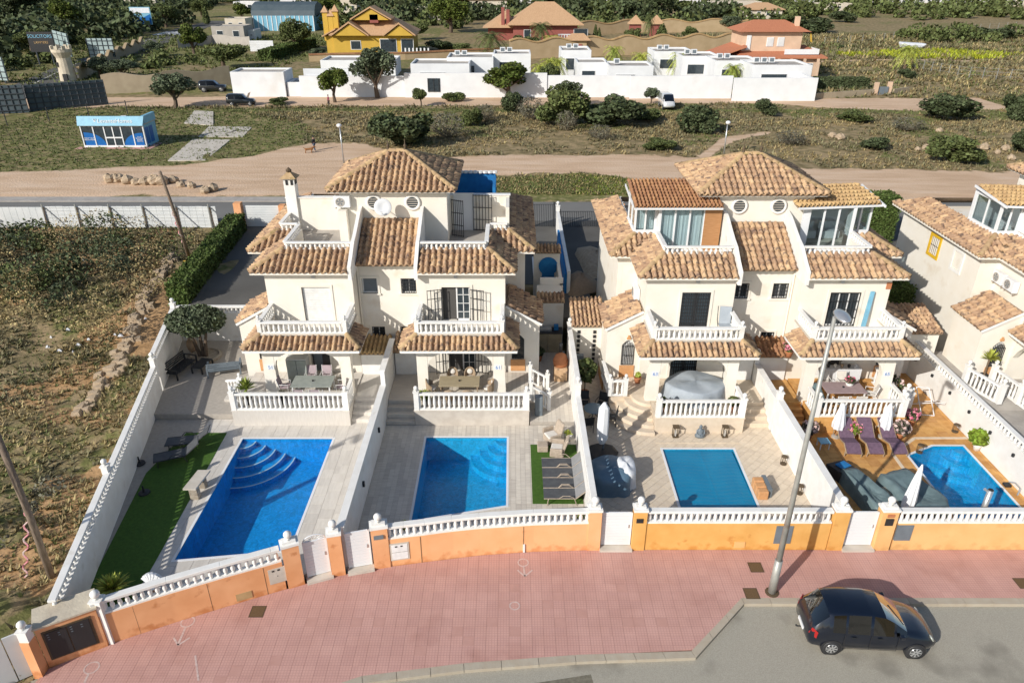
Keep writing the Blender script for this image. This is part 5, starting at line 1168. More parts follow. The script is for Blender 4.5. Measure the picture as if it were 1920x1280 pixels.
# ================================================================ vegetation
def quads_mesh(name, cen, size, mats, seed=0, up=.25, asp=1.0):
    'leaf quads at centres; numpy'
    r = np.random.RandomState(seed); n = len(cen); d = r.normal(size=(n, 3)); d[:, 2] += up * 2; d /= np.linalg.norm(d, axis=1)[:, None]
    a = np.cross(d, r.normal(size=(n, 3))); a /= np.linalg.norm(a, axis=1)[:, None] + 1e-9; b = np.cross(d, a); s = (size * r.uniform(.6, 1.4, n))[:, None]
    V = np.stack([cen - a * s - b * s * asp, cen + a * s - b * s * asp * .6, cen + a * s * .8 + b * s * asp, cen - a * s * .9 + b * s * asp * .8], 1).reshape(-1, 3)
    me = bpy.data.meshes.new(name); me.vertices.add(n * 4); me.vertices.foreach_set('co', V.ravel().astype(np.float32)); me.loops.add(n * 4); me.loops.foreach_set('vertex_index', np.arange(n * 4, dtype=np.int32))
    me.polygons.add(n); me.polygons.foreach_set('loop_start', np.arange(n, dtype=np.int32) * 4); me.update(calc_edges=True); me.materials.append(mats); return me
def lump_pts(r, lumps, n, shell=.72):
    vol = np.array([l[3] * l[4] * l[5] for l in lumps]) ** .7; vol /= vol.sum(); out = []
    for l, w in zip(lumps, vol):
        k = int(n * w) + 1; d = r.normal(size=(k, 3)); d /= np.linalg.norm(d, axis=1)[:, None]; rad = shell + (1 - shell) * r.rand(k) ** .5 + r.normal(size=k) * .05
        out.append(np.array(l[:3]) + d * rad[:, None] * np.array(l[3:]))
    return np.concatenate(out)
def crown_lumps(r, n, zc, rx, rz, rl):
    L = []
    for _ in range(n):
        d = r.normal(size=3); d /= np.linalg.norm(d); q = r.rand() ** .4; s = rl * r.uniform(.7, 1.35); L.append((d[0] * rx * q, d[1] * rx * q, zc + d[2] * rz * q, s, s, s * .85))
    return L
def core(mb, lumps, k=.45, seed=0):
    for l in lumps: mb.lathe([(max(.001, l[3] * k * math.sin(math.pi * i / 5)), -l[5] * k * math.cos(math.pi * i / 5)) for i in range(6)], l[:3], 7)
def make_tree(kind, seed):
    r = np.random.RandomState(seed); nm = {'palm': 'palm_tree', 'bush': 'bush', 'dry': 'bare_bush', 'cypress': 'cypress', 'olive': 'olive_tree', 'pine': 'pine_tree', 'broad': 'tree', 'bushg': 'bush', 'shade': 'tree'}[kind]
    def fn():
        t = thing(nm, nm, 'palm' if kind == 'palm' else ('bush' if kind in ('bush', 'dry', 'bushg') else 'tree'))
        lf = {'bush': 'leaf_dark', 'bushg': 'leaf_mid', 'dry': 'leaf_dry', 'cypress': 'leaf_mid', 'olive': 'leaf_olive', 'pine': 'leaf_pine', 'broad': 'leaf_mid', 'shade': 'leaf_dark'}.get(kind)
        if kind == 'palm':
            MB().tube([(0, 0, 0), (.01, .01, .3), (0, 0, .62)], [.06, .045, .05], 8).build('trunk', M['palmtrunk'], t)
            c = MB()
            for k in range(34):
                a = k * 2.4; e = 1.2 - k * .055; L = .5 + .08 * r.rand(); pts = [(0, 0, .62)]
                for i in range(1, 6): u = i / 5; pts.append((L * u * math.cos(a) * math.cos(e * .3 + .1), L * u * math.sin(a) * math.cos(e * .3 + .1), .64 + L * (math.sin(e) * u - .75 * u * u)))
                for i in range(5):
                    p, q = Vector(pts[i]), Vector(pts[i + 1]); sd_ = (q - p).cross(Vector((0, 0, 1))).normalized() * (.085 - .007 * i)
                    for j in range(3):
                        A = p.lerp(q, j / 3); B = p.lerp(q, j / 3 + .2)
                        c.add([A, B, B + sd_ * 1.7 - Vector((0, 0, .04)) + (q - p) * .25], [(0, 1, 2)]); c.add([A, B, B - sd_ * 1.7 - Vector((0, 0, .04)) + (q - p) * .25], [(0, 1, 2)])
            me = c.mesh('crown', M['leaf_yucca' if seed % 2 else 'leaf_mid'], fixn=False); o = bpy.data.objects.new('crown', me); COL.objects.link(o); attach(o, t); return t
        if kind == 'dry':
            c = MB()
            for k in range(26):
                a = r.rand() * 6.28; e = r.uniform(.35, 1.3); L = r.uniform(.4, .85); p0 = Vector((0, 0, 0)); p1 = Vector((L * .5 * math.cos(a) * math.cos(e), L * .5 * math.sin(a) * math.cos(e), L * .55 * math.sin(e))); p2 = p1 * 1.9 + Vector(r.normal(size=3) * .05)
                c.tube([p0, p1, p2], [.014, .009, .003], 4)
                for q in range(6): u = r.uniform(.4, 1); s_ = p1.lerp(p2, u); c.tube([s_, s_ + Vector(r.normal(size=3) * .13)], [.005, .002], 3)
            c.build('branches', M['leaf_dry'], t)
            o = bpy.data.objects.new('twigs', quads_mesh('twigs', lump_pts(r, [(0, 0, .5, .48, .48, .42)], 500, .5), .012, M['leaf_grey'], seed, asp=4)); COL.objects.link(o); attach(o, t); return t
        if kind in ('bush', 'bushg'): lumps = crown_lumps(r, 16, .36, .36, .27, .15); n = 4200; sz = .021; tr = False
        elif kind == 'cypress': lumps = [(0, 0, .15 + .1 * i, .5 * (1 - i * .09) * .8, .5 * (1 - i * .09) * .8, .14) for i in range(9)]; n = 1800; sz = .03; tr = False
        elif kind == 'olive': lumps = crown_lumps(r, 20, .62, .37, .24, .13); n = 4800; sz = .016; tr = True
        elif kind == 'pine': lumps = crown_lumps(r, 19, .60, .37, .26, .13); n = 4600; sz = .018; tr = True
        else: lumps = crown_lumps(r, 19, .58, .36, .28, .14); n = 4800; sz = .018; tr = True
        if tr:
            c = MB(); c.tube([(0, 0, 0), (.02, 0, .2), (-.01, .02, .42), (.01, 0, .6)], [.05, .035, .03, .012], 8)
            for k in range(5): a = k * 1.3 + seed; c.tube([(0, 0, .2 + .05 * k), (.16 * math.cos(a), .16 * math.sin(a), .42 + .03 * k), (.27 * math.cos(a), .27 * math.sin(a), .6)], [.022, .015, .006], 5)
            c.build('trunk', M['bark'], t)
        pts = lump_pts(r, lumps, n); pts = pts[pts[:, 2] > .01]
        o = bpy.data.objects.new('crown', quads_mesh('crown', pts, sz, M[lf], seed)); COL.objects.link(o); attach(o, t)
        cm = MB(); core(cm, lumps); cme = cm.mesh('inner_foliage', M[lf]); o2 = bpy.data.objects.new('inner_foliage', cme); COL.objects.link(o2); attach(o2, t)
        return t
    return Proto(fn)
PT = {}
def tree(kind, px, py, wpx, hpx, label, z=1.0, seed=None, group=None):
    k = (kind, (seed if seed is not None else int(px) % 2)); 
    if k not in PT: PT[k] = make_tree(kind, {'palm': 1, 'bush': 10, 'bushg': 20, 'dry': 30, 'cypress': 40, 'olive': 50, 'pine': 60, 'broad': 70, 'shade': 80}[kind] + k[1])
    p = g(px, py, z); wpx, hpx = (wpx * 1.2, hpx * 1.18) if 'bush' in kind else (wpx, hpx); s = FPX / (p.y * _c + (CAMH - z) * _s); return PT[k](p, rnd.uniform(0, 6.28), label, (wpx / s, wpx / s, hpx / s / .98), group)
GB = 'bushes on the waste ground'; GT = 'trees along the white street'; GF = 'trees among the far houses'
for a in [
    ('olive', 330, 203, 92, 66, 'grey olive tree alone beside the pale street near the billboards', 1, 0, GT), ('pine', 628, 192, 70, 68, 'yellow-green tree beside the small white building', 1, 0, GT),
    ('olive', 708, 184, 100, 96, 'large grey-green olive in front of the white wall by the wall opening', 1, 1, GT), ('broad', 790, 200, 34, 40, 'small young tree below the dark window of the white wall', 1, 0, GT),
    ('pine', 952, 186, 116, 66, 'spreading tree leaning over the long white wall', 1, 1, GT), ('olive', 1220, 196, 36, 32, 'small round olive beside the parked white van', 1, 0, GT),
    ('broad', 1028, 178, 46, 60, 'slim dark tree at the white wall behind the big bushes', 1, 1, GT),
    ('bush', 755, 275, 118, 84, 'broad dark bush right behind the left tiled tower', 1, 0, GB), ('bush', 960, 212, 42, 44, 'compact dark round bush before the white wall', 1, 1, GB), ('bushg', 885, 236, 44, 42, 'mid green bush left of the grey bare shrubs', 1, 0, GB),
    ('bushg', 1052, 234, 96, 80, 'tall green bush in the middle of the scrub before the white wall', 1, 1, GB), ('bush', 1148, 236, 118, 68, 'wide dark bush beside the tall green bush', 1, 0, GB), ('bush', 1308, 249, 76, 56, 'dark bush casting a long shadow above the right tower', 1, 1, GB),
    ('bush', 1435, 216, 44, 38, 'small dark bush at the foot of the right end of the white wall', 1, 0, GB), ('bush', 1772, 225, 92, 54, 'dark dome shaped bush beside the dirt track on the right', 1, 1, GB), ('bush', 1905, 226, 60, 64, 'dark bush cut by the right frame edge below the hillside', 1, 0, GB), ('bush', 1918, 288, 50, 56, 'dark bush at the right frame edge above the rocks', 1, 1, GB),
    ('bushg', 1790, 305, 96, 56, 'sprawling olive green bush among the rocks on the right', 1, 1, GB), ('bush', 1700, 146, 36, 18, 'low dark bush behind the right garden gate', 1, 1, GB),
    ('dry', 840, 258, 66, 50, 'grey leafless shrub beside the broad dark bush', 1, 0, GB), ('dry', 995, 225, 50, 46, 'pale bare shrub between the round bush and the tall green bush', 1, 0, GB), ('dry', 1062, 245, 40, 40, 'white-grey bare shrub at the foot of the tall green bush', 1, 1, GB), ('dry', 910, 226, 40, 32, 'grey bare shrub in the middle of the scrub', 1, 1, GB),
    ('bushg', 720, 240, 50, 34, 'low green bush left of the broad dark bush', 1, 1, GB), ('dry', 1125, 262, 46, 30, 'low bare shrub under the wide dark bush', 1, 0, GB), ('bushg', 1205, 225, 60, 30, 'low green bush right of the wide dark bush', 1, 0, GB), ('bushg', 1600, 228, 60, 24, 'low green mound on the verge below the dirt track', 1, 1, GB), ('dry', 1480, 270, 60, 26, 'grey scrub mound right of the long shadow bush', 1, 1, GB), ('bush', 1640, 280, 54, 26, 'low scrub bush above the sandy track at right', 1, 1, GB), ('dry', 1700, 245, 60, 26, 'grey dry mound left of the dome shaped bush', 1, 0, GB), ('bushg', 1235, 280, 60, 24, 'straw green clump near the footpath', 1, 1, GB),
    ('bushg', 850, 190, 40, 22, 'low shrub at the foot of the white wall', 1, 0, GB), ('shade', 1065, 200, 54, 48, 'dark tree close to the white wall behind the tall green bush', 1, 0, GT), ('bushg', 520, 196, 46, 14, 'low shrub beside the small white building', 1, 1, GB),
    ('palm', 1695, 132, 46, 56, 'lone fan palm standing in the dry field', 1, 0, 'palms'),
    ('bush', 1860, 75, 66, 28, 'dark bush in the dry field below the far thicket', 1, 0, GB), ('bush', 1580, 42, 50, 22, 'dark bush left of the yellow flowers', 1, 1, GB), ('bush', 1575, 92, 14, 10, 'tiny bush on the field track', 1, 0, GB),
    ('broad', 420, 128, 96, 50, 'rounded dark tree beside the white rolling gate', 1, 0, GF), ('pine', 365, 105, 66, 56, 'yellow-green tree at the bend of the grey road', 1, 1, GF), ('olive', 230, 146, 76, 34, 'clipped silver hedge tree behind the sandy wavy wall', 1, 0, GF), ('olive', 188, 146, 60, 40, 'darker clipped tree left end of the sandy wavy wall', 1, 1, GF), ('olive', 292, 106, 50, 28, 'flat topped small tree above the sandy wall', 1, 1, GF),
    ('broad', 556, 98, 66, 62, 'dark tree left of the yellow villa', 1, 1, GF), ('olive', 596, 110, 36, 20, 'clipped shrub in front of the yellow villa', 1, 0, GF),
    ('pine', 845, 62, 90, 66, 'tall spreading pine between the yellow and the red villas', 1, 0, GF), ('palm', 920, 103, 62, 50, 'date palm in front of the red villa', 1, 1, 'palms'), ('palm', 1013, 82, 46, 46, 'feathery palm on the lawn of the red villa', 1, 1, 'palms'), ('palm', 1035, 92, 36, 30, 'low palm near the red villa porch', 1, 0, 'palms'),
    ('bushg', 985, 88, 46, 26, 'bright clipped bush at the red villa', 1, 0, GF), ('broad', 780, 75, 56, 36, 'garden tree right of the yellow villa', 1, 0, GF), ('bush', 830, 95, 60, 24, 'dark garden shrub between the two villas', 1, 0, GF), ('bushg', 870, 98, 36, 18, 'low garden shrub beside the date palm', 1, 1, GF),
    ('cypress', 1116, 70, 14, 20, 'left of two small cone shaped shrubs in the gravel garden', 1, 0, GF), ('cypress', 1123, 70, 12, 15, 'right of two small cone shaped shrubs in the gravel garden', 1, 0, GF), ('bushg', 1186, 75, 30, 26, 'round green bush before the little pointed kiosks', 1, 0, GF), ('palm', 1215, 72, 22, 48, 'slim palm between the little pointed kiosks', 1, 1, 'palms'), ('cypress', 1240, 73, 34, 24, 'clipped green cone beside the slim palm', 1, 0, GF), ('bushg', 1292, 70, 28, 22, 'clipped bush right of the carport garden', 1, 1, GF), ('olive', 1365, 60, 46, 30, 'rounded tree above the orange roofed villa', 1, 0, GF),
    ('bush', 1524, 62, 80, 34, 'dark hedge-like tree behind the orange roofed villa', 1, 0, GF), ('bushg', 1470, 40, 60, 16, 'flowering shrub behind the orange villa roof', 1, 0, GF),
    ('pine', 130, 66, 80, 62, 'broad tree at the edge of the left woodland', 1, 1, GF), ('broad', 240, 62, 56, 52, 'bushy tree left of the landscape billboard', 1, 0, GF), ('broad', 312, 52, 60, 44, 'bushy tree right of the landscape billboard', 1, 1, GF), ('broad', 60, 100, 70, 50, 'ochre-green tree beside the dark advertising board', 1, 0, GF), ('shade', 40, 40, 110, 66, 'very dark tree in the upper left corner', 1, 0, GF),
    ('pine', 615, 40, 66, 46, 'tree behind the greenhouse and the yellow villa', 1, 0, GF), ('broad', 520, 32, 40, 26, 'small tree in front of the greenhouse roof', 1, 1, GF), ('pine', 455, 42, 46, 34, 'yellowish tree left of the greenhouse', 1, 1, GF), ('broad', 380, 34, 50, 38, 'dark tree near the ochre gate', 1, 0, GF), ('cypress', 388, 46, 18, 42, 'dark cypress beside the ochre gate', 1, 0, GF),
    ('palm', 312, 40, 40, 38, 'palm beside the grey road', 1, 1, 'palms')]:
    tree(*a)
for k, (px, py, w, h, kd, nm) in enumerate([(690, 28, 70, 40, 'shade', 'dense tree above the yellow villa roof'), (760, 26, 66, 36, 'broad', 'leafy tree behind the yellow villa chimneys'), (1030, 26, 60, 38, 'shade', 'dark tree behind the red villa roof ridge'), (1080, 36, 66, 38, 'shade', 'dark tree right of the red villa roof'), (1130, 38, 60, 40, 'broad', 'leafy tree behind the wavy garden wall'), (1170, 38, 56, 36, 'shade', 'dark tree behind the left pointed kiosk'), (1230, 36, 66, 46, 'shade', 'very dark tree behind the right pointed kiosk'), (1270, 32, 50, 34, 'broad', 'leafy tree left of the pale office block'), (960, 20, 40, 24, 'broad', 'small tree over the red villa chimney'), (905, 12, 40, 20, 'pine', 'distant tree above the ochre wall'), (1330, 24, 30, 28, 'broad', 'small tree in front of the pale office block'), (1560, 14, 50, 20, 'shade', 'distant tree among parked vehicles'), (1500, 12, 40, 20, 'broad', 'distant tree above the long beige wall'), (1650, 8, 30, 14, 'broad', 'distant tree at the top of the field'), (440, 12, 40, 16, 'broad', 'distant tree above the greenhouse'), (560, 8, 40, 14, 'pine', 'distant tree behind the white caravans'), (200, 26, 60, 32, 'shade', 'dark tree in the woodland behind the billboard'), (165, 90, 40, 26, 'broad', 'low tree under the pale board back'), (270, 8, 60, 20, 'broad', 'distant tree over the brown villa wall'), (100, 24, 60, 34, 'shade', 'dark tree beside the upper left corner tree'), (870, 22, 60, 40, 'pine', 'second spreading pine left of the red villa'), (1200, 8, 60, 18, 'broad', 'distant tree at the top centre')]):
    tree(kd, px, py, w, h, nm, 1, None, GF)
def far_mass(name, boxes, mt, dens, sz, seed, hz, per=90):
    r = np.random.RandomState(seed); C = []
    for (x0, x1, y0, y1) in boxes:
        n = int((x1 - x0) * (y1 - y0) * dens)
        for _ in range(n):
            x, y = r.uniform(x0, x1), r.uniform(y0, y1); R_ = r.uniform(.35, 1) * hz; C.append(lump_pts(r, [(x, y, 1 + R_ * .55, R_ * .9, R_ * .9, R_ * .6)], per, .7))
    o = bpy.data.objects.new(name, quads_mesh(name, np.concatenate(C), sz, mt, seed)); COL.objects.link(o); o['kind'] = 'stuff'; return o
far_mass('far_woodland', [(-175, -112, 185, 250), (-126, -110, 128, 175), (-160, -116, 255, 300), (-60, 95, 300, 330), (-250, 250, 430, 470), (-300, -150, 280, 420)], M['leaf_dark'], .022, .55, 5, 6.5)
far_mass('far_trees', [(70, 330, 305, 350), (-90, 60, 262, 285), (20, 90, 252, 275), (-120, 330, 365, 400)], M['leaf_mid'], .009, .5, 15, 6, 130)
far_mass('far_thicket', [(106, 170, 214, 230)], M['leaf_mid'], .02, .32, 6, 5.0, 220)
far_mass('roadside_scrub', [(-135, -102, 124, 150), (-125, -101, 150, 175), (-83, -70, 160, 178)], M['leaf_mid'], .05, .3, 8, 2.2)
far_mass('thicket', [(-46, -27, 43, 55.5), (-46, -36, 37, 46), (-27, -24.4, 45, 54)], M['leaf_mid'], .06, .06, 9, 2.6, 420); far_mass('thicket_olive', [(-46, -27, 40, 55)], M['leaf_olive'], .04, .05, 29, 2.4, 380); far_mass('thicket_dry', [(-46, -24, 38, 57)], M['tuft_dry'], .16, .045, 39, 1.9, 260)
far_mass('thicket_shade', [(-46, -28, 42, 56)], M['leaf_dark'], .08, .075, 19, 2.9, 420)
far_mass('thicket', [(-24, -18.5, 17.5, 26), (-30, -22, 16, 24)], M['leaf_grey'], .30, .05, 10, .8)
# yellow flowers and tufts
def tufts(name, N, region, mt, size, seed, accept, blades=5):
    r = np.random.RandomState(seed); x0, x1, y0, y1 = region; X = r.uniform(x0, x1, N); Y = r.uniform(y0, y1, N); k = accept(X, Y, r); X, Y = X[k], Y[k]; Z = height(X, Y); n = len(X)
    s = size * r.uniform(.5, 1.5, n) * (1 + np.maximum(0, Y - 90) / 160); a = r.uniform(0, 6.28, (n, blades)); l = r.uniform(.5, 1, (n, blades)) * s[:, None]; t = r.uniform(.3, 1.2, (n, blades))
    dx = np.cos(a) * np.cos(t) * l; dy = np.sin(a) * np.cos(t) * l; dz = np.sin(t) * l; w = l * .22; ax = -np.sin(a) * w; ay = np.cos(a) * w
    bx_, by_, bz_ = X[:, None], Y[:, None], Z[:, None] - .03
    P0 = np.stack([bx_ + ax, by_ + ay, bz_ + 0 * a], -1); P1 = np.stack([bx_ - ax, by_ - ay, bz_ + 0 * a], -1); P2 = np.stack([bx_ + dx, by_ + dy, bz_ + dz], -1)
    V = np.stack([P0, P1, P2], 2).reshape(-1, 3); m = len(V) // 3; me = bpy.data.meshes.new(name); me.vertices.add(m * 3); me.vertices.foreach_set('co', V.ravel().astype(np.float32)); me.loops.add(m * 3); me.loops.foreach_set('vertex_index', np.arange(m * 3, dtype=np.int32))
    me.polygons.add(m); me.polygons.foreach_set('loop_start', np.arange(m, dtype=np.int32) * 3); me.update(calc_edges=True); me.materials.append(M[mt]); o = bpy.data.objects.new(name, me); COL.objects.link(o); o['kind'] = 'stuff'
def acc(gmin, gmax, keep=.8, lot=None, nz=None):
    def f(X, Y, r):
        sa, gr, e = zone(X, Y); k = (sa < .35) & (gr >= gmin) & (gr <= gmax) & (r.rand(len(X)) < keep)
        k &= ~((Y > 59) & (Y < 68.5)) & ~((X > WLX(Y) - .35) & (Y < 60)) & ~((X > -24.5) & (Y > 38.5) & (Y < 60))
        k &= ~((X > -47) & (X < 48) & (Y > 124)) & ~((Y > 124) & (X < -45) & (Y < 150) & (X > -78))
        if nz is not None: k &= fbm(X, Y, 4, nz) > .46
        return k
    return f
tufts('dry_grass', 60000, (-62, 95, 66, 122), 'tuft_dry', .36, 1, acc(0, .45, .8, nz=90)); tufts('scrub', 60000, (-62, 95, 66, 122), 'tuft_grey', .42, 2, acc(0, .5, .8, nz=91)); tufts('green_grass', 60000, (-70, 95, 66, 122), 'tuft_green', .3, 3, acc(.35, 2, .9))
tufts('bright_weeds', 9000, (-8, 23, 66, 77), 'tuft_bright', .24, 4, lambda X, Y, r: acc(.3, 2)(X, Y, r) & (X > 6)); tufts('green_weeds', 9000, (-12, 14, 66, 77), 'tuft_green', .26, 5, acc(.3, 2)); tufts('dry_weeds', 9000, (-12, 20, 66, 77), 'tuft_dry', .26, 15, acc(.3, 2))
tufts('dry_grass_near', 46000, (-50, -15, 15.5, 60), 'tuft_dry', .27, 6, acc(0, 2, .7, nz=92)); tufts('scrub_near', 40000, (-50, -15, 15.5, 60), 'tuft_grey', .3, 7, acc(0, 2, .7, nz=93)); tufts('weeds_near', 24000, (-50, -15, 15.5, 60), 'tuft_green', .2, 8, acc(0, 2, .8, nz=94))
tufts('field_grass', 26000, (45, 190, 122, 240), 'tuft_dry', .55, 9, acc(0, 2, .9, nz=95)); tufts('field_scrub', 22000, (45, 190, 122, 240), 'tuft_grey', .6, 10, acc(0, 2, .9, nz=96)); tufts('field_greens', 12000, (45, 190, 122, 240), 'tuft_green', .5, 12, acc(0, 2, .9, nz=97))
tufts('yellow_flowers', 20000, (75, 150, 160, 215), 'flower_yellow', .55, 11, lambda X, Y, r: (np.abs(Y - np.interp(X, [75, 95, 120, 150], [188, 186, 188, 182])) < np.interp(X, [75, 84, 95, 112, 120, 140, 150], [0, 4, 8, 9, 1.2, 1.8, 0]) * (.6 + .8 * fbm(X, Y, 8, 77))) & (r.rand(len(X)) < .9))
tufts('left_field_grass', 16000, (-130, -48, 128, 240), 'tuft_green', .5, 13, acc(0, 2, .8, nz=98))

def hedge(label, x0, x1, y0, y1, z0, z1, mt='leaf_hedge', dens=170, sz=.055, rot=0, seed=3):
    t = thing('hedge', label, 'hedge', ((x0 + x1) / 2, (y0 + y1) / 2, z0), 'clipped hedges'); WP[t.name] = Vector((0, 0, 0)); w, d, h = x1 - x0, y1 - y0, z1 - z0
    r = np.random.RandomState(seed); n = int((w * d + 2 * h * (w + d)) * dens); p = []
    ar = np.array([w * d, w * h, w * h, d * h, d * h]); f = r.choice(5, n, p=ar / ar.sum()); u = r.rand(n) - .5; v = r.rand(n); wv = np.zeros((n, 3))
    wv[:, 0] = np.where(f == 0, u * w, np.where((f == 1) | (f == 2), u * w, np.where(f == 3, -w / 2, w / 2))); wv[:, 1] = np.where(f == 0, (v - .5) * d, np.where(f == 1, -d / 2, np.where(f == 2, d / 2, u * d))); wv[:, 2] = np.where(f == 0, h, v * h); wv += r.normal(size=(n, 3)) * .05
    o = bpy.data.objects.new('foliage', quads_mesh('foliage', wv, sz, M[mt], seed)); COL.objects.link(o); attach(o, t); MB().box(-w / 2 + .08, w / 2 - .08, -d / 2 + .08, d / 2 - .08, 0, h - .08).build('inner_foliage', M[mt], t); t.rotation_euler = (0, 0, rot); return t
hedge('long clipped hedge along the driveway beside the leftmost villa', -22.75, -21.5, 43.2, 58.0, .9, 2.4, rot=.07); hedge('tall square hedge beside the clear glass sunroom', 27.8, 30.1, 55.0, 57.0, 1, 4.6); hedge('low shaded hedge between the sunroom villa and the right edge villa', 21.0, 24.6, 40.9, 42.3, 1, 3.1)
hedge('small round hedge behind the chimney', -17.2, -16.0, 57.8, 59.0, 1, 2.9); hedge('bright clipped hedge running beside the yellow villa drive', -55.5, -52.5, 175, 205, 1, 3.2, dens=25, sz=.16, rot=-.1)
hedge('low hedge on top of the sandstone bank at the orange villa', 50, 62.5, 134, 137, .8, 2.6, mt='leaf_dark', dens=30, sz=.15); hedge('strip of bright ground cover along the driveway wall', -19.5, -15.0, 39.6, 40.3, 1, 1.35, mt='leaf_bright')
# olive tree in the garden, yuccas, pots
def near_olive():
    t = thing('olive_tree', 'dense clipped olive tree over the grey side terrace', 'tree', (-17.9, 37.2, .5)); r = np.random.RandomState(5); lumps = [(-17.9 + dx, 37.2 + dy, 2.75 + dz, rx, rx, .62) for dx, dy, dz, rx in [(0, 0, .1, 1.2), (-.75, -.1, 0, .85), (.75, .1, 0, .9), (0, .5, 0, .95), (.1, -.5, 0, .95), (.4, 0, .25, .8), (-.45, 0, .2, .8)]]
    o = bpy.data.objects.new('crown', quads_mesh('crown', lump_pts(r, lumps, 9000, .85), .045, M['leaf_olive'], 4, asp=1.5)); COL.objects.link(o); attach(o, t); cm = MB(); core(cm, lumps, .8); cm.build('inner_foliage', M['leaf_mid'], t)
    c = MB()
    for a in ((.1, 0), (-.35, .1), (.4, -.1)): c.tube([(-17.8 + a[0] * .4, 37.0, .5), (-17.85 + a[0], 37.0 + a[1], 1.5), (-17.9 + a[0] * 1.6, 37.1, 2.6)], [.13, .09, .05], 7)
    c.build('trunk', M['bark'], t)
    b = MB().lathe([(.9, 0), (.95, .12), (.8, .18), (.75, .1)], (-17.7, 37.0, .5), 16); b.build('stone_ring', M['stone'], t)
near_olive()
def yucca(label, x, y, z, r=.5, h=.6, n=70, pot=True, m='leaf_yucca', trunk=.0, potm='dark'):
    t = thing('potted_yucca' if pot else 'yucca', label, 'plant', (x, y, z), 'spiky yellow-green plants'); c = MB(); rr = np.random.RandomState(int(abs(x * 100)) % 999); zb = z + (.35 if pot else .02) + trunk
    for k in range(n):
        a = k * 2.4; e = rr.uniform(.1, 1.45); L = r * rr.uniform(.75, 1.1); d = Vector((math.cos(a) * math.cos(e), math.sin(a) * math.cos(e), math.sin(e) * h / r * .9)); s_ = Vector((-math.sin(a), math.cos(a), 0)) * .028 * (1 + r)
        p0 = Vector((x, y, zb)); p1 = p0 + d * L * .6; p2 = p0 + d * L + Vector((0, 0, -.08 * L)); c.add([p0 - s_ * .5, p0 + s_ * .5, p1 + s_, p1 - s_, p2], [(0, 1, 2, 3), (3, 2, 4)])
    me = c.mesh('leaves', M[m], fixn=False); o = bpy.data.objects.new('leaves', me); COL.objects.link(o); attach(o, t)
    if trunk: MB().tube([(x, y, z + .1), (x, y, zb)], .05, 7).build('trunk', M['palmtrunk'], t)
    if pot: MB().lathe([(.14, 0), (.20, .32), (.22, .34), (.18, .34), (.16, .28)], (x, y, z), 14).build('pot', M[potm], t, True)
    return t
yucca('big yellow-green yucca rising from the artificial grass at the street wall', -14.35, 19.2, .2, .75, .75, 130, False, trunk=.5)
yucca('yucca in a dark pot at the left end of the glass table terrace', -13.2, 31.1, 1.07, .55, .8, 90, trunk=.5); yucca('second yucca near the first on the glass table terrace', -11.5, 31.2, 1.07, .38, .5, 50, m='leaf_grey'); yucca('yucca in the corner of the rattan dining terrace', -4.35, 31.2, 1.07, .5, .5, 80)
yucca('small yucca behind the wall beside the four grey loungers', 2.75, 23.0, .2, .42, .4, 70, potm='white'); yucca('small yucca poking over the wall by the wide white gate', -4.2, 22.0, .75, .3, .45, 60, potm='white'); yucca('succulent in a white bowl beside the wicker armchairs', 2.7, 29.2, .2, .3, .3, 50, potm='white')
yucca('tall yucca in front of the arched grille at the right edge', 24.9, 33.4, 1.1, .6, .7, 80, trunk=.9)
def leafy(label, x, y, z, r, h, m, flower=None, pot='terracotta', cat='plant', sz=.05, n=350, zc=None):
    t = thing('potted_plant', label, cat, (x, y, z), 'potted plants'); rr = np.random.RandomState(int(abs(x * 77 + y * 13)) % 999)
    pts = lump_pts(rr, [(x, y, z + (zc or .35 + h / 2), r, r, h / 2)], n, .5); o = bpy.data.objects.new('foliage', quads_mesh('foliage', pts, sz, M[m], 3)); COL.objects.link(o); attach(o, t)
    if flower: o = bpy.data.objects.new('flowers', quads_mesh('flowers', lump_pts(rr, [(x, y, z + (zc or .35 + h / 2) + .05, r, r, h / 2)], n // 3, .9), sz * 1.1, M[flower], 4)); COL.objects.link(o); attach(o, t)
    MB().lathe([(.13, 0), (.19, .3), (.21, .34), (.17, .34), (.15, .26)], (x, y, z), 12).build('pot', M[pot], t, True)
    if h > 1: MB().tube([(x, y, z + .2), (x, y, z + .35 + h * .4)], .03, 6).build('stem', M['bark'], t)
leafy('tall glossy leafed potted tree beside the dividing wall and round glass table', 3.85, 33.2, .2, .55, 1.3, 'leaf_mid', n=420, sz=.10, zc=1.6)
leafy('leafy plant in the left corner of the covered table terrace', 7.35, 30.4, 1.07, .28, .45, 'leaf_mid'); leafy('leafy plant in the right corner of the covered table terrace', 10.85, 30.4, 1.07, .28, .45, 'leaf_mid')
leafy('pale pink blossom plant in a pot left of the sun loungers', 14.35, 29.3, .2, .38, .6, 'leaf_grey', 'flowerwhite'); leafy('pink flowered plant between the first two purple loungers', 16.5, 29.4, .2, .38, .4, 'leaf_bright', 'flowerpink', 'white'); leafy('white blossom bush right of the purple loungers', 18.75, 29.3, .2, .42, .6, 'leaf_grey', 'flowerwhite')
leafy('broad leafed plant in a white pot beside the angular pool', 22.0, 28.4, .2, .45, .7, 'leaf_bright', None, 'white', sz=.10); leafy('dark trailing plants at the right end of the lilac table terrace', 19.6, 32.4, .2, .55, 1.4, 'leaf_dark', 'flowerwhite', n=500); leafy('red flowered plant beside the right terrace railing', 19.9, 30.5, .2, .35, .5, 'leaf_dark', 'flowerpink')
leafy('small plant hanging over the brown tiled lean-to', 14.3, 33.2, 2.6, .35, .5, 'leaf_mid', 'flowerpink'); leafy('little potted plant by the terracotta panel of the arched window', 6.6, 33.2, 1.05, .14, .25, 'leaf_yucca', None, n=90)
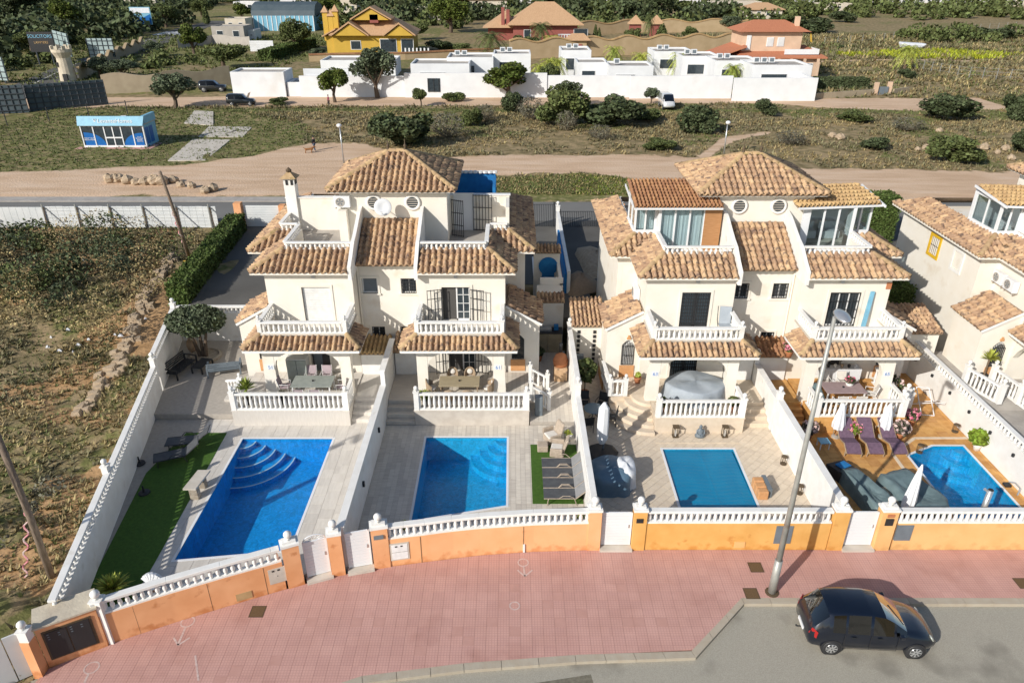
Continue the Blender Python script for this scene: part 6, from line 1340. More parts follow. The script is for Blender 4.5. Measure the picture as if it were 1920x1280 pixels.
leafy('green pot plant at the foot of the annexe', 1.55, 36.8, .38, .3, .5, 'leaf_dark')
# ================================================================ furniture
def dining(label_t, x0, x1, y0, y1, z, mt, leg, name='dining_table'):
    t = thing(name, label_t, 'table', ((x0 + x1) / 2, (y0 + y1) / 2, z), 'terrace dining tables'); MB().box(x0, x1, y0, y1, z + .70, z + .74).build('table_top', M[mt], t, bevel=.01)
    for x in (x0 + .1, x1 - .1):
        for y in (y0 + .1, y1 - .1): MB().box(x - .03, x + .03, y - .03, y + .03, z, z + .699).build('leg', M[leg], t)
    MB().tube([((x0 + x1) / 2, (y0 + y1) / 2, z + .741), ((x0 + x1) / 2, (y0 + y1) / 2, z + .8)], .05, 8).build('parasol_hole_cap', M['dark'], t)
def mk_chair(kind):
    def fn():
        t = thing('dining_chair', 'chair', 'chair', group='terrace dining chairs'); fm, sm = {'sling': ('frame', 'pinkfab'), 'rattan': ('rattan', 'cushion'), 'grey': ('frame', 'cushion'), 'iron': ('iron', 'iron')}[kind]
        if kind == 'rattan':
            b = MB(); n = 12
            for k in range(n):
                a0, a1 = math.pi * (.95 + 1.1 * k / n) , math.pi * (.95 + 1.1 * (k + 1) / n); h = lambda a: .62 + .28 * max(0, -math.sin(a)) 
                b.hexa([(.27 * math.cos(a0), .27 * math.sin(a0), .25), (.27 * math.cos(a1), .27 * math.sin(a1), .25), (.23 * math.cos(a1), .23 * math.sin(a1), .25), (.23 * math.cos(a0), .23 * math.sin(a0), .25), (.30 * math.cos(a0), .30 * math.sin(a0), h(a0)), (.30 * math.cos(a1), .30 * math.sin(a1), h(a1)), (.26 * math.cos(a1), .26 * math.sin(a1), h(a1)), (.26 * math.cos(a0), .26 * math.sin(a0), h(a0))])
            b.build('shell', M['rattan'], t); MB().lathe([(.24, .36), (.26, .38), (.26, .43), (.22, .46)], n=14).build('seat_cushion', M['cushion'], t, True); MB().lathe([(.14, 0), (.15, .03), (.12, .06)], n=12).xf(Matrix.Translation((0, -.2, .68)) @ Matrix.Rotation(R(-80), 4, 'X')).build('back_cushion', M['cushion'], t, True)
        else:
            MB().box(-.24, .24, -.22, .24, .42, .45).build('seat', M[sm], t); MB().hexa([(-.24, -.22, .5), (.24, -.22, .5), (.24, -.20, .5), (-.24, -.20, .5), (-.24, -.32, .95), (.24, -.32, .95), (.24, -.30, .95), (-.24, -.30, .95)]).build('backrest', M[sm], t)
            for s in (-1, 1): MB().tube([(s * .27, .22, 0), (s * .27, .22, .64), (s * .27, -.2, .64)], .018, 6).tube([(s * .25, -.24, 0), (s * .25, -.22, .45), (s * .25, -.33, .97)], .018, 6).build('side_frame', M[fm], t)
        if kind == 'rattan':
            for sx in (-1, 1):
                for sy in (-1, 1): MB().tube([(sx * .2, sy * .2, 0), (sx * .17, sy * .17, .36)], .02, 6).build('leg', M[fm], t)
        return t
    return Proto(fn)
CH = {k: mk_chair(k) for k in ('sling', 'rattan', 'grey', 'iron')}
dining('grey glass dining table with white frame on the leftmost terrace', -11.15, -9.1, 31.5, 32.65, 1.07, 'tabletop', 'frame')
for (x, y, rz, w) in [(-10.55, 31.15, 0, 'front left'), (-9.75, 31.15, 0, 'front right'), (-10.5, 33.05, 180, 'rear left'), (-9.7, 33.05, 180, 'rear right'), (-11.6, 32.1, -90, 'left end'), (-8.7, 32.1, 90, 'right end')]: CH['sling']((x, y, 1.07), R(rz), 'white framed chair with mauve sling at the %s of the glass table' % w)
dining('wooden plank dining table among rattan chairs', -3.7, -1.65, 31.55, 32.6, 1.07, 'tabletop_w', 'rattan')
for (x, y, rz, w) in [(-3.1, 31.2, 0, 'front left'), (-2.2, 31.2, 0, 'front right'), (-3.1, 33.0, 180, 'rear left'), (-2.2, 33.0, 180, 'rear right'), (-4.1, 32.0, -90, 'left end'), (-1.2, 32.0, 90, 'right end')]: CH['rattan']((x, y, 1.07), R(rz), 'round backed rattan chair with white cushion at the %s of the wooden table' % w)
dining('dining table under a lilac cloth on the orange terrace', 15.6, 17.6, 30.9, 32.0, 1.07, 'cloth_lilac', 'frame')
for (x, y, rz, w) in [(16.1, 30.55, 0, 'front left'), (17.0, 30.55, 0, 'front right'), (16.1, 32.4, 180, 'rear left'), (17.0, 32.4, 180, 'rear right'), (18.0, 31.4, 70, 'right end')]: CH['grey']((x, y, 1.07), R(rz), 'white chair with pale cushion at the %s of the lilac table' % w)
leafy('red and pink flower arrangement in a bowl on the lilac table', 17.0, 31.7, 1.6, .24, .25, 'leaf_dark', 'flowerpink', 'white', n=120)
sb = thing('sideboard', 'white sideboard with dishes against the back wall of the orange terrace', 'sideboard', (17.2, 33.3, 1.07)); MB().box(16.3, 18.2, 33.05, 33.5, 1.07, 1.95).build('cabinet', M['bwhite'], sb)
for k in range(5): MB().lathe([(.06, 0), (.09, .12), (.04, .2)], (16.5 + k * .36, 33.25, 1.95), 8).build('vase', M[('dark', 'cushion', 'rattan', 'dark', 'bwhite')[k]], sb)
cc = thing('covered_chair', 'grey-blue cover draped over a chair at the left of the lilac table', 'cover', (15.2, 31.3, 1.07)); MB().hexa([(14.95, 30.7, 1.07), (15.6, 30.7, 1.07), (15.6, 31.7, 1.07), (14.95, 31.7, 1.07), (15.05, 30.9, 1.65), (15.5, 30.85, 1.6), (15.45, 31.6, 2.0), (15.0, 31.65, 2.05)]).build('cover', M['cover_green'], cc, bevel=.08)
rc = thing('round_garden_table', 'round glass table with black iron frame beside the white covered parasol', 'table', (4.1, 30.9, .2)); MB().lathe([(.02, .70), (.5, .70), (.52, .72), (.5, .74), (.02, .74)], (4.1, 30.9, .2), 20).build('glass_top', M['glassgrey'], rc)
for k in range(3): a = k * 2.09; MB().tube([(4.1 + .4 * math.cos(a), 30.9 + .4 * math.sin(a), .2), (4.1 + .1 * math.cos(a), 30.9 + .1 * math.sin(a), .55), (4.1 + .35 * math.cos(a), 30.9 + .35 * math.sin(a), .9)], .02, 6).build('leg', M['iron'], rc)
for (x, y, rz, w) in [(3.7, 31.9, 180, 'behind'), (4.6, 31.8, 150, 'behind and right of'), (4.95, 30.6, 80, 'right of'), (3.7, 30.0, 10, 'in front of')]: CH['iron']((x, y, .2), R(rz), 'black iron chair %s the round glass table' % w)
def mk_lounger(kind):
    def fn():
        t = thing('sun_lounger', 'lounger', 'sun lounger', group='sun loungers'); fm, sm = {'dark': ('dark', 'sling'), 'grey': ('wicker', 'sling'), 'purple': ('rattan', 'cloth_purple')}[kind]
        if kind == 'purple':
            prof = [(-1.0, .9), (-.75, .78), (-.45, .5), (-.15, .30), (.2, .38), (.5, .46), (.8, .34), (1.0, .22)]
            m = MB()
            for (a, za), (b, zb) in zip(prof, prof[1:]): m.hexa([(-.32, a, za), (.32, a, za), (.32, b, zb), (-.32, b, zb), (-.32, a, za + .06), (.32, a, za + .06), (.32, b, zb + .06), (-.32, b, zb + .06)])
            m.build('mattress', M[sm], t)
            for s in (-1, 1): MB().tube([(s * .35, y, z) for y, z in prof], .03, 6).build('side_rail', M[fm], t)
            for y, z in ((-.85, .58), (.9, .26)):
                for s in (-1, 1): MB().tube([(s * .38, y, z), (s * .38, y, 0)], .025, 6).build('leg', M[fm], t)
            return t
        MB().box(-.32, .32, -.35, 1.0, .32, .36).build('seat', M[sm], t); bk = .62 if kind == 'grey' else .5
        MB().hexa([(-.32, -.37, .33), (.32, -.37, .33), (.32, -.35, .37), (-.32, -.35, .37), (-.32, -.37 - .66, .33 + bk), (.32, -.37 - .66, .33 + bk), (.32, -.34 - .66, .36 + bk), (-.32, -.34 - .66, .36 + bk)]).build('backrest', M[sm if kind == 'dark' else 'sling_lt'], t)
        for s in (-1, 1):
            MB().tube([(s * .35, 1.0, .34), (s * .35, -.36, .34), (s * .35, -1.04, .36 + bk)], .02, 6).build('side_rail', M[fm], t); MB().tube([(s * .35, .8, .34), (s * .35, .85, 0)], .02, 6).tube([(s * .35, -.3, .34), (s * .35, -.4, 0)], .02, 6).build('legs', M[fm], t)
            MB().tube([(s * .36, -.3, .36), (s * .4, -.1, .52), (s * .4, .2, .52), (s * .36, .35, .36)], .016, 5).build('armrest', M[fm], t)
        return t
    return Proto(fn)
LG = {k: mk_lounger(k) for k in ('dark', 'grey', 'purple')}
LG['dark']((-15.4, 28.7, .215), R(100), 'dark reclining sun lounger on the artificial grass, farther from the street'); LG['dark']((-15.5, 27.6, .215), R(112), 'dark reclining sun lounger on the artificial grass, nearer the street')
for k, w in enumerate(('nearest the street wall', 'second from the street wall', 'third from the street wall', 'nearest the wicker armchairs')): LG['grey']((2.35, 24.75 + k * .72, .22), R(90) , 'dark grey lounger with raised back beside the baluster wall, ' + w)
for x, w in ((16.0, 'left'), (17.0, 'middle'), (18.05, 'right')): LG['purple']((x, 28.75, .2), R(-2 + 180 - 180 + (x - 17) * 3) , w + ' of three purple padded sun loungers on the orange deck'); 
for o in [o for o in bpy.data.objects if o.name.startswith('sun_lounger') and 'purple' in str(o.get('label'))]: o.rotation_euler.z += math.pi
def armchair():
    t = thing('wicker_armchair', 'a', 'armchair', group='wicker armchairs by the small lawn'); MB().box(-.34, .34, -.3, .35, .05, .34).build('base', M['wicker'], t, bevel=.04); MB().box(-.28, .28, -.22, .33, .341, .44).build('seat_cushion', M['cushion'], t, bevel=.04)
    MB().hexa([(-.36, -.3, .3), (.36, -.3, .3), (.36, -.18, .3), (-.36, -.18, .3), (-.30, -.52, 1.0), (.30, -.52, 1.0), (.30, -.40, 1.0), (-.30, -.40, 1.0)]).build('backrest', M['wicker'], t, bevel=.06)
    for s in (-1, 1): MB().box(s * .36, s * .46, -.25, .32, .3, .6).build('armrest', M['wicker'], t, bevel=.03)
    return t
AC_ = Proto(armchair); AC_((1.95, 29.1, .2), R(115), 'wicker armchair beside the succulent bowl'); AC_((2.15, 28.0, .22), R(80), 'wicker armchair between its twin and the grey loungers'); 
ot = thing('wicker_footstool', 'wicker footstool in front of the two wicker armchairs', 'footstool', (1.45, 28.4, .22)); MB().box(1.2, 1.7, 28.15, 28.65, .22, .55).build('stool', M['wicker'], ot, bevel=.04)
def slat_sofa(name, label, cat, x, y, z, w, d, rz, m, back=True, group='slatted garden furniture'):
    t = thing(name, label, cat, (x, y, z), group); WP[t.name] = Vector((0, 0, 0))
    for k in range(6): MB().box(-w / 2, w / 2, -d / 2 + d * k / 6 + .01, -d / 2 + d * (k + 1) / 6 - .02, .34, .37).build('slat', M[m], t)
    for sx in (-1, 1):
        for sy in (-1, 1): MB().box(sx * w / 2 - .035, sx * w / 2 + .035, sy * d / 2 - .035, sy * d / 2 + .035, 0, .6 if back else .34).build('leg', M[m], t)
    if back:
        for k in range(4): MB().box(-w / 2, w / 2, -d / 2 - .03, -d / 2, .42 + k * .12, .49 + k * .12).build('back_slat', M[m], t)
        for sx in (-1, 1): MB().box(sx * w / 2 - .04, sx * w / 2 + .04, -d / 2, d / 2, .601, .64).build('armrest', M[m], t)
    else: MB().box(-w / 2 - .02, w / 2 + .02, -d / 2 - .02, d / 2 + .02, .371, .40).build('table_top', M[m], t)
    t.rotation_euler = (0, 0, rz)
slat_sofa('garden_sofa', 'black slatted sofa against the slanted white wall on the grey side terrace', 'sofa', -18.35, 35.3, .5, 1.8, .75, R(-103), 'iron'); slat_sofa('coffee_table', 'low black table between the two slatted sofas', 'table', -17.3, 35.6, .5, 1.1, .6, R(80), 'iron', False); slat_sofa('garden_sofa', 'grey slatted sofa striped by railing shadows beside the steps', 'sofa', -15.9, 35.2, .5, 1.7, .8, R(15), 'greydoor')
jr = thing('terracotta_jar', 'tall ringed terracotta jar standing under the olive tree', 'jar', (-18.6, 37.6, .5)); MB().lathe([(.12, 0), (.26, .25), (.30, .5), (.26, .72), (.15, .85), (.18, .92)], (-18.6, 37.6, .5), 14).build('jar', M['tile'], jr, True)
for k, (x, y, l) in enumerate(((-17.15, 27.3, 'small dark parasol base near the slanted wall'), (-16.0, 25.2, 'small dark parasol base on the artificial grass'))): t = thing('parasol_base', l, 'parasol base', (x, y, .2), 'parasol bases'); MB().lathe([(.25, .02), (.24, .07), (.05, .10), (.03, .4)], (x, y, .2), 14).build('base', M['dark'], t)
sbn = thing('stone_bench', 'pale slab bench on rough stone blocks beside the leftmost pool', 'bench', (-13.5, 25.2, .2)); MB().hexa([(-13.95, 24.6, .85), (-13.4, 24.6, .85), (-13.25, 25.9, .85), (-13.8, 25.9, .85), (-13.95, 24.6, .93), (-13.4, 24.6, .93), (-13.25, 25.9, .93), (-13.8, 25.9, .93)]).build('slab', M['concrete_w'], sbn)
for y in (24.75, 25.5):
    for k in range(3): MB().box(-13.82, -13.45, y, y + .3, .2 + k * .215, .41 + k * .215).build('stone_block', M['stone'], sbn, bevel=.03)
sh_ = thing('shell_fountain', 'white scallop shell ornament at the street wall beside the leftmost pool', 'ornament', (-12.6, 19.1, .2)); 
for k in range(7): a = (k - 3) * .32; MB().tube([(-12.6, 18.75, 1.35), (-12.6 + .38 * math.sin(a), 18.9, 1.4 + .42 * math.cos(a))], [.03, .09], 6).build('shell_rib', M['bwhite'], sh_)
MB().lathe([(.1, 0), (.08, .9), (.25, 1.1), (.3, 1.2)], (-12.6, 18.8, .2), 12).build('basin', M['bwhite'], sh_)
lb = thing('spa_cover', 'blue-grey draped cover over round furniture, half in the wall shade', 'cover', (4.6, 25.8, .2))
def drape(name, cx, cy, rx, ry, z0, h, m, par, seed=1, n=28, sq=2.6, lev=None):
    r = np.random.RandomState(seed); mb = MB(); v = []; lev = lev or [(1.12, 0), (1.03, .25), (1.0, .6), (.97, .88), (.85, 1.0), (.4, 1.03), (.02, 1.05)]; ph = r.rand(4) * 6
    for s, t in lev:
        for k in range(n):
            a = 2 * math.pi * k / n; c_, s_ = math.cos(a), math.sin(a); q = (abs(c_) ** sq + abs(s_) ** sq) ** (-1 / sq); w = 1 + .035 * math.sin(7 * a + ph[0]) * (1.3 - t) + .03 * math.sin(11 * a + ph[1]) * (1 - t * .6); v.append((cx + rx * s * q * w * c_, cy + ry * s * q * w * s_, z0 + h * t * (1 + .05 * math.sin(3 * a + ph[2]) * (t > .5))))
    f = [(i * n + k, i * n + (k + 1) % n, (i + 1) * n + (k + 1) % n, (i + 1) * n + k) for i in range(len(lev) - 1) for k in range(n)] + [tuple(range((len(lev) - 1) * n, len(lev) * n))]
    return mb.add(v, f).build(name, M[m], par, True)
drape('cover', 4.35, 26.0, .95, 1.0, .2, .8, 'cover_blue', lb, 2); drape('pale_flap', 5.05, 26.15, .42, .75, .22, .84, 'cover_white', lb, 4)
ot2 = thing('covered_table', 'pale grey cover over an oval dining set on the beige terrace', 'cover', (9.3, 31.8, 1.07)); drape('cover', 9.3, 31.9, 1.6, 1.2, 1.07, .8, 'cover_grey', ot2, 7, 32, 1.75, [(1.05, 0), (1.0, .5), (.98, .93), (.93, 1.0), (.90, 1.01), (.45, 1.06), (.02, 1.07)])
ch2 = thing('wooden_box', 'small wooden box in front of the oval covered table', 'box', (8.1, 30.6, 1.07)); MB().box(7.8, 8.5, 30.35, 30.7, 1.07, 1.4).xf(Matrix.Identity(4)).build('box', M['greywood'], ch2)
cpz = thing('covered_parasol', 'tall cantilever parasol in a white cover on a black base beside the dividing wall', 'parasol', (4.25, 28.2, .2)); MB().lathe([(.75, 0), (.75, .1), (.6, .14), (.1, .16)], (4.25, 28.1, .2), 8).build('base', M['dark'], cpz); MB().tube([(4.3, 28.3, .3), (4.3, 28.3, 2.9)], .045, 8).build('pole', M['greydoor'], cpz); MB().lathe([(.14, .55), (.26, .8), (.27, 1.6), (.24, 2.5), (.05, 2.8)], (4.2, 28.15, .2), 8, sx=1.0, sy=.7).build('cover', M['bwhite'], cpz)
for k, (x, lab) in enumerate(((7.95, 'left lantern at the foot of the beige terrace wall'), (10.35, 'right lantern at the foot of the beige terrace wall'))):
    t = thing('lantern', lab, 'lantern', (x, 29.55, .2), 'garden lanterns'); 
    for sx in (-1, 1):
        for sy in (-1, 1): MB().box(x + sx * .12 - .015, x + sx * .12 + .015, 29.5 + sy * .12 - .015, 29.5 + sy * .12 + .015, .2, .75).build('post', M['brown_iron'], t)
    MB().box(x - .15, x + .15, 29.35, 29.65, .751, .79).build('lid', M['brown_iron'], t); MB().box(x - .14, x + .14, 29.36, 29.64, .2, .24).build('foot', M['brown_iron'], t); MB().lathe([(.05, .04), (.05, .35)], (x, 29.5, .2), 8).build('candle', M['cushion'], t)
bu = thing('seated_figure_statue', 'small dark seated figure statue between the two lanterns', 'statue', (9.15, 29.5, .2)); MB().lathe([(.24, 0), (.26, .08), (.2, .16), (.13, .2), (.16, .32), (.14, .42), (.05, .46), (.085, .52), (.09, .58), (.05, .64), (.02, .68)], (9.15, 29.5, .2), 14, sy=.75).build('figure', M['greydoor'], bu, True)
for s in (-1, 1): MB().tube([(9.15 + s * .15, 29.5, .6), (9.15 + s * .19, 29.42, .42), (9.15 + s * .03, 29.32, .36)], [.045, .04, .03], 6).build('arm', M['greydoor'], bu)
st2 = thing('stone_waterfall', 'rough stone block with a dark slab beside the teal covered pool', 'stone block', (10.9, 25.2, .2))
for k in range(3): MB().box(10.55, 11.0, 24.75 + k * .34, 25.07 + k * .34, .2, .62 + .03 * k).build('stone_block', M['brick'], st2, bevel=.04)
MB().box(11.0, 11.18, 24.9, 25.9, .2, .66).build('dark_slab', M['greydoor'], st2)
for k, (x, y, l) in enumerate(((12.5, 27.3, 'wire lantern at the wall, farther from the street'), (12.5, 25.2, 'wire lantern at the wall, nearer the street'), (19.2, 28.2, 'small dark lantern right of the purple loungers'), (21.8, 29.9, 'wire basket at the tall white wall'))):
    t = thing('wire_lantern', l, 'lantern', (x, y, .2), 'wire lanterns'); MB().lathe([(.15, 0), (.15, .03)], (x, y, .2), 10).lathe([(.15, .4), (.13, .44)], (x, y, .2), 10).build('rings', M['brown_iron'], t); w = MB()
    for q in range(8): a = q * .785; w.tube([(x + .14 * math.cos(a), y + .14 * math.sin(a), .2), (x + .14 * math.cos(a), y + .14 * math.sin(a), .62)], .01, 4)
    w.build('wires', M['brown_iron'], t)
# barbecue corner and kitchen
bq = thing('brick_barbecue', 'terracotta barbecue kiln beside the dividing wall', 'barbecue', (2.7, 35, .38)); MB().box(2.3, 3.0, 34.4, 35.3, .38, 1.2).build('base', M['tile'], bq, bevel=.02); MB().lathe([(.38, 0), (.42, .3), (.3, .6), (.1, .72)], (2.65, 34.85, 1.2), 14).build('oven_dome', M['terracotta'], bq, True); MB().tube([(2.65, 35.05, 1.7), (2.65, 35.05, 2.4)], .09, 8).build('flue', M['dark'], bq)
kc = thing('outdoor_kitchen', 'dark wood kitchen cabinet with grey worktop against the annexe', 'cabinet', (2.1, 38.2, .38)); 
for k in range(2): MB().box(1.3 + k * .8, 2.08 + k * .8, 37.8, 38.5, .38, 1.6).build('cabinet_door', M['tabletop_w'], kc)
MB().box(1.25, 2.95, 37.75, 38.58, 1.61, 1.67).build('worktop', M['dark'], kc); MB().box(1.4, 2.3, 38.0, 38.4, 1.68, 1.8).build('sink', M['alu'], kc); MB().box(2.45, 2.7, 38.1, 38.4, 1.68, 1.95).build('blue_box', M['blue'], kc)
lk = thing('wheeled_case', 'grey upright case below the white stair railings', 'case', (1.5, 31.3, .38)); MB().box(1.15, 1.55, 31.0, 31.35, .38, 1.5).build('case', M['greydoor'], lk, bevel=.05)
wt = thing('masonry_counter', 'tiled masonry counter with sink in the beige side yard', 'counter', (5.3, 34.2, .2)); MB().box(4.85, 5.6, 33.9, 35.8, .2, 1.05).build('counter', M['brick'], wt); MB().box(4.8, 5.65, 33.85, 35.85, 1.051, 1.1).build('worktop', M['concrete_w'], wt); MB().box(5.05, 5.4, 35.2, 35.6, 1.101, 1.13).build('sink', M['bwhite'], wt)
wb = thing('wooden_shelf', 'small wooden shelf and grey bin against the slotted white wall', 'shelf', (3.7, 35.6, .2)); MB().box(3.45, 4.1, 35.3, 35.6, .95, 1.0).box(3.45, 4.1, 35.3, 35.6, .45, .5).build('boards', M['wood'], wb); MB().box(3.5, 3.95, 35.3, 35.58, 1.01, 1.5).build('grey_box', M['greydoor'], wb)
# garden D covers
for nm, pts, lab in (('left', [(14.5, 26.1), (15.2, 26.2), (15.9, 24.1), (15.6, 23.3), (14.9, 23.2)], 'green-grey tarpaulin over the left outdoor sofa'), ('right', [(16.0, 25.7), (17.4, 26.2), (18.2, 24.0), (17.9, 23.2), (16.3, 23.2)], 'green-grey tarpaulin over the right outdoor sofa')):
    t = thing('covered_sofa', lab, 'cover', (pts[0][0], pts[0][1], .2), 'covered outdoor sofas'); P_ = ccw(pts); n = len(P_); c = Vector((sum(p[0] for p in P_) / n, sum(p[1] for p in P_) / n)); mb = MB(); ring2 = []
    m_ = n * 6; v = []; 
    for lev, sc_, hz in ((0, 1.04, 0), (1, 1.0, .35), (2, .93, .72), (3, .75, .80), (4, .45, .62), (5, .05, .58)):
        for k in range(m_):
            a = Vector(P_[k // 6]).lerp(Vector(P_[(k // 6 + 1) % n]), (k % 6) / 6); w = 1 + .02 * math.sin(k * 2.3 + lev); q = c + (a - c) * sc_ * w; v.append((q.x, q.y, .2 + hz + .03 * math.sin(k * 1.7 + lev * 2) * (lev > 1)))
    mb.add(v, [(i * m_ + k, i * m_ + (k + 1) % m_, (i + 1) * m_ + (k + 1) % m_, (i + 1) * m_ + k) for i in range(5) for k in range(m_)] + [tuple(range(5 * m_, 6 * m_))]); mb.build('cover', M['cover_green'], t, True)
t = thing('storage_box', 'black box with blue lid at the head of the left covered sofa', 'box', (14.5, 26.4, .2)); MB().hexa([(14.1, 26.6, .2), (14.5, 25.9, .2), (15.3, 26.3, .2), (14.95, 26.9, .2), (14.1, 26.6, .75), (14.5, 25.9, .75), (15.3, 26.3, .75), (14.95, 26.9, .75)]).build('box', M['dark'], t, bevel=.03); MB().hexa([(14.45, 26.5, .76), (14.65, 26.15, .76), (15.15, 26.4, .76), (14.95, 26.75, .76), (14.45, 26.5, .80), (14.65, 26.15, .80), (15.15, 26.4, .80), (14.95, 26.75, .80)]).build('lid', M['blue'], t)
t = thing('patio_table', 'grey plank low table with a fan shaped ornament between the covered sofas', 'table', (15.8, 24.5, .2)); 
for k in range(6): MB().hexa([(15.42 + k * .13, 25.1, .6), (15.53 + k * .13, 25.1, .6), (15.68 + k * .13, 23.7, .6), (15.57 + k * .13, 23.7, .6), (15.42 + k * .13, 25.1, .64), (15.53 + k * .13, 25.1, .64), (15.68 + k * .13, 23.7, .64), (15.57 + k * .13, 23.7, .64)]).build('plank', M['greywood'], t)
for x, y in ((15.5, 25.0), (16.15, 25.0), (15.65, 23.8), (16.3, 23.8)): MB().box(x - .04, x + .04, y - .04, y + .04, .2, .6).build('leg', M['greydoor'], t)
for k in range(6): a = k * 1.047; MB().lathe([(.055, .0), (.05, .06)], (15.95 + .11 * math.cos(a), 24.3 + .11 * math.sin(a), .65), 7).build('cup', M['dark'], t)
def closed_parasol(label, x, y, z, h, r, tx=0, ty=0, base=True):
    t = thing('closed_parasol', label, 'parasol', (x, y, z), 'closed white parasols'); mb = MB(); n = 16; v = []
    for (rr, zz) in ((r, h * .28), (r * 1.05, h * .4), (r * .7, h * .7), (r * .35, h * .92), (.02, h)):
        for k in range(n): a = 2 * math.pi * k / n; q = rr * (1 + .22 * (k % 2)); v.append((x + q * math.cos(a) + tx * zz / h, y + q * math.sin(a) + ty * zz / h, z + zz))
    mb.add(v, [(i * n + k, i * n + (k + 1) % n, (i + 1) * n + (k + 1) % n, (i + 1) * n + k) for i in range(4) for k in range(n)]).build('canopy', M['bwhite'], t); MB().tube([(x, y, z), (x + tx * .3, y + ty * .3, z + h * .3)], .03, 6).build('pole', M['wood'], t); MB().lathe([(.2, 0), (.2, .06), (.05, .1)], (x, y, z), 12).build('base', M['concrete'], t)
closed_parasol('left of two small closed white parasols before the lilac table balustrade', 15.75, 29.45, .2, 1.95, .24); closed_parasol('right of two small closed white parasols before the lilac table balustrade', 18.0, 29.45, .2, 1.95, .24); closed_parasol('large closed white parasol leaning between the covered sofas', 16.05, 23.3, .2, 2.6, .2, .45, .5)
t = thing('side_table', 'small blue topped side table left of the purple loungers', 'table', (14.8, 28.6, .2)); MB().box(14.55, 15.05, 28.35, 28.85, .55, .6).build('table_top', M['signblue'], t, bevel=.02)
for sx in (-1, 1):
    for sy in (-1, 1): MB().box(14.8 + sx * .2 - .02, 14.8 + sx * .2 + .02, 28.6 + sy * .2 - .02, 28.6 + sy * .2 + .02, .2, .55).build('leg', M['frame'], t)
t = thing('folding_chair', 'white folding deck chair leaning at the tall white wall', 'chair', (21.2, 32.3, .2)); MB().tube([(20.9, 31.4, .22), (21.0, 32.6, 1.15)], .025, 6).tube([(21.5, 31.3, .22), (21.6, 32.5, 1.15)], .025, 6).tube([(21.0, 32.6, 1.15), (21.6, 32.5, 1.15)], .025, 6).tube([(20.9, 31.4, .22), (21.5, 31.3, .22)], .025, 6).build('back_frame', M['bwhite'], t); MB().tube([(20.7, 32.4, .22), (21.6, 31.7, .75), (22.0, 31.5, .8)], .022, 6).tube([(21.3, 32.6, .22), (22.0, 32.0, .7), (22.1, 31.6, .8)], .022, 6).build('seat_frame', M['bwhite'], t)
t = thing('solar_shower', 'grey steel solar shower post at the street wall beside the angular pool', 'shower', (18.85, 22.9, .2)); MB().tube([(18.95, 23.0, .2), (18.98, 23.0, 2.15)], .11, 14).build('column', M['alu'], t, True); MB().lathe([(.10, 0), (.10, .02)], (18.98, 23.0, 2.155), 14).build('cap', M['dark'], t); MB().tube([(18.9, 23.0, 2.05), (18.72, 23.0, 2.2)], [.02, .06], 8).build('shower_head', M['alu'], t)
t = thing('pool_roller', 'dark pool fitting with a grey hose on the orange deck edge', 'pool fitting', (22.0, 25.6, .2)); MB().box(21.72, 21.98, 25.6, 25.85, .2, .3).build('body', M['dark'], t); MB().tube([(21.95, 25.8, .35), (22.08, 25.6, .45), (22.05, 25.2, .45), (21.85, 25.0, .25)], .035, 6).build('handle', M['alu'], t)
t = thing('balcony_chair', 'grey folding chair on the balcony with black shutters', 'chair', (10.9, 32.6, 4.2)); CH_ = MB().hexa([(10.45, 33.2, 4.5), (11.0, 33.1, 4.5), (11.0, 33.15, 4.5), (10.45, 33.25, 4.5), (10.5, 33.45, 5.35), (11.05, 33.35, 5.35), (11.05, 33.4, 5.35), (10.5, 33.5, 5.35)]).build('backrest', M['cover_grey'], t); MB().box(10.4, 11.0, 32.6, 33.15, 4.5, 4.54).build('seat', M['cover_grey'], t); MB().tube([(10.35, 32.6, 4.1), (10.35, 33.2, 4.7), (10.4, 33.5, 5.35)], .02, 6).tube([(11.05, 32.6, 4.1), (11.05, 33.2, 4.7), (11.1, 33.4, 5.35)], .02, 6).build('frame', M['iron'], t)
t = thing('wall_board', 'pale blue board leaning on the wall of the balcony beside the barred door', 'board', (18.0, 33.5, 4.2)); MB().hexa([(17.75, 33.3, 4.15), (17.95, 33.3, 4.15), (17.95, 33.4, 4.15), (17.75, 33.4, 4.15), (17.95, 33.55, 6.1), (18.15, 33.55, 6.1), (18.15, 33.62, 6.1), (17.95, 33.62, 6.1)]).build('board', M['signblue'], t)
t = thing('garage_cabinet', 'pale green metal cabinet under the porch of the leftmost terrace', 'cabinet', (-11.2, 33.6, 1.07)); 
for k in range(2): MB().box(-11.75 + k * .52, -11.25 + k * .52, 33.2, 33.25, 1.1, 2.35).build('cabinet_door', M['tabletop'], t)
MB().box(-11.78, -10.72, 33.26, 33.85, 1.07, 2.4).build('body', M['sheet'], t)
# house number tiles
def meshed(o):
    me = bpy.data.meshes.new_from_object(o); q = bpy.data.objects.new(o.name, me); COL.objects.link(q); q.parent = o.parent; q.matrix_parent_inverse = o.matrix_parent_inverse.copy(); q.matrix_basis = o.matrix_basis.copy(); bpy.data.objects.remove(o); return q
def plaque(txt, x, y, z, parent, s=.26):
    MB().box(x - .17, x + .17, y - .02, y, z - .12, z + .14).build('number_tile', M['bwhite'], parent); cu = bpy.data.curves.new('number', 'FONT'); cu.body = txt; cu.size = s; cu.align_x = 'CENTER'; cu.align_y = 'CENTER'; cu.extrude = .002; o = bpy.data.objects.new('house_number', cu); COL.objects.link(o); attach(o, parent); o.location = (x, y - .024, z); o.rotation_euler = (R(90), 0, 0); cu.materials.append(M['azul']); meshed(o)
plaque('51', -12.15, 32.08, 2.6, HA); plaque('61', -.7, 32.08, 2.6, HA); plaque('63', 7.1, 31.42, 2.6, HB); plaque('65', 18.6, 31.42, 2.6, HB)
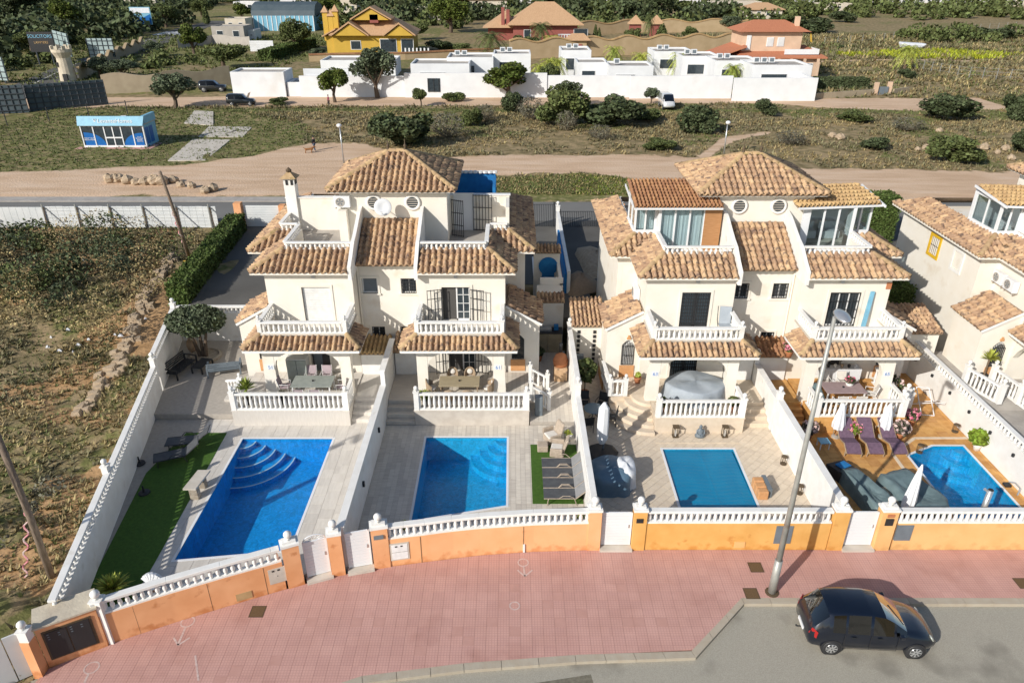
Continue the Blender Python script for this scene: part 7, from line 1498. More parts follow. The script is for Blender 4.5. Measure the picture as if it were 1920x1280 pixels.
t = thing('alarm_sign', 'small red alarm sign under the eave of the sunroom villa', 'sign', (19.1, 33.6, 6.3)); MB().box(18.7, 18.95, 33.65, 33.69, 6.2, 6.55).build('panel', M['terracotta'], t)

# ================================================================ street lamp and car
t = thing('street_lamp', 'tall galvanised street lamp rising from the kerb in front of the ochre wall', 'street lamp', (9.62, 19.75, 0))
MB().tube([(9.62, 19.75, 0), (9.62, 19.75, 1.6)], [.15, .14], 14).build('lower_pole', M['steel'], t, True); MB().tube([(9.62, 19.75, 1.6), (9.64, 19.75, 6), (9.66, 19.75, 11.3)], [.11, .085, .06], 14).build('pole', M['steel'], t, True)
MB().lathe([(.25, 0), (.25, .03), (.17, .05)], (9.62, 19.75, 0), 12).build('base_plate', M['brown_iron'], t); MB().tube([(9.66, 19.75, 11.25), (9.66, 19.6, 11.45)], .05, 8).build('arm', M['alu'], t)
hd = MB().lathe([(.02, -.07), (.2, -.06), (.27, .0), (.24, .05), (.12, .10), (.01, .12)], n=16, sx=.85, sy=1.5); hd.xf(Matrix.Translation((9.68, 19.35, 11.5)) @ Matrix.Rotation(R(6), 4, 'X')); hd.build('lamp_head', M['signblue' if False else 'alu'], t, True)
dup(t, (-22.0, 15.3, 0), 0, 'tall galvanised street lamp on the waste ground left of the leftmost pool')
for (px, py, lab, top) in ((645, 308, 'slim street lamp on the sandy track left of the left tower', 5.0), (1357, 293, 'slim street lamp on the sandy track behind the right tower', 4.6)):
    p = g(px, py, 1); t = thing('street_lamp', lab, 'street lamp', p, 'street lamps on the sandy track'); MB().tube([p, p + Vector((-.05, 0, top - 1))], [.09, .06], 8).build('pole', M['alu'], t, True); MB().lathe([(.15, 0), (.28, .15), (.26, .3), (.1, .38)], p + Vector((-.05, -.2, top - 1)), 10).build('lamp_head', M['bwhite'], t, True)
def car(name, label, st, loc, rz, paint, roofm=None, sc=1, group=None, r_w=.31, wheels=(.85, 3.6), hub='alu'):
    'st: stations (x, half width, bottom, belt, top, roof half width, glass flag side, glass flag top)'
    t = thing(name, label, 'van' if 'van' in name else 'car', loc, group); WP[t.name] = Vector((0, 0, 0)); rows = []
    for (x, w, zb, zl, zt, wr, gs, gt) in st: rows.append([(x, 0, zb), (x, w * .85, zb), (x, w * .98, zb + .12), (x, w, (zb + zl) * .55), (x, w * .965, zl), (x, wr, zt - .05), (x, wr * .8, zt), (x, 0, zt + .025)])
    n = len(rows[0]); parts = {'body': MB(), 'side_window': MB(), 'windscreen': MB(), 'rear_window': MB()}
    for s in (1, -1):
        for i in range(len(rows) - 1):
            for j in range(n - 1):
                q = [rows[i][j], rows[i + 1][j], rows[i + 1][j + 1], rows[i][j + 1]]; q = [(a, b * s, c) for a, b, c in q]
                k = 'body'
                if j == 4 and st[i][6]: k = 'side_window'
                if j in (5, 6) and st[i][7]: k = 'windscreen' if st[i][0] > 1.5 else 'rear_window'
                if j == 4 and st[i][7] and not st[i][6]: k = 'body'
                parts[k].add(q, [(0, 1, 2, 3)])
    for e in (0, -1):
        L = [(a, b, c) for a, b, c in rows[e]] + [(a, -b, c) for a, b, c in rows[e][::-1]]; parts['body'].add(L, [tuple(range(len(L)))])
    def mk(mb, nm, m):
        me = bpy.data.meshes.new(nm); me.from_pydata(mb.v, [], mb.f); b = bmesh.new(); b.from_mesh(me); bmesh.ops.remove_doubles(b, verts=b.verts, dist=.0005); bmesh.ops.recalc_face_normals(b, faces=b.faces); b.to_mesh(me); b.free(); me.polygons.foreach_set('use_smooth', [True] * len(me.polygons)); me.materials.append(m); o = bpy.data.objects.new(nm, me); COL.objects.link(o); attach(o, t); return o
    o = mk(parts['body'], 'body', M[paint]); mk(parts['side_window'], 'side_window', M['carglass']); [mk(parts[q], q, M['carglass']) for q in ('windscreen', 'rear_window') if parts[q].v]
    inn = MB().box(st[2][0] + .2, st[-3][0] - .5, -.55, .55, .35, .75)
    for sx in (1.55, 2.45):
        for sy in (-.35, .35): inn.box(sx - .1, sx + .08, sy - .22, sy + .22, .7, 1.25)
    inn.build('seats', M['sling'], t)
    W_ = max(s[1] for s in st)
    for x in wheels:
        for s in (-1, 1):
            c = Matrix.Translation((x, s * (W_ - .10), r_w)) @ Matrix.Rotation(R(-90 * s), 4, 'X')
            MB().lathe([(r_w * 1.14, -.05), (r_w * 1.14, .105)], n=20).xf(c).build('wheel_arch', M['dark'], t)
            wh = MB().lathe([(r_w * .6, -.1), (r_w * .97, -.1), (r_w, -.05), (r_w, .09), (r_w * .94, .125), (r_w * .66, .13)], n=22).xf(c).build('wheel', M['dark'], t, True)
            MB().lathe([(r_w * .62, .10), (r_w * .64, .137), (r_w * .56, .125)], n=22).xf(c).build('rim', M[hub], wh, True)
            for k in range(8): a = k * math.pi / 4; q = MB().hexa([(-.022, .03, .12), (.022, .03, .12), (.03, r_w * .6, .12), (-.03, r_w * .6, .12), (-.02, .03, .142), (.02, .03, .142), (.026, r_w * .58, .138), (-.026, r_w * .58, .138)]).xf(c @ Matrix.Rotation(a, 4, 'Z')); q.build('spoke', M[hub], wh)
    t.location = loc; t.rotation_euler = (0, 0, rz); t.scale = (sc, sc, sc); return t
ST = [(0.0, .66, .42, .62, .74, .60, 0, 0), (.06, .76, .30, .80, .98, .64, 0, 0), (.16, .82, .26, .95, 1.10, .66, 0, 1), (.38, .85, .24, 1.0, 1.36, .64, 0, 1), (.58, .86, .22, 1.0, 1.55, .62, 0, 0), (.72, .865, .22, 1.0, 1.60, .62, 1, 0), (1.12, .87, .22, .99, 1.645, .62, 0, 0), (1.2, .87, .22, .985, 1.65, .62, 1, 0), (1.93, .875, .22, .97, 1.65, .62, 0, 0), (2.03, .875, .22, .965, 1.64, .62, 1, 0), (2.42, .875, .22, .955, 1.57, .61, 1, 1), (2.72, .87, .22, .945, 1.40, .62, 0, 1), (2.80, .87, .22, .94, 1.35, .63, 1, 1), (3.16, .86, .22, .93, 1.11, .70, 0, 0), (3.25, .86, .22, .92, 1.07, .72, 0, 0), (3.6, .84, .24, .84, .98, .68, 0, 0), (3.95, .79, .27, .74, .86, .60, 0, 0), (4.18, .70, .32, .60, .70, .50, 0, 0), (4.28, .58, .38, .50, .58, .42, 0, 0)]
mc_ = car('parked_car', 'dark blue rounded family car parked at the kerb, nose to the right', ST, (10.05, 18.05, -.13), R(-3.5), 'carpaint', wheels=(.78, 3.54))
for s in (-1, 1):
    MB().hexa([(.03, s * .60, .72), (.22, s * .84, .70), (.24, s * .845, .98), (.12, s * .66, 1.0), (.0, s * .62, .74), (.2, s * .87, .72), (.22, s * .875, 1.0), (.09, s * .66, 1.02)]).build('rear_light', M['taillight'], mc_, bevel=.02); MB().lathe([(.12, 0), (.13, .03), (.06, .06)], n=12).xf(Matrix.Translation((4.06, s * .60, .70)) @ Matrix.Rotation(R(55), 4, 'Y')).build('headlight', M['headlight'], mc_, True)
    MB().box(2.85, 3.0, s * .86, s * 1.0, .98, 1.1).build('door_mirror', M['carpaint'], mc_, bevel=.02)
    ln = MB()
    for x in (1.12, 1.98, 2.88): ln.box(x - .006, x + .006, s * .872, s * .884, .34, .94)
    ln.box(1.12, 2.88, s * .875, s * .886, .335, .345); ln.build('door_seam', M['dark'], mc_)
    for x in (1.35, 2.2): MB().box(x, x + .16, s * .872, s * .895, .84, .87).build('door_handle', M['carpaint2'], mc_)
MB().box(-.035, .01, -.25, .25, .45, .57).build('number_plate', M['bwhite'], mc_); MB().tube([(.3, .0, .3), (-.15, 0, .33)], .025, 6).ball((-.15, 0, .36), .035).build('tow_bar', M['iron'], mc_); MB().beam((3.1, -.5, 1.16), (2.75, .1, 1.42), .025, .02).build('wiper', M['dark'], mc_)
MB().lathe([(.001, 0), (.06, 0), (.06, .004), (.001, .006)], n=10).xf(Matrix.Translation((.10, -.36, .965)) @ Matrix.Rotation(R(-60), 4, 'Y')).build('sticker', M['signblue'], mc_)
SUV = [(0, .75, .45, .95, 1.05, .66, 0, 0), (.1, .85, .35, 1.05, 1.65, .66, 0, 0), (.35, .88, .32, 1.05, 1.75, .68, 1, 0), (1.3, .9, .3, 1.05, 1.78, .68, 0, 0), (1.38, .9, .3, 1.05, 1.78, .68, 1, 0), (2.5, .9, .3, 1.03, 1.72, .66, 1, 1), (3.0, .9, .3, 1.0, 1.2, .72, 0, 0), (3.2, .88, .32, .95, 1.08, .72, 0, 0), (4.0, .84, .36, .88, 1.0, .68, 0, 0), (4.2, .76, .42, .7, .8, .6, 0, 0)]
def jp(px, py, z=1.0): p = g(px, py, z); return (p.x, p.y, z)
car('parked_jeep', 'black off-road car half hidden behind the olive tree at the sandy wall', SUV, jp(376, 172), R(5), 'carpaint2', r_w=.38, sc=1.05)
sv = car('parked_car', 'black car with raised bonnet beside the small white building', SUV, jp(428, 198), R(3), 'carpaint2', sc=1.0); MB().hexa([(3.1, -.7, 1.1), (3.15, -.7, 1.1), (3.15, .7, 1.1), (3.1, .7, 1.1), (3.5, -.65, 1.9), (3.55, -.65, 1.9), (3.55, .65, 1.9), (3.5, .65, 1.9)]).build('raised_bonnet', M['carpaint2'], sv)
VAN = [(0, .8, .5, 1.1, 1.2, .7, 0, 0), (.1, .88, .4, 1.2, 2.1, .72, 0, 0), (2.9, .9, .35, 1.2, 2.15, .72, 0, 0), (3.0, .9, .35, 1.15, 2.1, .72, 1, 1), (3.7, .88, .35, 1.1, 1.6, .72, 0, 1), (4.0, .86, .38, 1.0, 1.25, .7, 0, 0), (4.35, .8, .45, .7, .85, .6, 0, 0)]
car('parked_van', 'small white van parked against the long white wall', VAN, jp(1243, 198), R(-88), 'vanwhite', r_w=.34)

# ================================================================ people and dog
def skin_fig(name, parent, verts, edges, radii, m, sub=2, root=0):
    me = bpy.data.meshes.new(name); me.from_pydata(verts, edges, []); o = bpy.data.objects.new(name, me); COL.objects.link(o); attach(o, parent); o.modifiers.new('skin', 'SKIN')
    me.skin_vertices.new() if not me.skin_vertices else None
    for i, r_ in enumerate(radii): me.skin_vertices[0].data[i].radius = (r_, r_); me.skin_vertices[0].data[i].use_root = (i == root)
    s_ = o.modifiers.new('sub', 'SUBSURF'); s_.levels = 1; s_.render_levels = sub; me.materials.append(M[m]); return o
def person(label, p, rz, jk, tr, lean=0):
    t = thing('person', label, 'person', p); WP[t.name] = Vector((0, 0, 0))
    V = [(0, 0, .95), (0, 0, 1.2), (0, 0, 1.42), (0, 0, 1.53), (0, .01, 1.66), (.19, 0, 1.40), (.25, -.02, 1.12), (.24, .12, .90), (-.19, 0, 1.40), (-.25, .0, 1.12), (-.22, .12, .9), (.09, 0, .88), (.11, .10, .50), (.12, -.02, .08), (.12, .12, .03), (-.09, 0, .88), (-.11, -.04, .5), (-.12, -.16, .08), (-.12, -.04, .03)]
    E_ = [(0, 1), (1, 2), (2, 3), (3, 4), (2, 5), (5, 6), (6, 7), (2, 8), (8, 9), (9, 10), (0, 11), (11, 12), (12, 13), (13, 14), (0, 15), (15, 16), (16, 17), (17, 18)]
    skin_fig('body', t, V, E_, [.13, .13, .13, .055, .10, .06, .042, .03, .06, .042, .03, .085, .06, .042, .04, .085, .06, .042, .04], 'skin')
    J = [V[i] for i in (0, 1, 2, 5, 6, 8, 9)] + [(.24, .09, .95), (-.22, .09, .95)]; skin_fig('jacket', t, J, [(0, 1), (1, 2), (2, 3), (3, 4), (2, 5), (5, 6), (4, 7), (6, 8)], [.165, .16, .15, .082, .062, .082, .062, .05, .05], jk)
    skin_fig('trousers', t, [V[i] for i in (0, 11, 12, 13, 15, 16, 17)], [(0, 1), (1, 2), (2, 3), (0, 4), (4, 5), (5, 6)], [.15, .11, .085, .07, .11, .085, .07], tr)
    MB().lathe([(.001, .13), (.07, .11), (.108, .04), (.11, -.02), (.09, -.04)][::-1], (0, -.005, 1.68), 12).build('hair', M['dark'], t, True)
    MB().box(-.015, .015, .09, .13, 1.62, 1.66).build('nose', M['skin'], t)
    for s in (-1, 1): MB().tube([(s * .23, .12, .9), (s * .23, .14, .82), (s * .23, .15, .76)], [.03, .035, .02], 6).build('hand', M['skin'], t)
    t.rotation_euler = (0, 0, rz); return t
pp = g(590, 283, 1); person('person in a dark jacket and blue jeans walking a dog on the sandy ground', (pp.x, pp.y, .95), R(70), 'jacket', 'jeans')
pq = g(617, 200, 1); person('person in a dark pink jacket standing on the pale street under the yellow-green tree', (pq.x, pq.y, .98), R(120), 'pinkjacket', 'dark')
dp = g(580, 287, 1); t = thing('dog', 'small brown dog walking beside the person on the sandy ground', 'dog', (dp.x, dp.y, .95)); WP[t.name] = Vector((0, 0, 0))
skin_fig('body', t, [(-.3, 0, .42), (0, 0, .42), (.28, 0, .45), (.42, 0, .58), (.52, 0, .62), (.66, 0, .58), (-.42, 0, .50), (-.5, 0, .62), (.25, .08, .25), (.27, .08, .02), (.25, -.08, .25), (.20, -.08, .02), (-.28, .08, .28), (-.34, .08, .16), (-.30, .08, .02), (-.28, -.08, .28), (-.36, -.08, .16), (-.38, -.08, .02)], [(0, 1), (1, 2), (2, 3), (3, 4), (4, 5), (0, 6), (6, 7), (2, 8), (8, 9), (2, 10), (10, 11), (0, 12), (12, 13), (13, 14), (0, 15), (15, 16), (16, 17)], [.11, .11, .13, .07, .085, .04, .03, .02, .04, .025, .04, .025, .05, .03, .025, .05, .03, .025], 'dogfur')
for s in (-1, 1): MB().hexa([(.46, s * .05, .68), (.52, s * .05, .68), (.52, s * .08, .66), (.46, s * .08, .66), (.47, s * .06, .76), (.50, s * .06, .76), (.50, s * .07, .75), (.47, s * .07, .75)]).build('ear', M['dogfur'], t)
t.rotation_euler = (0, 0, R(10)); t.scale = (1.2, 1.2, 1.2)

# ================================================================ back street fences, gates, poles
fx0 = -38.9; FY = 58.9
f = thing('sheet_fence', 'long white corrugated fence with raking props behind the thicket', 'fence', (-32, FY, 1))
for k in range(26): x0 = -38.9 + k * .55; MB().box(x0, x0 + .53, FY, FY + .04, .7, 2.75 + .01 * (k % 3)).build('sheet', M['sheet'], f)
for j in range(7): MB().box(-38.9, -24.6, FY - .03, FY, .95 + j * .29, .98 + j * .29).build('rail', M['sheet'], f)
for k in range(6):
    x = -38.9 + k * 2.75; MB().beam((x, FY - .1, .2), (x, FY - .1, 3.0), .09, .09, up=(0, 1, 0)).build('post', M['steel'], f); MB().beam((x + .1, FY - .1, 2.7), (x + 1.3, FY - 2.4, .4), .08, .08).build('prop', M['brown_iron'], f)
f = thing('sheet_fence', 'shaded end of the corrugated fence at the left frame edge', 'fence', (-44, FY, 1)); 
for k in range(12): x0 = -45.6 + k * .55; MB().box(x0, x0 + .53, FY - .0, FY + .04, .7, 2.7).build('sheet', M['sheet'], f)
gx = thing('driveway_gate', 'wide white driveway gate between orange pillars behind the hedge', 'gate', (-21, 58.9, 1)); 
for k in range(9): MB().box(-22.3, -19.4, 58.9, 58.95, 1.05 + k * .2, 1.235 + k * .2).build('slat', M['sheet'], gx)
MB().box(-23.0, -22.4, 58.6, 59.2, .9, 3.1).build('pillar', M['orange'], gx); MB().box(-19.3, -18.8, 58.6, 59.2, .9, 2.9).build('pillar', M['orange'], gx)
def railfence(label, x0, x1, y, z, h, n, group='black iron street fences'):
    t = thing('iron_fence', label, 'fence', ((x0 + x1) / 2, y, z), group); grille(t, x0, x1, y, z, z + h, n, 1, name='bars', r=.02)
    for x in (x0, x1): MB().box(x - .06, x + .06, y - .06, y + .06, z, z + h + .2).build('post', M['iron'], t)
railfence('black iron gate bay behind the white side yard', 1.7, 3.5, 59.0, 1, 1.9, 12); railfence('black iron fence bay across the gap between the villas', 4.0, 8.6, 59.0, 1, 1.3, 30)
t = thing('brick_pillar', 'orange street pillar with white finial beside the right villa pair', 'pillar', (9.3, 59, 1)); MB().box(8.7, 9.3, 58.7, 59.3, 1, 3.0).box(9.3, 10.7, 58.9, 59.1, 1, 1.9).build('shaft', M['orange'], t); ball_post(t, 9.0, 59, 3.0, .15, .35); balustrade(t, [(9.35, 59), (10.7, 59)], 1.9, .9, .25, .1, .2)
sg = thing('gravel_heap', 'heap of pale gravel in the yard between the villas', 'gravel heap', (4.4, 54, 1)); 
hp = MB(); 
def heap(mb, cx, cy, rx, ry, h, seed):
    n = 14; v = []
    for i in range(7):
        for k in range(n): a = 2 * math.pi * k / n; q = i / 6; w = 1 + .2 * math.sin(3 * a + seed) ; v.append((cx + rx * q * w * math.cos(a), cy + ry * q * w * math.sin(a), .99 + h * (1 - q * q) * (1 + .1 * math.sin(5 * a))))
    mb.add(v, [(i * n + k, i * n + (k + 1) % n, (i + 1) * n + (k + 1) % n, (i + 1) * n + k) for i in range(6) for k in range(n)])
heap(hp, 6.2, 51, 1.5, 3.0, .8, 1); hp.build('gravel', M['rock'], sg, True)
dk = thing('gravel_heap', 'heap of dark soil shaded in the yard between the villas', 'gravel heap', (4.9, 46, 1)); hp = MB(); heap(hp, 4.7, 46.3, 1.2, 1.8, .9, 2); hp.build('soil', M['mortar'], dk, True)
def pole(label, p0, p1, r0, r1, extra=None):
    t = thing('wooden_pole', label, 'pole', p0, 'old wooden poles'); a, b = Vector(p0), Vector(p1); q = a.lerp(b, .5) + Vector((.06, 0, 0)); MB().tube([a, q, b], [r0, (r0 + r1) / 2, r1], 9).build('pole', M['polewood'], t, True)
    if extra: MB().tube(extra, .035, 5).build('warning_tape', M['pink'], t)
    return t
pa = g(357, 488, 1.2); xz = gh(300, 322, 47.2); pole('dark leaning wooden pole with wrapped tape above the hedge', (pa.x, pa.y, 1.0), (xz[0], 47.2, xz[1]), .15, .09, [tuple(Vector((pa.x, pa.y, 1)).lerp(Vector((xz[0], 47.2, xz[1])), u) + Vector((.14 * math.cos(u * 60), -.14 * math.sin(u * 60), 0))) for u in np.linspace(.25, .62, 40)])
x0z = gh(0, 835, 18.6); pb = g(98, 1085, -.3); pole('thick leaning wooden pole at the left frame edge of the waste ground', (pb.x, pb.y, -.6), (gh(-12, 800, 20)[0], 20, gh(-12, 800, 20)[1]), .13, .11, [(pb.x - .75 + .1 * math.sin(u * 30), pb.y + u * 1.2 - .3, .1 + u * 2.1) for u in np.linspace(0, 1, 30)])
bagp = g(352, 492, 1.2); t = thing('yellow_bag', 'crumpled yellow and blue bag at the foot of the leaning pole', 'bag', bagp); drape('bag', bagp.x, bagp.y, .35, .3, .8, .5, 'yellow', t, 8, 14)
for i, (px, py) in enumerate([(95, 630), (110, 652), (128, 620), (145, 640), (165, 632), (88, 645), (135, 652), (215, 625), (226, 628), (275, 605), (310, 530), (175, 720), (160, 505), (440, 340 + 400 - 20)][:13]):
    p = g(px, py, 0); hz = height(np.array([p.x]), np.array([p.y]))[0]; m = MB(); r_ = .05 + .08 * rnd.random(); m.hexa([(p.x - r_, p.y - r_, hz), (p.x + r_ * 1.6, p.y - r_ * .6, hz), (p.x + r_ * .8, p.y + r_, hz), (p.x - r_, p.y + r_ * .7, hz), (p.x - r_ * .8, p.y - r_ * .7, hz + .08), (p.x + r_ * .7, p.y - r_ * .5, hz + .16), (p.x + r_ * .5, p.y + r_ * .6, hz + .1), (p.x - r_ * .6, p.y + r_ * .4, hz + .13)])
    m.build('litter', M['boatwhite'], None, kind='stuff')
# rocks along the track
rk = [(207, 342), (222, 341), (240, 344), (255, 346), (272, 346), (290, 345), (305, 346), (327, 342), (340, 350), (360, 352), (385, 362), (400, 358)]
def rockmesh(seed):
    r = np.random.RandomState(seed); m = MB(); m.ball((0, 0, .35), .5, 7, .75); m.v = [(x * (1 + .35 * (r.rand() - .5)), y * (1 + .35 * (r.rand() - .5)), max(0, z * (1 + .3 * (r.rand() - .5)))) for x, y, z in m.v]; return m.mesh('rock', M['rock'])
ORD = 'first second third fourth fifth sixth seventh eighth ninth tenth eleventh twelfth'.split()
RK = [rockmesh(s) for s in range(3)]
for i, (px, py) in enumerate(rk): p = g(px, py, 1); o = inst(RK[i % 3], 'boulder', None, (p.x, p.y, .9), i * 1.3, .9 + .5 * rnd.random()); tag(o, 'sandstone boulder, %s from the left in the low row beside the sandy track' % ORD[i], 'rock', 'boulders in a row beside the sandy track')
for i, (px, py) in enumerate([(1560, 258), (1575, 262), (1720, 283), (1735, 281), (1760, 248), (1845, 280), (1870, 288), (1885, 282), (1895, 300)]): p = g(px, py, 1); o = inst(RK[i % 3], 'boulder', None, (p.x, p.y, .9), i, (.6 + .6 * rnd.random())); tag(o, 'pale rock in the scrub behind the right villas, %s from the left' % ORD[i], 'rock', 'pale rocks in the right scrub')
bk = MB(); rq = np.random.RandomState(4)
for k in range(150):
    u = k / 150; p = g(322, 485, .8).lerp(g(150, 760, .2), u); x, y = p.x + rq.normal() * .25, p.y + rq.normal() * .3; z = height(np.array([x]), np.array([y]))[0]; w = rq.uniform(.12, .34); bk.hexa([(x - w, y - w, z - .1), (x + w, y - w * .7, z - .1), (x + w * .8, y + w, z - .1), (x - w, y + w * .8, z - .1), (x - w * .7, y - w * .6, z + w * .9), (x + w * .6, y - w * .5, z + w * .8), (x + w * .5, y + w * .6, z + w), (x - w * .6, y + w * .5, z + w * .7)])
bk.build('rubble_bank', M['rock'], kind='stuff')
def slab(label, quad, m='concrete_w', h=1.08):
    t = [g(*q, 1.0) for q in quad]; o = MB().prism([(p.x, p.y) for p in t], .7, h).build('concrete_slab', M[m], None, label=label, cat='concrete slab', group='old concrete slabs')
slab('cracked concrete slab nearest the sandy track', [(315, 302), (385, 302), (432, 263), (362, 262)]); slab('concrete slab above the cracked slab', [(372, 258), (405, 258), (470, 239), (392, 238)]); slab('second concrete slab above the cracked slab', [(408, 258), (455, 258), (472, 240), (440, 246)]); slab('broken pale concrete patch below the olive tree', [(345, 232), (400, 236), (400, 210), (365, 208)])

# ---- kiosk
k0 = g(160, 277, 1); KX, KY = k0.x, k0.y; t = thing('sales_kiosk', 'small blue and white sales kiosk with glazed front on the grass', 'kiosk', (KX + 4, KY, 1)); Z0 = 1.05; wd, dp_, hh = 7.4, 3.4, 2.55
MB().box(KX - .8, KX + wd + .8, KY - .9, KY + dp_ + .4, .7, Z0).build('plinth', M['pave'], t); MB().box(KX, KX + wd, KY + .25, KY + dp_, Z0, Z0 + hh).build('body', M['signblue'], t); MB().box(KX - .1, KX + wd + .1, KY - .05, KY + dp_ + .1, Z0 + hh, Z0 + hh + .12).build('roof', M['roofgrey'], t)
MB().hexa([(KX - .15, KY - .25, Z0 + hh), (KX + wd + .15, KY - .25, Z0 + hh), (KX + wd + .15, KY + .05, Z0 + hh), (KX - .15, KY + .05, Z0 + hh), (KX - .25, KY + .25, Z0 + hh + 1.0), (KX + wd + .25, KY + .25, Z0 + hh + 1.0), (KX + wd + .25, KY + .4, Z0 + hh + 1.0), (KX - .25, KY + .4, Z0 + hh + 1.0)]).build('sign_board', M['signblue'], t); MB().box(KX + wd - .2, KX + wd + .15, KY + .41, KY + dp_, Z0 + hh + .121, Z0 + hh + 1.0).build('side_parapet', M['signblue'], t)
fr = MB(); xs_ = [0, 1.45, 2.75, 3.75, 4.75, 6.1, 7.4]
for x in xs_: fr.box(KX + x - .06, KX + x + .06, KY - .02, KY + .2, Z0, Z0 + hh)
fr.box(KX, KX + wd, KY - .03, KY + .2, Z0, Z0 + .22).box(KX, KX + wd, KY - .03, KY + .2, Z0 + hh - .12, Z0 + hh - .002).box(KX + 2.75, KX + 4.75, KY - .025, KY + .1, Z0 + 1.05, Z0 + 1.2); fr.build('window_frame', M['bwhite'], t)
for a, b in zip(xs_, xs_[1:]): 
    pn = MB().box(KX + a + .06, KX + b - .06, KY + .05, KY + .07, Z0 + .22, Z0 + hh - .12).build('glass_panel', M['darkpane'], t)
def fan_poly(cx, r0, sgn, y, z, mt, a0, a1, x_lo, x_hi):
    pts = [(min(max(cx + r0 * math.cos(a), x_lo), x_hi), y, z + r0 * .62 * math.sin(a)) for a in np.linspace(a0, a1, 14)]; MB().ext([(min(max(cx, x_lo), x_hi), y, z)] + pts, (0, -.012, 0)).build('window_graphic', M[mt], t)
fan_poly(KX + .2, 2.45, 1, KY + .045, Z0 + .22, 'signdeep', 0, math.pi / 2, KX + .07, KX + 2.7); fan_poly(KX + 7.2, 2.35, -1, KY + .045, Z0 + .22, 'signdeep', math.pi / 2, math.pi, KX + 4.82, KX + 7.33)
def text(txt, loc, rot, size, m, parent, name='lettering', ax='CENTER', ext=.01):
    cu = bpy.data.curves.new(name, 'FONT'); cu.body = txt; cu.size = size; cu.align_x = ax; cu.align_y = 'CENTER'; cu.extrude = ext; cu.materials.append(M[m]); o = bpy.data.objects.new(name, cu); COL.objects.link(o); attach(o, parent); o.location = loc; o.rotation_euler = rot; return meshed(o)
text('LevanteHomes', (KX + 4.3, KY - .04, Z0 + hh + .5), (R(64), 0, 0), .68, 'bwhite', t)
lg = MB()
for k in range(4): a = .5 + k * .5; lg.tube([(KX + 1.9, KY - .02, Z0 + hh + .35), (KX + 1.9 + .45 * math.cos(a), KY + .06, Z0 + hh + .4 + .4 * math.sin(a))], [.05, .02], 5)
lg.build('logo', M['bwhite'], t); text('BUILD YOUR\nDREAM HOME', (KX + .75, KY + .02, Z0 + .95), (R(90), 0, 0), .2, 'bwhite', t); text('VILLAS\nNEW BUILD\nRESALES\nRENTALS', (KX + 6.75, KY + .02, Z0 + .95), (R(90), 0, 0), .17, 'bwhite', t)
for y in (1.1, 2.2): MB().box(KX + wd, KX + wd + .02, KY + .35 + (y - 1.1), KY + 1.3 + (y - 1.1), Z0 + .3, Z0 + 2.2).build('side_panel', M['signdeep'], t)
MB().box(KX + 3.7, KX + 4.3, KY + 2.6, KY + 3.0, Z0 + hh + .12, Z0 + hh + .6).build('roof_unit', M['bwhite'], t)
# ---- billboards seen from behind
def board(label, xa, ya, xb, yb, z0, z1, m, rib, nx=10, nz=5, group='advertising boards', back=True, legs=True):
    t = thing('billboard', label, 'billboard', ((xa + xb) / 2, (ya + yb) / 2, 1), group); MB().beam((xa, ya, (z0 + z1) / 2), (xb, yb, (z0 + z1) / 2), .12, z1 - z0).build('panel', M[m], t)
    d = Vector((xb - xa, yb - ya)).normalized(); nn = Vector((d.y, -d.x)) * .12; nn = nn if nn.y < 0 else -nn
    if back:
        for k in range(nx + 1): x, y = xa + (xb - xa) * k / nx + nn.x, ya + (yb - ya) * k / nx + nn.y; MB().beam((x, y, z0), (x, y, z1), .12, .1, up=(0, 1, 0)).build('rib', M[rib], t)
        for j in range(nz): z = z0 + (z1 - z0) * (j + .5) / nz; MB().beam((xa + nn.x * 1.5, ya + nn.y * 1.5, z), (xb + nn.x * 1.5, yb + nn.y * 1.5, z), .08, .1).build('cross_rail', M[rib], t)
    if legs:
        for k in (0.2, .8): MB().beam((xa + (xb - xa) * k, ya + (yb - ya) * k, .5), (xa + (xb - xa) * k, ya + (yb - ya) * k, z0), .25, .25, up=(0, 1, 0)).build('leg', M[rib], t)
    return t
p1, p2 = g(58, 209, 1), g(203, 196, 1); board('dark back of the long advertising board behind the kiosk', p1.x, p1.y, p2.x, p2.y, 1.0, 4.7, 'bb_back', 'bb_rib', 11, 5, legs=False)
p1, p2 = g(-60, 216, 1), g(55, 211, 1); board('dark back of the second advertising board at the left frame edge', p1.x, p1.y, p2.x, p2.y, 1.0, 4.9, 'bb_back', 'bb_rib', 9, 5, legs=False)
p1, p2 = g(172, 118, 1), g(220, 118, 1); board('square pale ribbed back of a board beside the grey road', p1.x, p1.y, p2.x, p2.y, 2.2, 6.0, 'bb_lt', 'bb_rib', 5, 4)
p1, p2 = g(112, 112, 1), g(140, 122, 1); board('narrow pale board back beside the castle tower', p1.x, p1.y, p2.x, p2.y, 2.6, 7.2, 'bb_lt', 'bb_rib', 3, 4); p1, p2 = g(-12, 156, 1), g(18, 158, 1); board('pale board back cut by the left frame edge', p1.x, p1.y, p2.x, p2.y, 1.6, 5.6, 'bb_lt', 'bb_rib', 3, 4)
p1, p2 = g(66, 122, 1), g(112, 122, 1); t = board('dark advertising board with pale lettering near the castle tower', p1.x, p1.y, p2.x, p2.y, 3.6, 7.6, 'dark', 'bb_rib', back=False); mx_ = (p1.x + p2.x) / 2; text('SOLICITORS', (mx_, p1.y - .1, 6.7), (R(90), 0, 0), .95, 'signblue', t); text('LAWYERS', (mx_, p1.y - .1, 5.5), (R(90), 0, 0), .7, 'tile_gold', t)
p1, p2 = g(252, 62, 1), g(290, 62, 1); t = board('blue and white advertising board standing by the grey road', p1.x, p1.y, p2.x, p2.y, 3.4, 8.4, 'signblue', 'bb_rib', back=False); w_ = p2.x - p1.x
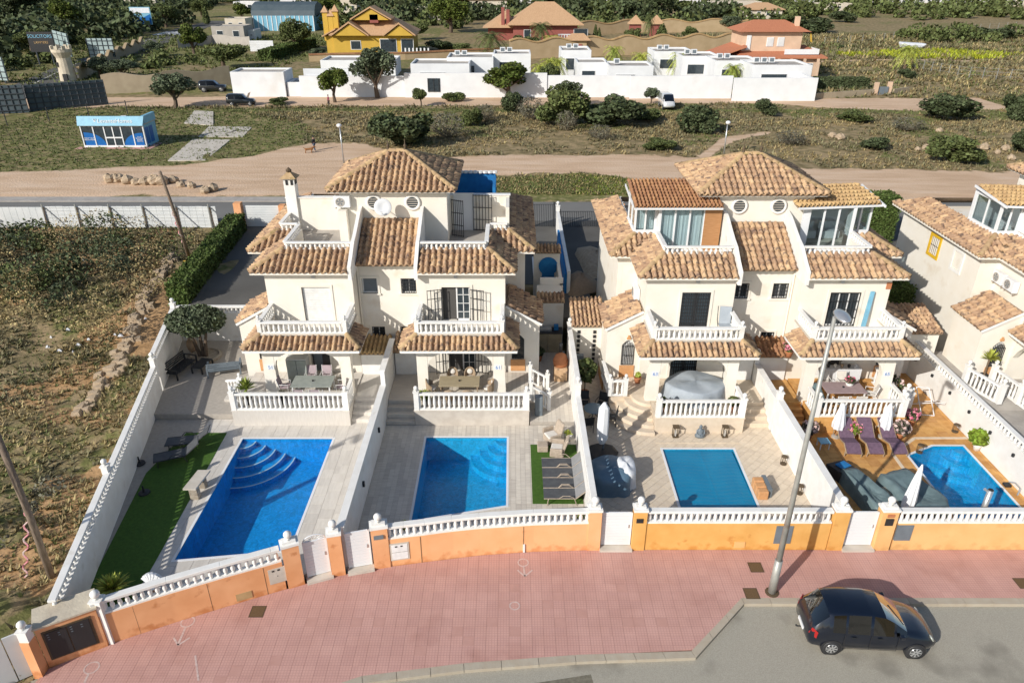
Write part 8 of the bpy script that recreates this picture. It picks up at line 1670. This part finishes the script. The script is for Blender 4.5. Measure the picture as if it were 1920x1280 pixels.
MB().ext([(p1.x + .2, p1.y - .1, 3.6), (p2.x - .2, p1.y - .1, 3.6), (p2.x - .2, p1.y - .1, 6.4), (p1.x + w_ * .6, p1.y - .1, 5.4), (p1.x + .2, p1.y - .1, 6.0)], (0, -.03, 0)).build('print', M['signdeep'], t); MB().ext([(p1.x + .2, p1.y - .1, 6.7), (p2.x - .2, p1.y - .1, 6.7), (p2.x - .2, p1.y - .1, 8.2), (p1.x + .2, p1.y - .1, 8.2)], (0, -.03, 0)).build('print', M['boatwhite'], t)
# castle tower
cx_, cy_ = g(130, 152, 1).x, g(130, 152, 1).y; t = thing('castle_tower', 'cream model castle tower with battlements behind the billboards', 'tower', (cx_, cy_, 1)); MB().lathe([(1.5, 0), (1.3, 2.5), (1.2, 4.2), (1.35, 4.5), (1.75, 5.2), (1.75, 5.7)], (cx_, cy_, .9), 16).build('shaft', M['castle'], t)
for k in range(8): a = k * .785; MB().box(-.3, .3, -.15, .15, 0, .6).xf(Matrix.Translation((cx_ + 1.6 * math.cos(a), cy_ + 1.6 * math.sin(a), 6.6)) @ Matrix.Rotation(a + 1.57, 4, 'Z')).build('merlon', M['castle'], t)
MB().box(cx_ - .9, cx_ - .6, cy_ - 1.3, cy_ - 1.1, 3.6, 4.4).build('window_slit', M['dark'], t); MB().box(cx_ - .1, cx_ + .7, cy_ - 1.6, cy_ - 1.3, .9, 2.4).build('doorway', M['dark'], t)
# ---- roads on the left
def ribbon(name, pts, w, z, m, kind='structure'):
    P_ = [(g(a, b, 1).x, g(a, b, 1).y) for a, b in pts]; A = strip(P_, w / 2, 1); B = strip(P_, w / 2, -1); mb = MB()
    for i in range(len(P_) - 1): mb.prism([B[i], B[i + 1], A[i + 1], A[i]], z - .3, z)
    mb.build(name, M[m], kind=kind); return P_
ribbon('side_road', [(-20, 190), (70, 163), (150, 125), (245, 94), (320, 68), (365, 52), (420, 40)], 9.0, 1.12, 'asphalt_d')
ed = ribbon('road_line', [(60, 160), (140, 122), (235, 90), (318, 64)], .35, 1.13, 'paint_w')
zc_ = g(336, 62, 1)
for k in range(7): MB().box(zc_.x - 5 + k * 1.5, zc_.x - 4.2 + k * 1.5, zc_.y - 8, zc_.y + 3, 1.0, 1.135).build('zebra_crossing', M['bwhite'], kind='structure')
# ---- wavy walls
def wavy(label, pts, zb, h, amp, per, m, cap=None, group='wavy topped garden walls', th=.35):
    P_ = [(g(a, b, 1).x, g(a, b, 1).y) for a, b in pts]; t = thing('wavy_wall', label, 'wall', (P_[0][0], P_[0][1], 1), group); b = MB(); c = MB(); L = 0
    for (x0, y0), (x1, y1) in zip(P_, P_[1:]):
        d = math.hypot(x1 - x0, y1 - y0); n = max(2, int(d / .9))
        for k in range(n):
            u0, u1 = k / n, (k + 1) / n; s0, s1 = L + d * u0, L + d * u1; za, zz_ = zb + h + amp * math.sin(s0 / per * 6.283), zb + h + amp * math.sin(s1 / per * 6.283); a = (x0 + (x1 - x0) * u0, y0 + (y1 - y0) * u0); e = (x0 + (x1 - x0) * u1, y0 + (y1 - y0) * u1)
            b.hexa([(a[0], a[1], zb - .5), (e[0], e[1], zb - .5), (e[0], e[1] + th, zb - .5), (a[0], a[1] + th, zb - .5), (a[0], a[1], za), (e[0], e[1], zz_), (e[0], e[1] + th, zz_), (a[0], a[1] + th, za)])
            if cap: c.beam((a[0], a[1] + th / 2, za + .1), (e[0], e[1] + th / 2, zz_ + .1), th + .3, .3)
        L += d
    b.build('wall_body', M[m], t)
    if cap: c.build('coping', M[cap], t)
wavy('long sandy wall with shallow waves behind the parked jeep', [(196, 176), (300, 172), (434, 160)], 1, 3.0, .3, 9, 'sandwall'); wavy('dark shaded wavy wall beside the grey road', [(150, 152), (215, 118), (270, 92)], 1, 2.2, .5, 8, 'sandwall', 'ochrewall')
wavy('ochre wavy topped wall behind the white flat roofs', [(955, 112), (1110, 106), (1390, 98)], 1, 3.9, .45, 9, 'ochrewall', 'tile_gold'); wavy('upper ochre wavy wall behind the gravel garden', [(1085, 66), (1180, 62), (1400, 60)], 1, 3.3, .5, 14, 'ochrewall', 'tile_gold'); wavy('low brown coped wall in front of the yellow villa', [(580, 116), (760, 112), (955, 103)], 1, 1.4, .05, 30, 'ochrewall', 'tile_brown')
wavy('grey garden wall between the road and the white rolling gate', [(335, 92), (400, 84), (470, 88)], 1, 2.4, .2, 12, 'roofgrey')
# ---- buildings far off
def fbox(mb, a, b, c, d, e, f_): mb.box(a, b, c, d, e, f_)
def villa_flat(label, x0, x1, y0, y1, h, mw, wins=(), roofm='roofgrey', name='flat_roof_house', group='white flat roofed villas', par=.35, ac=0):
    t = thing(name, label, 'house', ((x0 + x1) / 2, y0, 1), group); MB().box(x0, x1, y0, y1, .5, h).build('wall', M[mw], t); pr = MB(); pr.box(x0, x1, y0, y0 + .25, h, h + par).box(x0, x1, y1 - .25, y1, h, h + par).box(x0, x0 + .25, y0 + .25, y1 - .25, h, h + par).box(x1 - .25, x1, y0 + .25, y1 - .25, h, h + par); pr.build('parapet', M[mw], t); MB().box(x0 + .25, x1 - .25, y0 + .25, y1 - .25, h, h + .05).build('roof', M[roofm], t)
    for (a, b, za, zb) in wins: w = MB().box(x0 + a, x0 + b, y0 - .06, y0 + .02, za, zb).build('window', M['frame'], t); MB().box(x0 + a + .1, x0 + b - .1, y0 - .09, y0 - .05, za + .1, zb - .1).build('pane', M['darkpane'], w)
    for k in range(ac): MB().box(x0 + 1.2 + k * 1.3, x0 + 2.2 + k * 1.3, (y0 + y1) / 2, (y0 + y1) / 2 + .6, h + .3, h + 1.1).build('roof_unit', M['bwhite'], t); MB().box(x0 + 1.35 + k * 1.3, x0 + 2.05 + k * 1.3, (y0 + y1) / 2 - .03, (y0 + y1) / 2, h + .42, h + 1.0).build('fan', M['greydoor'], t)
    return t
def pxs(px, D, z=1): return (px - 960) * (D * _c + (CAMH - z) * _s) / FPX
t = thing('compound_wall', 'long white boundary wall across the picture in front of the flat roofed villas', 'wall', (15, 125, 1)); 
for (a, b, D0, z1) in ((565, 760, 125.5, 4.3), (760, 1025, 125.0, 4.8), (1025, 1180, 125.2, 4.4), (1180, 1370, 124.0, 4.5), (1372, 1527, 121.6, 4.5)):
    MB().box(pxs(a, D0), pxs(b, D0), D0, D0 + .35, .5, z1).build('wall_section', M['bwhite'], t)
MB().box(pxs(803, 125), pxs(826, 125), 124.9, 124.98, 1.9, 4.0).build('dark_window', M['darkpane'], t); MB().box(pxs(1527, 121.6) - .3, pxs(1527, 121.6), 121.95, 137, .5, 4.3).build('wall_section', M['bwhite'], t)
for k, x in enumerate((805, 814.5, 824)): MB().box(pxs(x, 125) - .05, pxs(x, 125) + .05, 124.84, 124.9, 1.9, 4.0).build('window_bar', M['iron'], t)
villa_flat('small white building with an open yard beside the black car', -45.9, -37.2, 125.6, 131, 4.6, 'bwhite', par=.3); villa_flat('low white yard wall right of the small white building', -37.0, -34.8, 126, 131, 2.9, 'bwhite'); 
t = thing('yard_gate', 'grey panelled gate in a white frame beside the yellow-green tree', 'gate', (-32, 129, 1)); MB().box(-34.5, -31.6, 129, 129.3, 1, 4.2).box(-31.5, -28.6, 131, 131.3, 1, 4.4).build('frame', M['bwhite'], t); MB().box(-33.9, -32.2, 128.9, 129.0, 1, 3.8).build('panel', M['sheet'], t); MB().box(-37, -29, 137, 137.3, 1, 4).build('rear_wall', M['bwhite'], t)
for i, a in enumerate([(600, 740, 150, 158, 3.6, 0, 'pale roof terrace house left of the white compound'), (770, 880, 136, 144, 4.6, 0, 'white house with a tan flat roof above the dark window'), (838, 925, 142, 150, 5.0, 2, 'white house with two roof units left of centre'), (925, 995, 144, 151, 5.4, 2, 'white house with two roof units above the leaning tree'), (1052, 1108, 148, 156, 5.6, 2, 'white house with grey front window behind the banana plants'), (1082, 1140, 138, 145, 4.6, 0, 'white house with plain tan roof right of the banana plants'), (1142, 1225, 133, 140, 4.6, 1, 'low white house behind the right wall sections'), (1226, 1300, 150, 158, 5.2, 2, 'white house with roof units below the wavy wall'), (1278, 1350, 142, 150, 5.2, 2, 'white house with wide window below the orange villa'), (1340, 1425, 135, 143, 5.2, 2, 'white house with a long window near the right wall end'), (1410, 1520, 129, 137, 5.2, 3, 'white house at the right end of the compound')]):
    D0 = a[2]; x0, x1 = pxs(a[0], D0, 4), pxs(a[1], D0, 4); villa_flat(a[6], x0, x1, D0, a[3], a[4], 'bwhite', [((x1 - x0) * .15, (x1 - x0) * .6, 2.4, a[4] - 1.0)], ac=a[5])
for i, (px, py, l) in enumerate([(1012, 160, 'banana plants by the tree behind the white wall'), (1030, 150, 'tall banana clump between the white houses'), (1045, 150, 'low banana clump in front of the grey window'), (1200, 140, 'palm leaved plants between the right white houses'), (1270, 140, 'plants before the wide window of the white house'), (1370, 160, 'banana plant at the right white house'), (1150, 128, 'palm leaved plants behind the roof units')]): tree('palm', px, py + 6, 42, 56, l, 1, 0, 'plants in the white compound')
def roof_house(label, x0, x1, y0, y1, hz, rz_, mw, mr, wins=(), over=.8, name='tiled_house', ridge=.35, group=None):
    t = thing(name, label, 'house', ((x0 + x1) / 2, y0, 1), group); MB().box(x0, x1, y0, y1, .5, hz).build('wall', M[mw], t); a, b, c, d = x0 - over, x1 + over, y0 - over, y1 + over; cx, cy = (x0 + x1) / 2, (y0 + y1) / 2; rl_ = (x1 - x0) * ridge / 2
    MB().add([(a, c, hz), (b, c, hz), (b, d, hz), (a, d, hz), (cx - rl_, cy, rz_), (cx + rl_, cy, rz_), (a, c, hz - .25), (b, c, hz - .25), (b, d, hz - .25), (a, d, hz - .25)], [(0, 1, 5, 4), (1, 2, 5), (2, 3, 4, 5), (3, 0, 4), (6, 7, 1, 0), (7, 8, 2, 1), (8, 9, 3, 2), (9, 6, 0, 3), (9, 8, 7, 6)]).build('roof', M[mr], t)
    for (u, v, za, zb) in wins: w = MB().box(x0 + u, x0 + v, y0 - .08, y0 + .02, za, zb).build('window', M['frame'], t); MB().box(x0 + u + .12, x0 + v - .12, y0 - .1, y0 - .06, za + .12, zb - .12).build('pane', M['darkpane'], w)
    return t
# yellow villa
Y = 187; t = roof_house('yellow villa with terracotta gables and three yellow chimneys', pxs(628, Y), pxs(772, Y), Y, Y + 14, 5.6, 10.2, 'yellow', 'roof_o', [(4, 6.5, 2.2, 4.2), (11, 15, 1.6, 4.6), (16, 19, 1.6, 4.6)], ridge=.2)
gx_ = [(pxs(632, Y), pxs(692, Y), 5.4, 8.4), (pxs(728, Y), pxs(778, Y), 5.4, 8.2)]
for a, b, z0_, z1_ in gx_:
    m_ = (a + b) / 2; MB().ext([(a, Y - 1.6, z0_), (b, Y - 1.6, z0_), (m_, Y - 1.6, z1_ - .5)], (0, 1.2, 0)).build('gable', M['yellow'], t); MB().ext([(a - .6, Y - 2, z0_ - .1), (m_, Y - 2, z1_ - .3), (b + .6, Y - 2, z0_ - .1), (b + .6, Y - 2, z0_ + .25), (m_, Y - 2, z1_ + .1), (a - .6, Y - 2, z0_ + .25)], (0, 7, 0)).build('gable_roof', M['roof_o'], t)
MB().box(pxs(697, Y), pxs(703, Y) + 1.2, Y + 1, Y + 3, 8, 9.8).build('dormer', M['redwall'], t)
m_ = pxs(697, Y); MB().ext([(m_ - 4, Y + 1, 8.6), (m_ + 4.5, Y + 1, 8.6), (m_ + .3, Y + 1, 11.0)], (0, 6, 0)).build('gable', M['yellow'], t); MB().ext([(m_ - 4.6, Y + .6, 8.6), (m_ + .3, Y + .6, 11.2), (m_ + 5.1, Y + .6, 8.6), (m_ + 5.1, Y + .6, 8.9), (m_ + .3, Y + .6, 11.55), (m_ - 4.6, Y + .6, 8.9)], (0, 7, 0)).build('gable_roof', M['roof_o'], t)
for px, z1_ in ((613, 10.2), (623, 9.4), (632, 10.4)): x = pxs(px, Y); c_ = MB().box(x - .6, x + .6, Y + 2, Y + 3.2, 4, z1_).build('chimney', M['yellow'], t); MB().add([(x - .9, Y + 1.7, z1_), (x + .9, Y + 1.7, z1_), (x + .9, Y + 3.5, z1_), (x - .9, Y + 3.5, z1_), (x, Y + 2.6, z1_ + 1.5)], [(0, 1, 4), (1, 2, 4), (2, 3, 4), (3, 0, 4), (3, 2, 1, 0)]).build('chimney_cap', M['roof_o'], c_)
MB().box(pxs(614, Y), pxs(632, Y), Y + .5, Y + 8, .5, 5.2).build('wing', M['yellow'], t); MB().ext([(pxs(608, Y), Y - .5, 5.0), (pxs(634, Y), Y - .5, 6.6), (pxs(634, Y), Y - .5, 6.9), (pxs(608, Y), Y - .5, 5.3)], (0, 9, 0)).build('wing_roof', M['roof_o'], t)
for k in range(7): x = pxs(762, Y) + k * .9; MB().box(x, x + .35, Y - 2.6, Y - 2.4, 1.6, 2.8).build('railing_post', M['bwhite'], t)
# red villa
Y = 222; t = roof_house('red villa with wide ochre tiled roof and white terrace railing', pxs(962, Y), pxs(1082, Y), Y, Y + 14, 5.4, 10.8, 'redwall', 'roof_o', [(3, 5, 2, 4), (17, 21, 1.5, 4.2)], ridge=.3, over=1.6)
x = pxs(940, Y); 
for k in (0, 1.4): MB().box(x + k, x + k + .9, Y + 1, Y + 2, 5, 9.6 - k * .4).build('chimney', M['redwall'], t)
MB().box(pxs(915, Y), pxs(965, Y), Y + 2, Y + 12, .5, 4.6).build('wing', M['redwall'], t); MB().ext([(pxs(905, Y), Y, 4.4), (pxs(968, Y), Y, 4.4), (pxs(950, Y), Y + 6, 8.4)], (0, 8, 0)).build('wing_roof', M['roof_o'], t)
for k in range(9): x = pxs(1046, Y) + k * .75; MB().box(x, x + .3, Y - 2.4, Y - 2.2, 1.4, 2.8).build('railing_post', M['bwhite'], t)
MB().box(pxs(1045, Y), pxs(1080, Y), Y - 2.5, Y - 2.1, 2.8, 3.0).build('railing', M['bwhite'], t)
for px, D0 in ((1191, 236), (1230, 236)): x = pxs(px, D0); t = thing('pointed_kiosk', 'small red walled kiosk with pointed tile cap, %s one of the pair' % ('left' if px < 1200 else 'right'), 'kiosk', (x, D0, 1), 'pointed garden kiosks'); MB().box(x - 1.6, x + 1.6, D0, D0 + 3, .5, 4.4).build('wall', M['redwall'], t); MB().add([(x - 2.2, D0 - .6, 4.4), (x + 2.2, D0 - .6, 4.4), (x + 2.2, D0 + 3.6, 4.4), (x - 2.2, D0 + 3.6, 4.4), (x, D0 + 1.5, 6.9)], [(0, 1, 4), (1, 2, 4), (2, 3, 4), (3, 0, 4), (3, 2, 1, 0)]).build('roof', M['roof_o'], t)
t = thing('gate_lodge', 'little tiled lodge with a red door in the ochre wavy wall', 'lodge', (pxs(1085, 183), 183, 1)); x = pxs(1083, 183); MB().box(x - 2, x + 2, 183, 186, .5, 4.6).build('wall', M['ochrewall'], t); MB().box(x - .9, x + .9, 182.8, 183, .9, 3.8).build('door', M['redwall'], t); MB().add([(x - 3, 182.2, 4.6), (x + 3, 182.2, 4.6), (x + 3, 187, 4.6), (x - 3, 187, 4.6), (x - 1.4, 184.6, 6.0), (x + 1.4, 184.6, 6.0)], [(0, 1, 5, 4), (1, 2, 5), (2, 3, 4, 5), (3, 0, 4), (3, 2, 1, 0)]).build('roof', M['roof_o'], t)
# orange villa
Y = 146; xa, xb = pxs(1385, Y), pxs(1532, Y); t = roof_house('two storey salmon villa with bright orange hipped roofs and white balcony', xa, xb, Y, Y + 11, 5.0, 6.6, 'salmon', 'roof_r', [(1.2, 2.6, 2.3, 3.8), (3.6, 5.0, 2.3, 3.8), (8.0, 9.6, 1.2, 3.9), (12, 13.6, 1.2, 3.9)], over=.9, ridge=.8)
ux0, ux1 = pxs(1383, Y + 2), pxs(1492, Y + 2); MB().box(ux0, ux1, Y + 2.2, Y + 10, 5, 9.2).build('upper_wall', M['salmon'], t); a, b, c, d = ux0 - 1, ux1 + 1.3, Y + 1.2, Y + 11; cx = (a + b) / 2; MB().add([(a, c, 9.2), (b, c, 9.2), (b, d, 9.2), (a, d, 9.2), (cx - 3, (c + d) / 2, 11.0), (cx + 3, (c + d) / 2, 11.0)], [(0, 1, 5, 4), (1, 2, 5), (2, 3, 4, 5), (3, 0, 4), (3, 2, 1, 0)]).build('roof', M['roof_r'], t)
for u in (4.6, 6.6): w = MB().box(ux0 + u, ux0 + u + 1.3, Y + 2.1, Y + 2.22, 6.6, 8.2).build('window', M['bwhite'], t); MB().box(ux0 + u + .12, ux0 + u + 1.18, Y + 2.06, Y + 2.1, 6.75, 8.05).build('pane', M['sheet'], w)
MB().box(ux0 + .8, ux0 + 1.6, Y + 2.05, Y + 2.2, 6.0, 8.6).build('stair_window', M['curtain'], t); x = ux1 - 1.2; MB().box(x, x + .8, Y + 3.5, Y + 4.3, 10, 11.7).build('chimney', M['salmon'], t)
bw_ = MB(); bw_.box(ux0 + 7.6, xb - .5, Y + .1, Y + .25, 5.4, 6.3).box(xb - .6, xb - .45, Y + .25, Y + 4, 5.4, 6.3); bw_.build('balcony_railing', M['bwhite'], t); MB().box(pxs(1340, Y), xa, Y + 1, Y + 9, .5, 4.6).build('wing', M['salmon'], t); MB().ext([(pxs(1334, Y), Y + .3, 4.5), (ux0 + .5, Y + .3, 6.6), (ux0 + .5, Y + .3, 6.9), (pxs(1334, Y), Y + .3, 4.8)], (0, 9.5, 0)).build('wing_roof', M['roof_r'], t)
for px in (1455, 1478, 1503, 1528): x = pxs(px, Y - 1.5); MB().box(x - .2, x + .2, Y - 1.6, Y - 1.2, .5, 4.8).build('porch_column', M['salmon'], t)
fl = MB().add([(ux1 + 1.5, Y + 1.8, 7.5), (ux1 + 1.9, Y + 1.8, 7.3), (ux1 + 1.5, Y + 1.8, 8.9), (ux1 + 1.2, Y + 1.8, 9.0), (ux1 + 1.5, Y + 1.85, 7.5), (ux1 + 1.9, Y + 1.85, 7.3), (ux1 + 1.5, Y + 1.85, 8.9), (ux1 + 1.2, Y + 1.85, 9.0)], [(0, 1, 2, 3), (4, 5, 6, 7)]); fl.build('flag', M['yellow'], t)
# garden wall and gate at the salmon villa
t = thing('garden_wall', 'low sandstone wall with gate piers on the dirt track', 'wall', (60, 126, 1)); p1, p2, p3 = g(1528, 186, 1), g(1640, 178, 1), g(1665, 177, 1); MB().beam((p1.x, p1.y, 1.4), (p2.x, p2.y, 1.4), .3, 1.0).build('wall_body', M['sandwall'], t); MB().beam((p3.x + .8, p3.y, 1.4), (g(1702, 173, 1).x, g(1702, 173, 1).y, 1.4), .3, .9).build('wall_body', M['sandwall'], t)
for p in (p2, p3): MB().box(p.x - .3, p.x + .3, p.y - .3, p.y + .3, .8, 3.0).build('gate_pier', M['salmon'], t)
MB().box(p2.x + .4, p3.x - .4, p2.y, p2.y + .06, 1, 2.3).build('gate', M['greydoor'], t)
# greenhouse
Y = 256; xa, xb = pxs(478, Y), pxs(590, Y); t = thing('greenhouse', 'blue glazed greenhouse with a dark curved roof', 'greenhouse', (xa, Y, 1)); MB().box(xa, xb, Y, Y + 16, .5, 5.5).build('glazing', M['signblue'], t); mb = MB(); pr = [(0, 5.5), (.6, 7.0), (2.5, 8.6), (6, 9.4), (10, 8.6), (16, 5.5)]
mb.ext([(xa - .5, Y + a, z) for a, z in pr], (xb - xa + 1, 0, 0)); mb.build('roof', M['bb_back'], t)
for k in range(14): x = xa + (xb - xa) * k / 13; MB().box(x - .12, x + .12, Y - .15, Y, .5, 5.5).build('glazing_bar', M['bwhite'], t)
for k, (px, py, w, h, d, mw, l) in enumerate([(470, 97, 44, 5.0, .6, 'bwhite', 'white rolling gate in a sandy gap left of the yellow villa')]): D0 = g(px, py, 1).y; x0 = pxs(px, D0); x1 = pxs(px + w, D0); t = thing('rolling_gate', l, 'gate', (x0, D0, 1)); [MB().box(x0, x1, D0, D0 + .2, 1 + q * .42, 1.4 + q * .42).build('slat', M['bwhite'], t) for q in range(6)]
sheds = [(400, 78, 60, 4.6, 8, 'roofgrey', 'grey shed beside the dark tree and the road'), (425, 62, 38, 4.8, 8, 'houseC', 'beige shed with a flat top left of the greenhouse'), (455, 76, 24, 3.4, 6, 'sheet', 'heap of white tarpaulins beside the beige shed')]
far = sheds + [(235, 22, 60, 6, 10, 'houseC', 'brown and beige villa at the top left'), (120, 18, 90, 6, 10, 'houseC', 'long tan building on the top left skyline'), (440, 24, 40, 5, 8, 'houseW', 'white caravan shed row above the greenhouse'), (505, 18, 80, 5, 8, 'houseW', 'long white building above the greenhouse'), (590, 12, 60, 6, 8, 'houseW', 'white building at the top behind the trees'), (640, 26, 30, 7, 10, 'houseC', 'pale narrow block behind the yellow villa'), (780, 38, 60, 5, 8, 'houseC', 'beige pavilion behind the yellow villa garden'), (880, 28, 70, 7, 12, 'houseC', 'ochre building with grey roof left of the red villa'), (965, 8, 60, 6, 9, 'houseW', 'white house at the top centre'), (1040, 6, 40, 7, 9, 'houseW', 'distant white house between dark trees'), (1140, 10, 40, 6, 9, 'houseW', 'distant white house above the wavy walls'), (1280, 26, 50, 8, 10, 'houseW', 'pale office block with pillars at the top right'), (1335, 30, 90, 6, 10, 'houseC', 'broad beige hall behind the rounded tree'), (1395, 36, 70, 4.5, 9, 'houseC', 'long beige wall building with dark gates'), (1480, 18, 60, 6, 8, 'houseW', 'white villa behind the long beige wall'), (1535, 22, 60, 4, 8, 'houseC', 'low beige yard wall building'), (1600, 10, 50, 7, 9, 'houseW', 'pale blue-white block at the top'), (1655, 12, 60, 4.5, 8, 'houseW', 'row of white parked vans and sheds'), (1720, 8, 80, 6, 9, 'houseW', 'white row houses above the thicket'), (1810, 8, 70, 6, 9, 'houseW', 'white row houses at the top right'), (1875, 14, 60, 5, 9, 'houseC', 'ochre embankment building at the right edge')]
for i, (px, py, w, h, d, mw, l) in enumerate(far):
    D0 = g(px, py, 1).y; x0, x1 = pxs(px, D0), pxs(px + w, D0); n = max(2, int((x1 - x0) / 3.5)); wins = [((x1 - x0) * (k + .3) / n, (x1 - x0) * (k + .7) / n, 2.2, min(h - .8, 4.2)) for k in range(n)]
    if i % 3 == 1 and i > 3: roof_house(l, x0, x1, D0, D0 + d, h, h + 2.2, mw, 'roof_o', wins, group='houses on the skyline')
    else: villa_flat(l, x0, x1, D0, D0 + d, h, mw, wins, group='houses on the skyline')
p = g(1715, 92, 1); t = thing('covered_boat', 'boat under a white tarpaulin in the dry field', 'boat', p); MB().hexa([(p.x - 3, p.y, 1), (p.x + 2, p.y, 1), (p.x + 2, p.y + 2, 1), (p.x - 3, p.y + 2, 1), (p.x - 3.6, p.y - .3, 2.4), (p.x + 3, p.y - .3, 2.2), (p.x + 3, p.y + 2.4, 2.2), (p.x - 3.6, p.y + 2.4, 2.6)]).build('tarpaulin', M['boatwhite'], t, bevel=.4)
# wire fence posts in the field
def wire_fence(label, pts, n, h=1.7, m='steel'):
    P_ = [g(a, b, 1) for a, b in pts]; t = thing('wire_fence', label, 'fence', P_[0], 'wire fences'); L = [0]
    for a, b in zip(P_, P_[1:]): L.append(L[-1] + (b - a).length)
    def at(s):
        for i in range(len(P_) - 1):
            if s <= L[i + 1]: return P_[i].lerp(P_[i + 1], (s - L[i]) / (L[i + 1] - L[i]))
        return P_[-1]
    for k in range(n): q = at(L[-1] * k / (n - 1)); MB().box(q.x - .05, q.x + .05, q.y - .05, q.y + .05, .8, 1 + h).build('post', M[m], t)
    w = MB()
    for z in (.5, 1.1, 1.6):
        for k in range(n - 1): w.beam(at(L[-1] * k / (n - 1)) + Vector((0, 0, z * h / 1.7)), at(L[-1] * (k + 1) / (n - 1)) + Vector((0, 0, z * h / 1.7)), .025, .025)
    w.build('wires', M[m], t)
wire_fence('wire fence on pale posts across the dry field, upper line', [(1545, 85), (1640, 78), (1780, 62), (1919, 52)], 22, 2.0); wire_fence('wire fence on pale posts across the dry field, lower line', [(1700, 128), (1800, 145), (1919, 152)], 12, 2.0); wire_fence('dark wire fence round the kiosk lawn', [(0, 300), (-30, 240), (60, 232), (160, 222), (240, 215)], 9, 2.0, 'iron')
